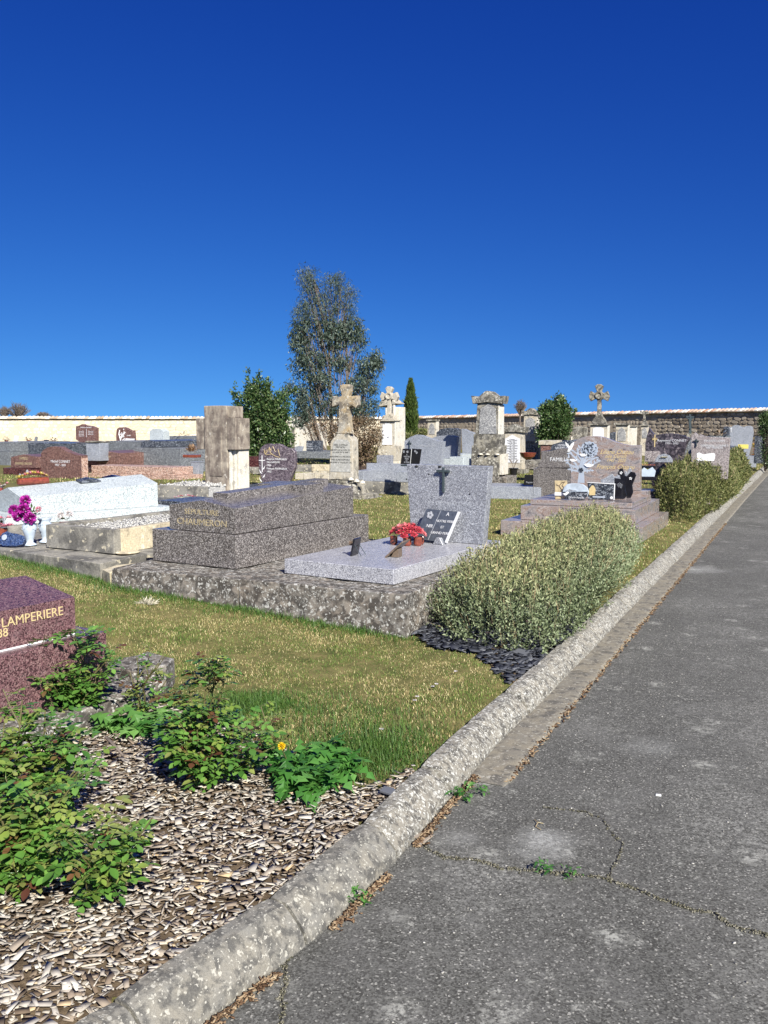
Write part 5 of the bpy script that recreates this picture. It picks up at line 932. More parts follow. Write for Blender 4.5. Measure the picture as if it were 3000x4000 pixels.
for px, py, r_ in ((107,1845,.05), (78,1858,.04), (91,1858,.036)): u, z_ = f.uv(px, py, -.1); B().lathe([(r_,0),(r_,.004),(r_*.6,.006)], (0,0,0), 12).obj('oval_medallion', GREYL, t, loc=(u,-.101,z_), rot=(math.pi/2,0,0), scale=(1,1.4,1))
f = FR(342, 24.5, 28); t = T(f, 'tomb', 'red-brown granite tomb with worn lettering right of the wave-topped headstone', 'tomb'); rose = f
B().prism([f.uv(*p) for p in ((342,1826),(466,1826),(466,1770),(405,1761),(342,1768))], 0, 1.5, .004).obj('tomb_cover', GR_BROWN, t); B().box(-.15, 1.15, -.06, 1.6, 0, f.uv(400,1826.5)[1], .006).obj('plinth', GR_ROSE, t)
for k, s_ in enumerate(('FAMILLE SABOURIN', 'GASTON', '1921 - 1990')): u, z_ = f.uv(402, 1784+k*11); text(t, s_, (u, -.002, z_), .065, GOLD2)
f = FR(345, 22.3, 26); t = T(f, 'pink_step_grave', 'two-tier speckled pink granite surround behind the white tomb lid', 'grave')
z1 = f.uv(500,1822)[1]; z2 = f.uv(500,1852)[1]; z3 = f.uv(500,1893)[1]; x1 = f.uv(672,1852)[0]; x2 = f.uv(702,1890)[0]
B().box(0, x1, .05, .8, max(z2, .1), z1, .005).obj('upper_step', GR_ROSE, t); B().box(-.03, x2, 0, .9, 0, max(z2, .1)-.004, .005).obj('lower_step', GR_ROSE, t)
f = FR(411, 31, 32); t = T(f, 'tomb', 'long blue-grey speckled tomb with white lichen spots behind the red-brown one', 'tomb')
B().prism([f.uv(*p) for p in ((411,1785),(494,1787),(494,1754),(455,1746),(411,1756))], 0, 2.0, .004).obj('tomb_cover', GR_FAR, t); ff = f
xx = f.uv(494,1787)[0]; v_, _ = f.side(718,1787,xx)
t.children[0].data.transform(Matrix.Diagonal((1, max(.6, min(1.3, v_/2.0)), 1, 1))); zz = f.uv(450,1787)[1]; B().box(-.1, xx+.1, -.08, max(1.4, min(2.8, v_+.1)), 0, zz-.006, .006).obj('plinth', GR_FAR, t); text(t, 'FAMILLE', (f.uv(455,1765)[0], -.002, f.uv(455,1765)[1]), .11, GREYL)
f = FR(651, 30, 24); t = T(f, 'tomb', 'low grey-brown tomb with dried flowers on top, near the cream wall', 'tomb'); box_px(f, t, 651, 760, 1790, 1704, 0, 1.6, GR_FAR, 'tomb_body', None); b = B(); leaves(b.bm, Vector((f.uv(700,1703)[0],.2,f.uv(700,1703)[1])), .3, 30, .12, .2); b.obj('dried_flowers', RUST, t, kind='stuff')
t, f = stele('headstone', 'small pale headstone with clipped corners before the cream wall', 'headstone', [(584,1730),(639,1730),(639,1686),(626,1675),(597,1675),(584,1684)], 28, 28, .28, GR_WHITE); B().box(-.4, 1.3, -1.6, .5, 0, f.uv(610,1720)[1], .006).obj('ledger', GR_FAR, t)
f = FR(540, 25, 28); t = T(f, 'tomb', 'dark low-gabled tomb between the tree headstone and the clipped pale one', 'tomb'); B().prism([f.uv(*p) for p in ((550,1748),(608,1748),(608,1724),(575,1719),(552,1727))], 0, 1.8, .004).obj('tomb_cover', GR_BLUE, t); B().box(-.1, 1.6, -.1, 2, 0, f.uv(575,1749)[1], .006).obj('plinth', GR_FAR, t)
t, f = stele('headstone', 'brown headstone with a white tree print before the cream wall', 'headstone', [(455,1738),(520,1738),(519,1700),(517,1682)]+[(505,1681),(490,1672),(478,1669),(465,1670),(456,1676),(453,1700)], 30, 26, .16, GR_BROWN); b = B()
for k in range(26): u, z_ = f.uv(478+random.gauss(0,7), 1700+random.gauss(0,13)); b.prism([(u,z_),(u+.05,z_+.03),(u+.01,z_+.06)], -.006, -.001, 0)
for pp in ([(470,1730),(474,1705),(488,1688)], [(472,1720),(465,1695),(468,1680)]): b.tube([(f.uv(*p)[0], -.004, f.uv(*p)[1]) for p in pp], .02, 5)
b.obj('white_tree_print', WHITE, t); text(t, 'Famille', (f.uv(503,1701)[0], -.002, f.uv(503,1701)[1]), .06, WHITE); B().box(-.8, 1.3, -1.5, .4, 0, f.uv(480,1738.5)[1], .006).obj('ledger', GR_FAR, t)
t = thing('book_plaque', 'small white open-book plaque leaning before the tree-print headstone', 'plaque', Q(505,1735,28.5), 20); B().prism([(-.18,0),(-.005,0),(.03,.18),(-.14,.19)], 0, .03, .003).prism([(.005,0),(.16,0),(.2,.18),(.04,.18)], 0, .03, .003).obj('pages', PLAQ, t)
t, f = stele('headstone', 'brown headstone with notched shoulders and two columns of names before the cream wall', 'headstone', [(312,1727),(371,1727),(371,1672)]+[(350,1664),(326,1661),(320,1657),(310,1662),(296,1665),(296,1716)], 30, 26, .18, GR_BROWN)
text(t, 'FAMILLE GRAVELET', (f.uv(336,1670)[0], -.002, f.uv(336,1670)[1]), .06, PLAQ); u, z_ = f.uv(337,1675); B().box(u-.006, u+.006, -.004, -.001, z_-.28, z_, 0).obj('dividing_line', PLAQ, t)
for k in range(4):
    for px, s_ in ((318, 'Marcel 19%d2' % (k+1)), (354, 'Andrée 192%d' % k)):
        if px == 354 and k > 2: continue
        text(t, s_, (f.uv(px,1685+k*6)[0], -.002, f.uv(px,1685+k*6)[1]), .045, PLAQ)
B().box(-.7, 1.2, -1.6, .4, 0, f.uv(330,1727.5)[1], .006).obj('ledger', GR_BLUE, t)
f = FR(338, 24, 24); t = T(f, 'stone_post', 'square mottled blue-white stone post with a cap in front of the notched headstone', 'post'); box_px(f, t, 338, 388, 1800, 1729, 0, .35, GR_PALE, 'post', (.1,.01)); box_px(f, t, 335, 390, 1728.6, 1723, -.03, .4, ST_OLD, 'cap', None)
f = FR(27, 29, 26); t = T(f, 'tomb', 'wide grey-blue tomb with ornaments on top at the far left', 'tomb'); ztop = f.uv(60,1728)[1]; zmid = f.uv(60,1765)[1]
B().box(-1.2, .1, 0, 2.6, zmid, ztop, .006).obj('tomb_cover', GR_FAR, t); B().box(-1.4, .25, -.15, 2.8, 0, zmid-.004, .006).obj('plinth', GR_FAR, t)
f = FR(60, 33, 20); t2 = T(f, 'tomb', 'second wide grey tomb behind, carrying a row of small ornaments, far left', 'tomb'); box_px(f, t2, 30, 250, 1850, 1727, 0, 1.2, GR_FAR, 'tomb_body', None); zq = f.uv(60,1727)[1]
for nm, lb, px, w_, h_, mm in (('book_plaque', 'white book ornament on the wide grey tomb', 60, .13, .17, PLAQ), ('heart_plaque', 'dark upright ornament on the wide grey tomb', 138, .09, .15, GR_FAR), ('flat_plaque', 'tilted dark plate on the wide grey tomb', 178, .17, .06, BLACK)):
    q = Q(px, 1727, 33.4); w_ *= 1.27; h_ *= 1.27; o = thing(nm, lb, 'plaque', (q.x, 33.4, zq), 15); B().prism([(-w_/2,0),(w_/2,0),(w_*.6,h_),(w_*.1,h_*1.1),(-w_*.4,h_)], 0, .04, .004).obj('plate', mm, o, rot=(R(-12),0,0)); B().box(-w_/2, w_/2, -.02, .06, .0, .03, .003).obj('stand', mm, o)
for px, lb in ((25, 'dried posy on the wide grey tomb at the left edge'), (112, 'yellowed dried posy in the middle of the wide grey tomb'), (210, 'small dark dried posy at the right end of the wide grey tomb')):
    q = Q(px, 1727, 33.4); o = thing('dried_posy', lb, 'flowers', (q.x, 33.4, zq), 0); b = B(); leaves(b.bm, Vector((0,0,.03)), .16, 34, .1, .5); b.obj('dried_leaves', RUST, o, kind='stuff'); B().lathe([(.05,0),(.07,.06)], (0,0,0), 10).obj('pot', CERB, o)
# between: planter, black plaques, pale urn, concrete border behind the white tomb
t = thing('dried_planter', 'terracotta trough of dry orange plants left of the stone cross', 'planter', Q(745,1787,19), 20); B().box(-.15, .2, -.08, .1, 0, .06).obj('trough', CERB, t); b = B(); leaves(b.bm, Vector((.02,0,.12)), .15, 160, .08, .8); b.obj('dry_plants', petal('dry_orange', (.4,.26,.16)), t, kind='stuff')
for px, py, w_, h_, mm, lb in ((712,1845,.16,.2,GR_FAR,'grey tilted plaque left of the black one near the stone cross'), (732,1848,.15,.14,BLACK,'black plaque with a gold motif and white line near the stone cross'), (752,1846,.13,.3,GR_PALE,'tall pale leaning plaque left of the stone cross')):
    q = P(px, py, .28); t = thing('leaning_plaque', lb, 'plaque', q, 22); B().prism([(-w_/2,0),(w_/2,0),(w_/2+.04,h_),(-w_/2+.04,h_)], 0, .025, .003).obj('plate', mm, t, rot=(R(-10),0,0)); b = B().box(-w_*.4, w_*.4, .0, .1, .001, .02, .002); b.obj('stand', IRON, t)
    if mm is BLACK: B().box(-w_*.35, w_*.4, -.004, -.001, .02, .035, 0).obj('white_line', WHITE, t, rot=(R(-10),0,0)); bloom(t, 'gold_motif', GOLD, (0.02,-.004,.09), .035, layers=1, up=Vector((0,-1,.1)))
q = P(772,1872,.2); t = thing('grave_vase', 'tall square pale granite vase just left of the stone cross', 'vase', q, 22); B().hull8([(-.1,-.08),(.1,-.08),(.1,.08),(-.1,.08)], [(-.13,-.1),(.13,-.1),(.13,.1),(-.13,.1)], .02, .42).obj('vase_body', GR_PALE, t); B().box(-.14,.14,-.11,.11,.423,.44).obj('rim', GR_PALE, t); B().box(-.12,.12,-.1,.1,.0,.018).obj('foot', IRON, t); B().box(-.14,.14,-.5,.14,-.2,-.002,.005).obj('stone_bed', ST_SMOOTH, t)
f = FR(600, 15.6, 22); t = T(f, 'low_wall_border', 'low rendered grave border with pebbles on top, between the white tomb and stone cross', 'border'); box_px(f, t, 612, 800, 1945, 1902, 0, .12, ST_SMOOTH, 'border_wall', (.12,.008), zmin=0); zz = f.uv(700,1901)[1]
n = 500; x = RNG.uniform(0, .95, n); y = RNG.uniform(.14, 1.2, n); g = plates('pebbles', x, y, np.full(n, zz-.02)+RNG.uniform(0,.03,n), RNG.uniform(.03,.07,n), RNG.uniform(.02,.05,n), RNG.uniform(.02,.04,n), .4, GRAVEL); g.parent = t; B().box(0, .95, .13, 1.2, 0, zz-.02, .005).obj('fill', GRAVEL, t)
f = FR(640, 13.3, 26); t = T(f, 'ledger_slab', 'flat dark ledger end showing right of the white tomb', 'grave'); box_px(f, t, 617, 760, 1990, 1962, 0, .9, GR_BLUE, 'slab', None)
# behind the stone cross and mauve stone
f = FR(950, 24, 24); t = T(f, 'tomb', 'oxblood red granite tomb visible between the stone cross and the mauve headstone', 'tomb'); box_px(f, t, 940, 1012, 1824, 1785, 0, 1.5, MATS['granite_oxblood'], 'tomb_cover', None); box_px(f, t, 930, 1030, 1850, 1824.5, -.1, 1.7, ST_OLD, 'plinth', (.15,.01))
f = FR(1150, 27, 20); t = T(f, 'family_tomb', 'dark tomb with a lettered upright panel under the eucalyptus', 'tomb'); box_px(f, t, 1180, 1236, 1765, 1722, .3, .5, GR_BLUE, 'headstone', None); box_px(f, t, 1150, 1300, 1790, 1765.5, 0, 1.7, GR_FAR, 'ledger', None)
for k, s_ in enumerate(('FAMILLE', 'ROBERT', '1920-1988')): u, z_ = f.uv(1208, 1735+k*9, .3); text(t, s_, (u, .298, z_), .06, GREYL)
f2 = FR(1160, 26.5, 20); t = T(f2, 'book_plaque', 'grey open-book plaque on the dark tomb under the eucalyptus', 'plaque'); B().prism([f2.uv(*p) for p in ((1158,1763),(1180,1763),(1186,1744),(1164,1742))], 0, .03, .003).prism([f2.uv(*p) for p in ((1150,1762),(1157,1763),(1162,1743),(1152,1746))], 0, .03, .003).obj('pages', GR_PALE, t); z_ = f2.uv(1165,1764)[1]; B().box(-.05, .2, -.03, .12, z_-.03, z_-.002, .003).obj('stand', GR_FAR, t)
for yb, D_, lb in ((1808, 23, 'nearer'), (1795, 26, 'farther')):
    f = FR(1150, D_, 14); t = T(f, 'low_border', 'low pale stone kerb line across the grass under the eucalyptus, the %s of two' % lb, 'border', 'stone kerb lines under the eucalyptus'); u1 = f.uv(1285,yb)[0]; z_ = f.uv(1200,yb)[1]; n_ = 4
    for k in range(n_): B().box(u1*k/n_+.003, u1*(k+1)/n_-.003, 0, .14, -.05, max(.08, min(.3, z_)), .008).rough(.12,.008,6,k).obj('border_stone', ST_LIME, t)
f = FR(1080, 21.5, 14); t = T(f, 'retaining_border', 'grey concrete border wall between the mauve headstone and the MICHOU pedestal', 'border'); box_px(f, t, 1135, 1215, 1842, 1816, 0, .15, ST_SMOOTH, 'border_wall', (.12,.005)); box_px(f, t, 1216, 1285, 1840, 1815, 0.01, .15, ST_PATCH, 'border_wall', (.12,.005))
# white mausoleums glimpsed behind the trees
for x0, x1, y0, D_, lb in ((1125, 1165, 1640, 44, 'white stone chapel tomb glimpsed left behind the eucalyptus'), (1165, 1230, 1655, 46, 'low white stone vault glimpsed behind the eucalyptus trunk'), (1300, 1330, 1650, 44, 'narrow white stone vault behind the MICHOU cross')):
    f = FR(x0, D_, 20); t = T(f, 'chapel_tomb', lb, 'tomb'); box_px(f, t, x0, x1, 1770, y0+8, 0, 1.5, ST_LIMEW, 'body', None); w_ = (x1-x0); B().prism([f.uv(*p) for p in ((x0-3,y0+7.6),(x1+3,y0+7.6),(x1+2,y0+3),((x0+x1)/2,y0-3),(x0-2,y0+3))], -.1, 1.6, .005).obj('roof', ST_LIMEW, t)
    u0, z0 = f.uv(x0+w_*.35, 1765); u1, z1 = f.uv(x0+w_*.65, y0+25); B().box(u0, u1, -.02, -.001, z0, z1, .003).obj('door', ST_OLD, t)
# far graves along the right wall
for x0, x1, y0, y1, D_, mm, lb in ((2236,2290,1668,1700,34,ST_OLD,'old square grey stone left of the dark trefoil cross'), (2160,2235,1722,1770,33,ST_LIME,'low limestone vault under the laurel near the wall'), (2380,2405,1690,1730,35,GR_BLUE,'dark rounded stone left of the pale niche stone'), (2825,2850,1668,1700,27,GR_BLUE,'dark stone edge left of the scalloped pale headstone'), (2665,2700,1712,1790,22,GR_FAR,'grey tomb end between mauve and rose-grey headstones')):
    f = FR(x0, D_, 22); t = T(f, 'old_headstone', lb, 'headstone'); B().prism([f.uv(*p) for p in ((x0,y1+40),(x1,y1+40),(x1,y0+4),(x1-4,y0),((x0+x1)/2,y0-2),(x0+4,y0),(x0,y0+4))], 0, .4, .01).rough(.15,.008,6,int(x0)).obj('stone', mm, t); box_px(f, t, x0-4, x1+4, y1+60, y1+40.5, -.05, .5, mm, 'base', None)
f = FR(2150, 36, 22); t = T(f, 'rough_boulder', 'rough pale stone heap left behind the rose granite headstone', 'rock'); b = B(); b.box(f.uv(2230,1740)[0], f.uv(2290,1740)[0], 0, .6, f.uv(2230,1770)[1], f.uv(2230,1706)[1], .02).rough(.1, .06, 4, 3).obj('rock', ST_LIMEW, t)
# ------------------------------------------------------------------ walls
def wall(name, label, A_, B_, zA, zB, m, stones, slabm, tile_w=.2, proud=1.0):
    d = (B_-A_); L = d.length; d.normalize(); az = math.degrees(math.atan2(-d.y, d.x)); t = thing(name, label, 'wall', A_, az)
    bm = B(); h = lambda s_: zA+(zB-zA)*s_/L
    V = [(0,0,-.1),(L,0,-.1),(L,0,h(L)-.18),(0,0,h(0)-.18),(0,.5,-.1),(L,.5,-.1),(L,.5,h(L)-.18),(0,.5,h(0)-.18)]; v = [bm.bm.verts.new(p) for p in V]
    for f in ((0,1,2,3),(5,4,7,6),(3,2,6,7),(1,5,6,2),(4,0,3,7)): bm.bm.faces.new([v[i] for i in f])
    bm.rough(.6, .03, 1.5, 3).obj('wall_body', m, t)
    b = B(); v = [b.bm.verts.new(p) for p in ((0,-.06,h(0)-.179),(L,-.06,h(L)-.179),(L,.56,h(L)-.179),(0,.56,h(0)-.179),(0,-.1,h(0)-.11),(L,-.1,h(L)-.11),(L,.25,h(L)-.005),(0,.25,h(0)-.005),(L,.6,h(L)-.11),(0,.6,h(0)-.11))]
    for f in ((0,1,5,4),(4,5,6,7),(7,6,8,9),(9,8,2,3),(0,3,2,1),(0,4,7,9,3),(1,2,8,6,5)): b.bm.faces.new([v[i] for i in f])
    b.obj('coping_bed', TILES, t)
    meshes = []
    for k in range(3):
        b = B(); seg = 6; r_ = tile_w*.52; rows = []
        for (yy, zz, rr) in ((-.16,-.125,r_*1.05), (.1,-.04,r_*.95), (.27,.005,r_*.85)):
            rows.append([b.bm.verts.new((rr*math.cos(math.pi*i/seg), yy, zz+rr*.55*math.sin(math.pi*i/seg))) for i in range(seg+1)])
        for a_ in range(2):
            for i in range(seg): b.bm.faces.new((rows[a_][i], rows[a_+1][i], rows[a_+1][i+1], rows[a_][i+1]))
        b.bm.faces.new(rows[0]); b.bm.transform(Matrix.Rotation(random.uniform(-.05,.05), 4, 'Z')); me = bpy.data.meshes.new('coping_tile'); b.bm.to_mesh(me); b.bm.free(); me.materials.append(slabm); meshes.append(me)
    n = int(L/tile_w); k0 = max(0, n-290)
    for k in range(k0, n):
        s_ = (k+.5)*tile_w; o = link('coping_tile', meshes[k % 3], None, t, None, (s_, 0, h(s_)+random.uniform(-.012,.012)), (0, 0, random.uniform(-.06,.06)))
    if k0:
        V = []; Fc = []
        for k in range(k0): s_ = (k+.5)*tile_w; b0 = len(V); V += [(s_-tile_w/2,-.16,h(s_)-.125),(s_,-.16,h(s_)-.07),(s_+tile_w/2,-.16,h(s_)-.125),(s_-tile_w/2,.27,h(s_)),(s_,.27,h(s_)+.05),(s_+tile_w/2,.27,h(s_))]; Fc += [(b0,b0+1,b0+4,b0+3),(b0+1,b0+2,b0+5,b0+4)]
        npmesh('coping_tiles_far', V, Fc, slabm, t, 'stuff')
    # face stones, proud of the mortar
    sm = []
    for k in range(5):
        b = B(); pts = []
        nn = random.choice((6, 7, 8))
        for i in range(nn): a = 2*math.pi*i/nn+random.uniform(-.25,.25); pts.append((.5*math.cos(a)*random.uniform(.85,1.1), .5*math.sin(a)*random.uniform(.85,1.1)))
        b.prism(pts, -.035, .03, .02); me = bpy.data.meshes.new('wall_stone'); b.bm.to_mesh(me); b.bm.free(); me.materials.append(stones[0]); sm.append(me)
    cnt = 0; cells = []
    rowh = stones[1]; z_ = .05
    while z_ < max(zA, zB)-.3:
        s_ = random.uniform(0, .2)
        while s_ < L-.2:
            w_ = random.uniform(.7, 2.3)*rowh
            if z_ < h(s_)-.3: cells.append((s_+w_/2, z_+rowh/2, w_*.93, rowh*random.uniform(.8,.96)))
            s_ += w_
        z_ += rowh
    wd = [(math.hypot((A_+d*c[0]).x, (A_+d*c[0]).y), c) for c in cells]; wd = [x_ for x_ in wd if x_[1][1] > .75]; wd.sort(key=lambda x_: x_[0]); V = []; Fc = []
    for i, (dd, c) in enumerate(wd):
        if i < 300: link('wall_stone', sm[i % 5], None, t, None, (c[0], 0, c[1]+random.uniform(-.03,.03)), (0, random.uniform(-.35,.35)+(math.pi if i % 2 else 0), 0), (c[2], proud*random.uniform(.6,1.4), c[3]*random.uniform(.8,1.15)))
        else:
            b0 = len(V); x_, zz = c[0], c[1]; a, e = c[2]/2, c[3]/2; o = random.uniform(.015,.05)*proud
            V += [(x_-a,0,zz-e*.6),(x_-a*.4,0,zz-e),(x_+a*.7,0,zz-e*.9),(x_+a,0,zz+e*.5),(x_+a*.3,0,zz+e),(x_-a*.8,0,zz+e*.8),(x_,-o,zz)]
            # fan with proud centre
            for q in range(6): Fc.append((b0+6, b0+q, b0+(q+1) % 6))
    if V: npmesh('wall_stones_far', V, Fc, stones[0], t, 'stuff')
    return t
RUBC = foliage('cream_rubble_stone', [(.53,.46,.34), (.57,.5,.38), (.6,.54,.42), (.66,.6,.48)], .95, 0, .1, True)
TILEL = foliage('tile_pale_lichen', [(.4,.3,.2), (.55,.48,.38), (.68,.64,.56), (.75,.73,.68)], .9, 0, .2, True)
wall('cream_wall', 'cream lime-rendered boundary wall with tiled coping across the left background', Vector((-42,60,0)), Vector((.6,61.2,0)), 2.12, 2.08, WALLC, (RUBC, .22), TILEL, .26, .35)
wall('rubble_wall', 'grey-brown rubble boundary wall with tiled coping across the right background', Vector((.8,60,0)), Vector((22,36.3,0)), 2.08, 2.38, WALLS, (RUB, .19), TILE, .2)
# ------------------------------------------------------------------ foliage generators
def leafmesh(name, C, D, ln, wd, m, parent=None, roll=None, kind='stuff'):
    """one pointed leaf per centre: C base points, D unit directions"""
    n = len(C); D = D/np.linalg.norm(D, axis=1, keepdims=True); r = RNG.normal(size=(n, 3)); S_ = np.cross(D, r); S_ /= np.linalg.norm(S_, axis=1, keepdims=True)
    ln = np.broadcast_to(ln, (n,))[:, None]; wd = np.broadcast_to(wd, (n,))[:, None]; Nn = np.cross(D, S_)
    V = np.stack([C, C+D*ln*.45+S_*wd*.5+Nn*wd*.15, C+D*ln, C+D*ln*.45-S_*wd*.5+Nn*wd*.15], 1).reshape(-1, 3)
    Fc = np.arange(4*n).reshape(-1, 4); return npmesh(name, V, Fc, m, parent, kind)
def blob_points(blobs, n, shell=.5):
    """points in ellipsoids (cx,cy,cz,rx,ry,rz,weight), denser near the skin"""
    w_ = np.array([b[6] for b in blobs], float); w_ /= w_.sum(); idx = RNG.choice(len(blobs), n, p=w_); Bq = np.array([b[:6] for b in blobs])[idx]
    d = RNG.normal(size=(n, 3)); d /= np.linalg.norm(d, axis=1, keepdims=True); r = RNG.uniform(shell**3, 1, n)**(1/3)
    return Bq[:, :3]+d*r[:, None]*Bq[:, 3:6], d
def clumped(blobs, nclump, per, spread, shell=.4):
    c, d = blob_points(blobs, nclump, shell); k = np.repeat(np.arange(nclump), per); p = c[k]+RNG.normal(size=(nclump*per, 3))*spread; return p, d[k], c
# eucalyptus (30 m away)
De = 31.0; gx = Q(1320,1660,De).x; pxm = De/F
def W_(px, py, dy=0.0): q = Q(px, py, De); return (q.x-gx, dy, q.z)
t = thing('eucalyptus_tree', 'tall feathery grey-green eucalyptus rising above all the graves', 'tree', (gx, De, 0), 0)
def eb(px, py, rx, rz, w_, dy=0, ry=None):
    a = W_(px, py, dy); return (a[0], a[1], a[2], rx*pxm, (ry or rx*.8)*pxm, rz*pxm, w_)
blobs = [eb(1205,1085,45,50,1.0), eb(1215,1150,55,60,1.5), eb(1290,1120,50,55,1.3), eb(1320,1095,28,32,.45), eb(1350,1175,50,65,1.5), eb(1370,1270,45,60,1.5), eb(1250,1220,75,60,2.2), eb(1180,1250,45,75,1.6), eb(1170,1330,40,50,1), eb(1290,1310,75,60,2.4), eb(1400,1330,35,50,.8), eb(1220,1400,60,50,1.6), eb(1170,1430,35,45,.7), eb(1330,1420,50,35,.9), eb(1440,1430,55,40,1.3), eb(1470,1400,30,35,.5), eb(1250,1490,70,45,1.6), eb(1400,1510,80,45,1.8), eb(1200,1550,55,45,1.2), eb(1300,1580,70,50,1.6), eb(1420,1600,70,50,1.8), eb(1150,1515,35,25,.5), eb(1180,1620,50,45,1.2)]
p, d, cc = clumped(blobs, 1700, 15, .075, .1); up = p[:, 2] > W_(0,1250)[2]
D_ = np.stack([RNG.normal(0,.5,len(p)), RNG.normal(0,.5,len(p)), RNG.normal(-.55,.6,len(p))], 1)
fine = up
leafmesh('foliage_upper', p[fine], D_[fine], RNG.uniform(.08,.17,fine.sum()), .018, EUCA, t); leafmesh('foliage_lower', p[~fine], D_[~fine], RNG.uniform(.09,.18,(~fine).sum()), .035, EUCA, t)
for pts, r0 in (([(1320,1850),(1296,1700),(1289,1500),(1285,1350),(1270,1200),(1225,1090)], .075), ([(1335,1850),(1350,1650),(1356,1500),(1352,1350),(1345,1230),(1320,1110)], .065), ([(1325,1850),(1230,1690),(1210,1500),(1195,1350),(1190,1200)], .045), ([(1340,1850),(1400,1600),(1440,1490),(1470,1400)], .04)):
    b = B(); q = [W_(*a, dy=.1*(i % 2)) for i, a in enumerate(pts)]; b.tube(q, [r0*(1-.8*i/(len(q)-1)) for i in range(len(q))], 7).obj('trunk', BARK, t)
b = B()
for c in cc[::5]:
    x_ = c[0]*.45; b.tube([(x_, c[1]*.3, max(.6, c[2]-abs(c[0])*1.0-.7)), (c[0]*.8, c[1]*.7, c[2]-.25), tuple(c)], [.014,.008,.003], 4)
b.obj('limbs', BARK, t)
# rusty shrub below it and pink blossom
gx2 = Q(1410,1660,29).x; t = thing('rusty_shrub', 'rusty brown-leaved shrub with pinkish tips at the foot of the eucalyptus', 'shrub', (gx2, 29, 0), 0); pm = 29/F
def rb(px, py, rx, rz, w_): q = Q(px, py, 29); return (q.x-gx2, 0, q.z, rx*pm, rx*pm*.8, rz*pm, w_)
p, d, cc = clumped([rb(1420,1680,70,55,2), rb(1450,1740,45,50,1.4), rb(1330,1690,50,45,1.2), rb(1240,1670,45,35,.9), rb(1400,1770,50,40,1.2)], 260, 18, .09, .2); leafmesh('foliage', p, d+RNG.normal(0,.6,d.shape), RNG.uniform(.06,.12,len(p)), .035, RUST, t)
b = B()
for c in cc[::6]: b.tube([(c[0]*.2, 0, .05), (c[0]*.7, c[1]*.6, c[2]*.6), tuple(c)], [.02,.012,.004], 4)
b.obj('branches', BRED, t)
def laurel(name, label, cpx, D, shapes, m, n, per, ln, wd, base=0, spires=()):
    gx = Q(cpx, 1660, D).x; pm = D/F; t = thing(name, label, 'shrub' if n < 900 else 'tree', (gx, D, base), 0)
    bl = [(Q(px, py, D).x-gx, 0, Q(px, py, D).z-base, rx*pm, rx*pm*.85, rz*pm, w_) for px, py, rx, rz, w_ in shapes]
    p, d, cc = clumped(bl, n, per, ln*.9, .45); leafmesh('foliage', p, d+RNG.normal(0,.75,d.shape)+np.array([0,0,.3]), RNG.uniform(ln*.7, ln*1.2, len(p)), wd, m, t)
    b = B()
    for c in cc[::max(1, n//60)]: b.tube([(0,0,.0), (c[0]*.5, c[1]*.5, max(.1, c[2]*.55)), tuple(c)], [.03,.018,.004], 5)
    b.obj('branches', BRED, t)
    for (x0, y0, x1, y1) in spires:
        n2 = 70; f = RNG.uniform(0, 1, n2); q0 = Q(x0, y0, D); q1 = Q(x1, y1, D); p = np.stack([(q0.x-gx)+(q1.x-q0.x)*f, np.zeros(n2), (q0.z-base)+(q1.z-q0.z)*f], 1)+RNG.normal(0,.03,(n2,3)); leafmesh('leafy_shoot', p, RNG.normal(0,.6,(n2,3))+np.array([0,0,.5]), ln, wd, m, t)
    return t
laurel('laurel_tree', 'dense dark green laurel behind the stone cross, left of the eucalyptus', 1010, 27, [(1000,1620,75,95,3), (960,1690,55,80,2), (1060,1670,60,90,2.4), (1010,1540,45,50,1), (1090,1600,40,60,1), (1000,1760,80,50,2), (1095,1720,40,60,1)], LAUREL, 900, 20, .1, .05, 0, ((930,1600,915,1500), (965,1540,968,1440), (1010,1510,1012,1450), (1045,1540,1050,1480), (925,1570,905,1530), (1100,1560,1120,1530), (1125,1540,1160,1520)))
laurel('laurel_bush', 'rounded dark evergreen bush between the gabled pillar and the trefoil cross', 2170, 36, [(2170,1660,52,58,3), (2150,1610,35,35,1), (2195,1620,30,40,1), (2130,1690,25,40,.8), (2185,1580,15,28,.35)], LAUREL, 800, 18, .11, .055, 0, ((2190,1590,2195,1545), (2150,1590,2142,1570), (2235,1630,2252,1600), (2120,1620,2112,1590)))
laurel('conifer_bush', 'dark conifer cut by the right edge of the picture in front of the wall', 2995, 30, [(3000,1658,28,50,1.2), (3008,1760,24,70,1)], LAUREL, 480, 24, .07, .02)
laurel('ivy_shrub', 'small green shrub at the foot of the cypress', 1600, 44, [(1590,1712,25,18,1), (1650,1705,22,25,.8), (1555,1722,16,12,.4)], SANTH, 160, 16, .09, .05)
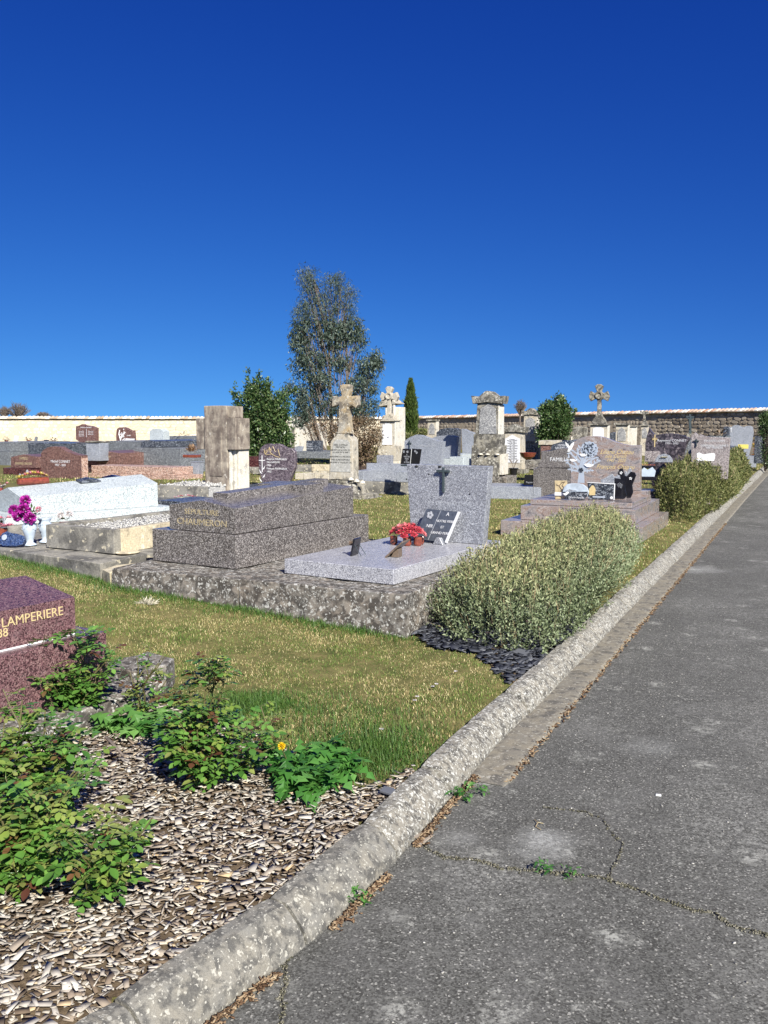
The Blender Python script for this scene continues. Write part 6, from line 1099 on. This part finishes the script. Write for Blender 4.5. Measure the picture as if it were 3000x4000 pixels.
# cypress
Dc = 45; gx = Q(1604,1660,Dc).x; t = thing('cypress_tree', 'narrow columnar cypress standing before the wall', 'tree', (gx, Dc, 0), 0); ztop = Q(1604,1478,Dc).z; n = 15000
h_ = RNG.uniform(0, 1, n)**.85; rr = .44*np.minimum(1, (1-h_)*2.1+.02)**.75*(.88+.12*np.sin(h_*30))*np.minimum(1, .8+h_*2); a = RNG.uniform(0, 2*np.pi, n); cl = .82+.28*np.sin(a*7+h_*9)*np.sin(h_*40+a*3); rad = rr*cl*RNG.uniform(.75, 1.02, n)
p = np.stack([rad*np.cos(a), rad*np.sin(a), .25+h_*(ztop-.35)], 1); leafmesh('foliage', p, np.stack([np.cos(a)*.35, np.sin(a)*.35, np.ones(n)], 1)+RNG.normal(0,.2,(n,3)), RNG.uniform(.08,.2,n), .035, CYPR, t)
for q0, q1 in (((1625,1555),(1638,1552)), ((1580,1570),(1570,1558))):
    a_ = Q(*q0, Dc); b_ = Q(*q1, Dc); B().tube([(a_.x-gx, 0, a_.z), (b_.x-gx, 0, b_.z)], [.03,.012], 5).obj('stray_shoot', CYPR, t)
B().tube([(0,0,0),(0,0,ztop*.9)], [.1,.02], 7).obj('trunk', BARK, t)
# bare trees
def bare(name, label, px, D, ybase, ytop, wpx, n=70, z0=0, r=.06, trunk=True):
    gx = Q(px, 1660, D).x; zb = Q(px, ybase, D).z; zt = Q(px, ytop, D).z; w_ = wpx*D/F; t = thing(name, label, 'tree', (gx, D, z0), 0)
    B().tube([(0,0,-.1),(0,0,zb-z0+.15)], [r, r*.7], 6).obj('trunk', BARK, t); b = B(); hh = zt-zb
    for k in range(n):
        a = random.uniform(0, 6.28); e = random.random()**.7; rx = w_*.5*e; zz = zb-z0+hh*math.sqrt(max(0, 1-e*e*.75))*random.uniform(.75, 1)
        m1 = (rx*.45*math.cos(a), rx*.45*math.sin(a), zb-z0+(zz-zb+z0)*.5); e1 = (rx*math.cos(a), rx*math.sin(a), zz); b.tube([(0,0,zb-z0), m1, e1], [r*.5, r*.3, r*.12], 4)
        for j in range(3): s_ = Vector(m1).lerp(Vector(e1), random.uniform(.1,.8)); b.tube([s_, s_+Vector((random.uniform(-.2,.2)*w_*.6, random.uniform(-.1,.1)*w_, random.uniform(.05,.25)*hh))], [r*.2, r*.1], 3)
    b.obj('branches', BARK, t); return t
bare('bare_tree', 'small leafless pollarded tree between the two gabled pillars', 2031, 48, 1625, 1558, 68, 60, 0, .06)
for px, yt, wd_, lb in ((18,1585,60,'leafless tree behind the cream wall at the far left edge'), (72,1568,110,'wider dark leafless tree behind the cream wall at left'), (172,1607,75,'low leafless twigs showing above the cream wall, right of the others')): bare('bare_tree', lb, px, 90, 1640, yt, wd_, 80, 0, .1)
# ------------------------------------------------------------------ santolina hedges by the path
def hedge(name, label, foot, ztop, nst, m, D, scale=1.0, straw=.28):
    """foot: footprint polygon (world); dome of stems with tiny leaves"""
    cx = sum(p.x for p in foot)/len(foot); cy = sum(p.y for p in foot)/len(foot); t = thing(name, label, 'shrub', (cx, cy, 0), 0)
    poly = [(p.x-cx, p.y-cy) for p in foot]; xs = [p[0] for p in poly]; ys = [p[1] for p in poly]
    x = RNG.uniform(min(xs), max(xs), nst*4); y = RNG.uniform(min(ys), max(ys), nst*4); k = inpoly(x, y, poly); x = x[k][:nst]; y = y[k][:nst]
    # distance to edge of the footprint
    de = np.full(len(x), 1e9)
    for (x1, y1), (x2, y2) in zip(poly, poly[1:]+poly[:1]):
        dx, dy = x2-x1, y2-y1; f = np.clip(((x-x1)*dx+(y-y1)*dy)/(dx*dx+dy*dy), 0, 1); q = np.hypot(x-x1-dx*f, y-y1-dy*f); de = np.minimum(de, q)
    e = np.clip(de/.33, 0, 1); top = ztop*(np.sqrt(np.clip(1-(1-e)**2, 0, 1))*.88+.12)*(1+.09*np.sin(x*7+1)*np.sin(y*5)+.07*np.sin(x*21+y*9)*np.sin(y*23-x*6))
    # fill the skin: pick each shoot a height between ground and dome, biased to the surface
    nb = len(x); bend = np.stack([x, y], 1)/np.maximum(.2, np.hypot(x, y))[:, None]
    hgt = top*np.where(RNG.uniform(0,1,nb) < .62, RNG.uniform(.9, 1.07, nb), RNG.uniform(.35, .95, nb)); out = (1-e)[:, None]*bend*.12
    base = np.stack([x-out[:, 0]*1.0, y-out[:, 1]*1.0, np.maximum(.0, hgt-.28)], 1); tip = np.stack([x+out[:, 0]*1.2, y+out[:, 1]*1.2, hgt], 1)+RNG.normal(0,.02,(nb,3))
    per = 15; f = np.tile(np.linspace(.08, 1, per), nb); kk = np.repeat(np.arange(nb), per); c = base[kk]+(tip-base)[kk]*f[:, None]
    dd = (tip-base)[kk]; dd /= np.linalg.norm(dd, axis=1, keepdims=True); d2 = dd*.9+RNG.normal(0,.65,dd.shape)
    leafmesh('foliage', c, d2, RNG.uniform(.015,.032,len(c))*scale, .0095*scale, m, t)
    ns = int(nb*straw); c = base[:ns]; d3 = tip[:ns]-base[:ns]; leafmesh('dry_stems', c, d3, np.linalg.norm(d3, axis=1)*RNG.uniform(1.02,1.2,ns), .004*scale, STRAW, t)
    q_ = np.where((e > .2) & (hgt > top*.88))[0][:int(nb*.07)]; c = tip[q_]-np.array([0,0,.05]); leafmesh('stray_shoots', c, RNG.normal(0,.3,c.shape)+np.array([0,0,1]), RNG.uniform(.08,.15,len(q_)), .006*scale, STRAW, t)
    # dark twiggy heart
    q_ = np.where(e > .45)[0]; q_ = q_[RNG.integers(0, len(q_), 2500)]; c = np.stack([x[q_], y[q_], RNG.uniform(.02, .75, 2500)*top[q_]], 1); leafmesh('inner_twigs', c, RNG.normal(0,.5,c.shape)+np.array([0,0,.4]), .09, .01, BRED, t); return t
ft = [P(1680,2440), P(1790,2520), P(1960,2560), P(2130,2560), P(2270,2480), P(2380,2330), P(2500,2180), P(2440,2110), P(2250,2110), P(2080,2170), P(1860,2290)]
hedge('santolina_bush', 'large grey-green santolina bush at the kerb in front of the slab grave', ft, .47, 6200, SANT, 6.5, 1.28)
ft = [P(2560,2025), P(2700,2045), P(2800,2000), P(2872,1945), P(2905,1900), P(2800,1880), P(2580,1925)]
hedge('santolina_bush', 'second olive green bush along the kerb beyond the rose granite tomb', ft, .78, 6000, SANTH, 14, 2.0, .2)
ft = [P(2800,1925), P(2880,1928), P(2925,1880), P(2905,1860), P(2830,1875)]
hedge('santolina_bush', 'third farthest clipped bush along the kerb towards the wall', ft, .85, 2600, SANTH, 18, 2.6, .2)
t_ = [o for o in bpy.data.objects if o.name.startswith('low_hedge')][0]
p, d = blob_points([(0,0,.12,.6,.4,.12,1)], 1500, .3); leafmesh('foliage', p, d+RNG.normal(0,.5,d.shape), .06, .03, SANTH, t_); p, d = blob_points([(0,0,.2,.6,.35,.06,1)], 200, .3); leafmesh('pale_flowers', p, d, .05, .04, PYEL, t_)
# ------------------------------------------------------------------ lawn
def grass(name, n, x0, x1, y0, y1, hl, wd, cond=None, m=GRASS):
    x = RNG.uniform(x0, x1, n); y = RNG.uniform(y0, y1, n); kd = kerbd(x, y); k = (kd > .02) & ~inpoly(x, y, BED) & ~inpoly(x, y, SLP)
    a = (x/np.maximum(y, .1)); k &= (np.abs(a) < .50)
    tp = [(c0.x, c0.y), (c1.x, c1.y), (c2.x, c2.y), (c3.x, c3.y), (c4.x, c4.y), (c5.x, c5.y), (c5.x+1.2, c5.y+2.4), (c0.x+1.2, c0.y+2.4)]; k &= ~inpoly(x, y, tp)
    for f_, W2, L2_ in GR_EX:
        q = [(f_[0]+ (f_[2]*cx_*math.cos(R(f_[4])))+f_[3]*cy_*math.sin(R(f_[4])), f_[1]-(f_[2]*cx_*math.sin(R(f_[4])))+f_[3]*cy_*math.cos(R(f_[4]))) for cx_, cy_ in ((0,0),(1,0),(1,1),(0,1))]; k &= ~inpoly(x, y, q)
    if cond is not None: k &= cond(x, y)
    x, y, kd = x[k], y[k], kd[k]; n = len(x); z = np.array([hz(a_, b_, c_) for a_, b_, c_ in zip(x, y, kd)])
    pn = np.array([noise.noise(Vector((a_*1.7, b_*1.7, 5))) for a_, b_ in zip(x, y)]); bare_ = np.array([noise.noise(Vector((a_*4.1, b_*4.1, 9))) for a_, b_ in zip(x, y)]); kp = (bare_ > -.18) | (RNG.uniform(0, 1, n) < .35) | (cond is not None); x, y, z, pn, kd = x[kp], y[kp], z[kp], pn[kp], kd[kp]; n = len(x); hh = RNG.uniform(hl[0], hl[1], n)*(1+.7*np.clip(pn, -.6, 1)); an = RNG.uniform(0, 2*np.pi, n); le = RNG.uniform(.2, 1.5, n); ww = RNG.uniform(wd*.6, wd*1.2, n)
    dx, dy = np.cos(an), np.sin(an); b = np.stack([x, y, z-.002], 1); s_ = np.stack([-dy, dx, np.zeros(n)], 1)*ww[:, None]/2; nrm = 1/np.sqrt(1+le**2)
    mid = b+np.stack([dx*le*.35*hh*nrm, dy*le*.35*hh*nrm, hh*.6*nrm], 1); tip = b+np.stack([dx*le*hh*nrm, dy*le*hh*nrm, hh*nrm], 1)
    V = np.stack([b-s_, b+s_, mid+s_*.8, mid-s_*.8, tip], 1).reshape(-1, 3); i = 5*np.arange(n)
    Fq = np.concatenate([np.stack([i, i+1, i+2], 1), np.stack([i, i+2, i+3], 1), np.stack([i+3, i+2, i+4], 1)]); return npmesh(name, V, Fq, m, kind='stuff')
f_ = Frame(P(416,2467,.45), 33); lo = f_.O-f_.X*1.15-f_.Y*2.15; GR_EX = [((lo.x, lo.y, 1.3, 2.35, 33), 0, 0)]
grass('lawn_grass', 380000, -3.9, 1.7, 3.2, 8.9, (.008,.023), .0028)
grass('lawn_grass_middle', 190000, -4, 9, 8.6, 20, (.018,.042), .006)
grass('lawn_grass_far', 90000, -10, 16, 20, 40, (.03,.06), .014)
# lush tufts near terrace foot and kerb
GRN = foliage('lush_grass', [(.03,.075,.012), (.06,.13,.02), (.1,.17,.035)], .55, .15)
def near_line(x, y):
    r = np.zeros(len(x), bool)
    for a, b in ((c0, c1), (c1, c2), (c3, c4)):
        dx, dy = b.x-a.x, b.y-a.y; f = np.clip(((x-a.x)*dx+(y-a.y)*dy)/(dx*dx+dy*dy), 0, 1); dd = np.hypot(x-a.x-dx*f, y-a.y-dy*f); r |= dd < RNG.exponential(.09, len(x))
    return r
grass('terrace_foot_grass', 160000, -3.9, .3, 6.0, 8.9, (.03,.07), .0035, near_line, GRN)
q = P(1560,3000); q2 = P(1000,2760); q3 = P(1480,2950)
grass('tufted_grass', 130000, -1.2, .6, 3.4, 5.0, (.03,.07), .0032, lambda x, y: (np.hypot(x-q3.x, y-q3.y) < RNG.exponential(.16, len(x))) | (np.hypot((x-q2.x)*.7, y-q2.y) < RNG.exponential(.11, len(x))), GRN)
# daisies and debris scattered in the lawn
b = B()
for px, py in ((1705,2690),(1620,2755),(1490,2870),(1780,2640),(1690,2700),(1630,2740),(1150,2390)):
    rosette(b.bm, P(px, py)+Vector((0,0,.03)), .014, 1, 7, cup=.2)
b.obj('daisies', PWHI, None, 'stuff')
for px, py, lb, mm in ((550,2340,'tuft of straw-coloured dead grass, upper of two in the lawn', STRAW), (583,2418,'pale dried plant tuft, lower of two in the lawn', petal('dry_white', (.5,.46,.36)))):
    t = thing('dry_tuft', lb, 'plant', P(px, py), 0); n = 220; c = RNG.normal(0,.025,(n,3)); c[:, 2] = .005+hz(P(px,py).x, P(px,py).y, 3); d = RNG.normal(0,1,(n,3)); d[:, 2] = np.abs(d[:, 2])*.5+.1; leafmesh('dry_blades', c, d, RNG.uniform(.03,.09,n), .006, mm, t)
# ------------------------------------------------------------------ roses
def leaflet(bm, o, d, s_, ln, wd, nrm):
    """folded oval leaflet"""
    rows = []
    for k, (f, w_) in enumerate(((0,.1),(.25,.8),(.55,1),(.82,.62),(1,.05))):
        c = o+d*ln*f-nrm*ln*.12*f*f; rows.append([bm.verts.new(c-s_*wd*w_*.5+nrm*wd*.12*w_), bm.verts.new(c), bm.verts.new(c+s_*wd*w_*.5+nrm*wd*.12*w_)])
    for a, b in zip(rows, rows[1:]): bm.faces.new((a[0], a[1], b[1], b[0])); bm.faces.new((a[1], a[2], b[2], b[1]))
def compound(m, seed):
    random.seed(seed); bm = bmesh.new(); Y = Vector((0,1,0)); X = Vector((1,0,0)); Zv = Vector((0,0,1)); L = .075
    t = B(); t.bm = bm; t.tube([(0,0,0),(0,L*.5,-.002),(0,L,-.008)], [.0012,.001,.0006], 4)
    leaflet(bm, Vector((0,L,-.008)), (Y-Zv*.25).normalized(), X, .036, .024, Zv)
    for f, sz in ((.45,.85), (.85,1)):
        for sg in (-1, 1): d = (Y*.45+X*sg+Zv*random.uniform(-.2,.15)).normalized(); leaflet(bm, Vector((0,L*f,-.004)), d, d.cross(Zv).normalized(), .031*sz*random.uniform(.85,1.1), .021*sz, Zv)
    me = bpy.data.meshes.new('leaf'); bm.to_mesh(me); bm.free(); me.shade_smooth(); me.materials.append(m); return me
LV = [compound(ROSEL, 1), compound(ROSEL, 2), compound(ROSEY, 3), compound(ROSER, 4)]
def rose(label, base, canes, nleaf, seed, young=.25, red=.1, group='rose bushes in the mulch bed', fl=1.0):
    random.seed(seed); t = thing('rose_bush', label, 'shrub', base, 0, group); segs = []
    for (dx, dy, h) in canes:
        p = Vector((0,0,-.02)); pts = [p]; n = 6
        for i in range(1, n+1): f = i/n; pts.append(Vector((dx*f+random.uniform(-.012,.012), dy*f+random.uniform(-.012,.012), h*f)))
        B().tube(pts, [.007-.0045*i/n for i in range(n+1)], 6).obj('cane', STEM, t); segs.append(pts)
        for j in range(3):
            i = random.randint(2, n-1); a = random.uniform(0, 6.28); q = [pts[i], pts[i]+Vector((math.cos(a)*.05, math.sin(a)*.05, .05)), pts[i]+Vector((math.cos(a)*.1, math.sin(a)*.1, .12))]
            B().tube(q, [.004,.003,.002], 5).obj('side_shoot', STEM, t); segs.append([pts[i], q[1], q[1], q[2], q[2]])
    for k in range(nleaf):
        pts = random.choice(segs); f = random.uniform(.25, 1)*(len(pts)-1); i = min(int(f), len(pts)-2); p = pts[i].lerp(pts[i+1], f-i); a = random.uniform(0, 6.28); topness = f/(len(pts)-1)
        r_ = random.random(); me = LV[3] if r_ < .6*red*(.4+topness) else (LV[2] if r_ < red+young*(.4+topness) else LV[k % 2]); sc = random.uniform(.65, 1.15)*fl*(1-.25*topness)
        link('leaf', me, None, t, None, p, (random.uniform(-.25, .6), random.uniform(-.35, .35), a), sc)
    return t
def rbase(px, py): return P(px, py, -.01)
rose('dark green rose bush in front of the pink tomb, uppermost at left', rbase(255,2850), [(-.32,.04,.34),(-.26,0,.3),(-.3,-.04,.22),(-.2,.04,.42),(.2,0,.36),(.24,.04,.26),(-.16,.02,.46),(-.1,-.02,.4),(.0,.03,.34),(.08,.0,.4),(.13,.02,.47),(.2,.02,.3),(-.22,.0,.36),(.02,-.05,.26),(-.12,-.04,.26),(.15,-.05,.22)], 480, 11, .12, .04, fl=1.3)
rose('single thin rose stem with reddish tip between the pink tomb and the lawn', rbase(555,2830), [(-.02,.0,.36),(.03,.02,.3),(-.03,0,.2),(.06,0,.16)], 60, 12, .3, .25, fl=1.1)
rose('tall rose bush with red new shoots left of the dandelion clump', rbase(800,3090), [(.02,.03,.62),(.09,.04,.56),(-.06,.02,.46),(.05,.06,.5),(-.16,-.0,.3),(.18,-.03,.26),(-.1,-.06,.28),(.1,-.08,.22),(.0,-.08,.3),(.22,0,.16)], 440, 13, .22, .13, fl=1.3)
rose('yellowing spindly rose shoot just left of the dandelion flower', rbase(1060,2960), [(.0,.0,.15),(-.05,.01,.12),(.04,0,.12)], 44, 14, .75, .2, fl=.9)
rose('big leafy rose bush filling the left edge, middle of the picture height', rbase(60,3300), [(-.12,.1,.5),(.0,.1,.52),(.1,.1,.48),(.17,.06,.36),(.25,.12,.4),(-.05,-.0,.42),(.05,-.04,.3),(-.18,.0,.4),(.24,.06,.3),(-.02,-.06,.24),(.14,-.06,.22),(.2,.0,.22)], 520, 15, .3, .05, fl=1.3)
rose('light green rose bush lowest at the left edge above the wood chips', rbase(70,3530), [(-.06,.05,.34),(.02,.02,.28),(.1,.06,.34),(-.1,-.02,.22),(.0,.08,.38),(-.02,-.03,.16),(.12,0,.2),(.06,-.03,.12)], 300, 16, .3, .06, fl=1.25)
rose('small rose shoot standing forward on the wood chips at lower left', rbase(370,3560), [(.0,.02,.24),(.05,.03,.2),(-.03,.0,.18),(.11,.06,.26),(.0,-.02,.1)], 150, 17, .3, .08, fl=1.2)
# dandelion-like clumps
def lobed(L, w, arch, seed, m):
    random.seed(seed); bm = bmesh.new(); n = 13; rows = []
    for k in range(n+1):
        f = k/n; ww = w*(.08+.95*math.sin(math.pi*min(1, f*1.02))**.8)*(1.6 if k % 2 else .3)*(.5+f) if k < n else .002; z = arch*(f-1.25*f*f)*L; y = f*L*(1-.15*f); back = (.018 if k % 2 else 0)
        rows.append([bm.verts.new((-ww/2, y-back*ww*10, z+ww*.18)), bm.verts.new((0, y, z)), bm.verts.new((ww/2, y-back*ww*10, z+ww*.18))])
    for a, b in zip(rows, rows[1:]): bm.faces.new((a[0], a[1], b[1], b[0])); bm.faces.new((a[1], a[2], b[2], b[1]))
    me = bpy.data.meshes.new('leaf'); bm.to_mesh(me); bm.free(); me.materials.append(m); return me
DL = [lobed(.19,.042,.9,1,DAND), lobed(.16,.036,1.3,2,DAND), lobed(.12,.032,.6,3,DAND), lobed(.2,.06,1.0,4,WEEDL)]
def clump(name, label, base, rx, ry, n, which, up=1.0, sc=1.0, nc=5):
    t = thing(name, label, 'plant', base, 0)
    cs = [(0, 0)]+[(random.uniform(-rx, rx)*.6, random.uniform(-ry, ry)*.6) for _ in range(nc)]
    for k in range(n): c = random.choice(cs); link('leaf', DL[random.choice(which)], None, t, None, (c[0]+random.uniform(-.03,.03), c[1]+random.uniform(-.03,.03), random.uniform(0,.03)), (random.uniform(.1,1.2)*up, random.uniform(-.4,.4), random.uniform(0, 6.28)), random.uniform(.55,1.1)*sc)
    return t
random.seed(3)
t = clump('dandelion_clump', 'large vivid green dandelion clump with one yellow flower beside the kerb', P(1205,3050), .3, .34, 300, (0,1,1,2), 1.2, 1.02, 16)
fl = P(1100,2915,.2)-t.location
b = B(); pompon(b.bm, fl, .019, 150, .12); b.obj('yellow_flower', PDAN, t); B().tube([(fl.x*.3, fl.y*.3, 0), (fl.x*.8, fl.y*.7, fl.z*.6), tuple(fl-Vector((0,0,.01)))], .0025, 5).obj('flower_stalk', STEM, t)
clump('thistle_weed', 'light green broad-lobed weed between the rose bushes and the pink tomb', P(520,2880), .22, .12, 70, (3,3,0), 1.15, .95, 5)
for px, py, s_, lb in ((1800,3110,.42,'weed tuft rooted at the start of the gutter'), (1390,3520,.32,'small weed growing from the kerb joint, nearest the camera'), (2125,3405,.25,'flat weed growing in the asphalt crack'), (2235,3425,.2,'tiniest weed in the asphalt crack, right of the other'), (1880,3100,.25,'sparse weed right beside the gutter end')):
    q = P(px, py, -.1); clump('kerb_weed', lb, q, .06, .04, 22, (2,0), .6, s_, 3)
t = thing('fallen_twig', 'brown dry stick lying across the light green weed', 'twig', P(440,2930,.1), 0); B().tube([(-.05,.06,.04),(0,0,.03),(.07,-.07,.0)], [.006,.008,.005], 6).rough(.02,.002,60).obj('stick', BARK, t)
# slate pieces, sticks and stones near the kerb
for px, py, s_, lb in ((1520,3105,.06,'blue slate piece beside the kerb and dandelion'), (2040,2560,.11,'largest loose slate plate by the kerb under the big bush'), (850,2890,.1,'dark slate shard behind the tall rose bush')):
    t = thing('slate_piece', lb, 'slate', P(px, py, .0), random.uniform(0, 90)); B().prism([(-s_*.6,-s_*.3),(s_*.4,-s_*.4),(s_*.7,.0),(s_*.2,s_*.4),(-s_*.5,s_*.35)], 0, .01, .001, 'z').obj('plate', SLATE, t, rot=(.15,.1,0), loc=(0,0,.012))
def stickpiece(px, py, L, a, r, lb, z=-.094):
    t = thing('wood_splinter', lb, 'wood chip', P(px, py, z), a); B().hull8([(-L/2,-r),(L/2,-r*.6),(L/2,r*.6),(-L/2,r)], [(-L/2,-r),(L/2,-r*.4),(L/2,r*.4),(-L/2,r*.8)], 0, .005).obj('splinter', CHIP, t)
stickpiece(1660,3285,.1,-55,.008,'long pale wood splinter lying at the kerb joint on the asphalt'); stickpiece(1635,3265,.05,-60,.01,'short wood chip lying above the long splinter'); stickpiece(1190,3640,.07,-50,.004,'thin straw at the kerb foot near the bottom'); stickpiece(800,3745,.1,-20,.006,'long splinter at the edge of the mulch bed by the kerb', .0)
# litter band along the kerb foot and cracks in the asphalt
LIT = foliage('leaf_litter', [(.06,.035,.02), (.14,.085,.05), (.26,.18,.11), (.36,.28,.18)], .9, 0, .1)
n = 2600; s_ = RNG.uniform(0.8, 4.3, n); off = .163+np.abs(RNG.normal(0,.016,n)); X = []; Y = []
for a, o in zip(s_, off): p, d, nn = kerb_at(a); q = p+nn*o; X.append(q.x); Y.append(q.y)
dens = np.array([noise.noise(Vector((a*3, 7, 0))) for a in s_]) > -.12; X = np.array(X)[dens]; Y = np.array(Y)[dens]; n = len(X)
plates('kerb_litter', X, Y, np.full(n, -.096)+RNG.uniform(0,.01,n), RNG.uniform(.004,.02,n), RNG.uniform(.002,.009,n), RNG.uniform(.001,.004,n), .4, LIT)
n = 1500; s_ = RNG.uniform(4, 16, n); X = []; Y = []
for a in s_: p, d, nn = kerb_at(a); q = p+nn*(.335+RNG.normal(0,.012)); X.append(q.x); Y.append(q.y)
plates('gutter_edge_litter', np.array(X), np.array(Y), np.full(n, -.093)+RNG.uniform(0,.006,n), RNG.uniform(.008,.028,n), RNG.uniform(.004,.012,n), RNG.uniform(.002,.005,n), .3, LIT)
CRK = plain('crack_dark', (.02,.018,.016), .95, .1, .3, 50); MOSS = foliage('crack_grit', [(.05,.05,.03), (.14,.13,.09), (.3,.28,.22)], .95, 0, .1)
def crack(pts, w0, grit, seed, lb):
    random.seed(seed); q = [P(a, b_, -.096) for a, b_ in pts]; fine = []
    for a, b_ in zip(q, q[1:]):
        n = max(2, int((b_-a).length/.018))
        for k in range(n): v = a.lerp(b_, k/n); fine.append(v+Vector((random.gauss(0,.003), random.gauss(0,.003), 0)))
    fine.append(q[-1]); V = []; Fc = []
    for i, v in enumerate(fine):
        d = (fine[min(i+1, len(fine)-1)]-fine[max(0, i-1)]).normalized(); n_ = Vector((-d.y, d.x, 0)); w_ = w0*random.uniform(.3,1.2); V += [tuple(v+n_*w_), tuple(v-n_*w_)]
        if i: k = 2*i; Fc.append((k-2, k-1, k+1, k))
    npmesh('asphalt_crack', V, Fc, CRK, kind='structure')
    fx = np.array([v.x for v in fine]); fy = np.array([v.y for v in fine]); m_ = grit; i = RNG.integers(0, len(fine), m_); sp = w0*2.2
    plates('crack_grit', fx[i]+RNG.normal(0,sp,m_), fy[i]+RNG.normal(0,sp,m_), np.full(m_, -.097), RNG.uniform(.002,.007,m_), RNG.uniform(.002,.005,m_), RNG.uniform(.002,.004,m_), .3, MOSS)
crack([(1650,3300),(1740,3350),(1860,3355),(1960,3390),(2110,3400),(2260,3415),(2375,3430),(2470,3465),(2570,3505),(2690,3545),(2790,3565),(2850,3610),(2990,3650),(3120,3690)], .0028, 900, 1, '')
crack([(2375,3430),(2390,3390),(2430,3320),(2430,3290),(2380,3240),(2360,3200),(2290,3170),(2120,3150)], .0022, 160, 2, '')
crack([(1130,3650),(1120,3780),(1105,3900),(1100,4050)], .0022, 240, 3, '')
# small stones and bits on the path
n = 700; x = RNG.uniform(-.4, 3.2, n); y = RNG.uniform(2.2, 8, n); k = kerbd(x, y) < -.36; x, y = x[k], y[k]; n = len(x)
plates('path_grit', x, y, np.full(n, -.098), RNG.uniform(.003,.009,n), RNG.uniform(.003,.007,n), RNG.uniform(.002,.004,n), .3, foliage('pale_grit', [(.2,.19,.17), (.5,.48,.44)], .9, 0, .1))
for px, py, lb in ((2572,3108,'white flat stone chip on the asphalt at right'), (2100,3225,'dry curled twig on the pale patch of asphalt')):
    t = thing('path_debris', lb, 'debris', P(px, py, -.099), 20)
    if 'stone' in lb: B().box(-.012,.012,-.008,.008,0,.005,.001).obj('chip', WHITE, t)
    else: B().tube([(-.02,.04,.005),(0,.01,.01),(-.005,-.02,.004),(.02,-.04,.004)], .002, 5).tube([(0,.01,.01),(.02,.02,.004)], .0015, 4).obj('twig', STRAW, t)
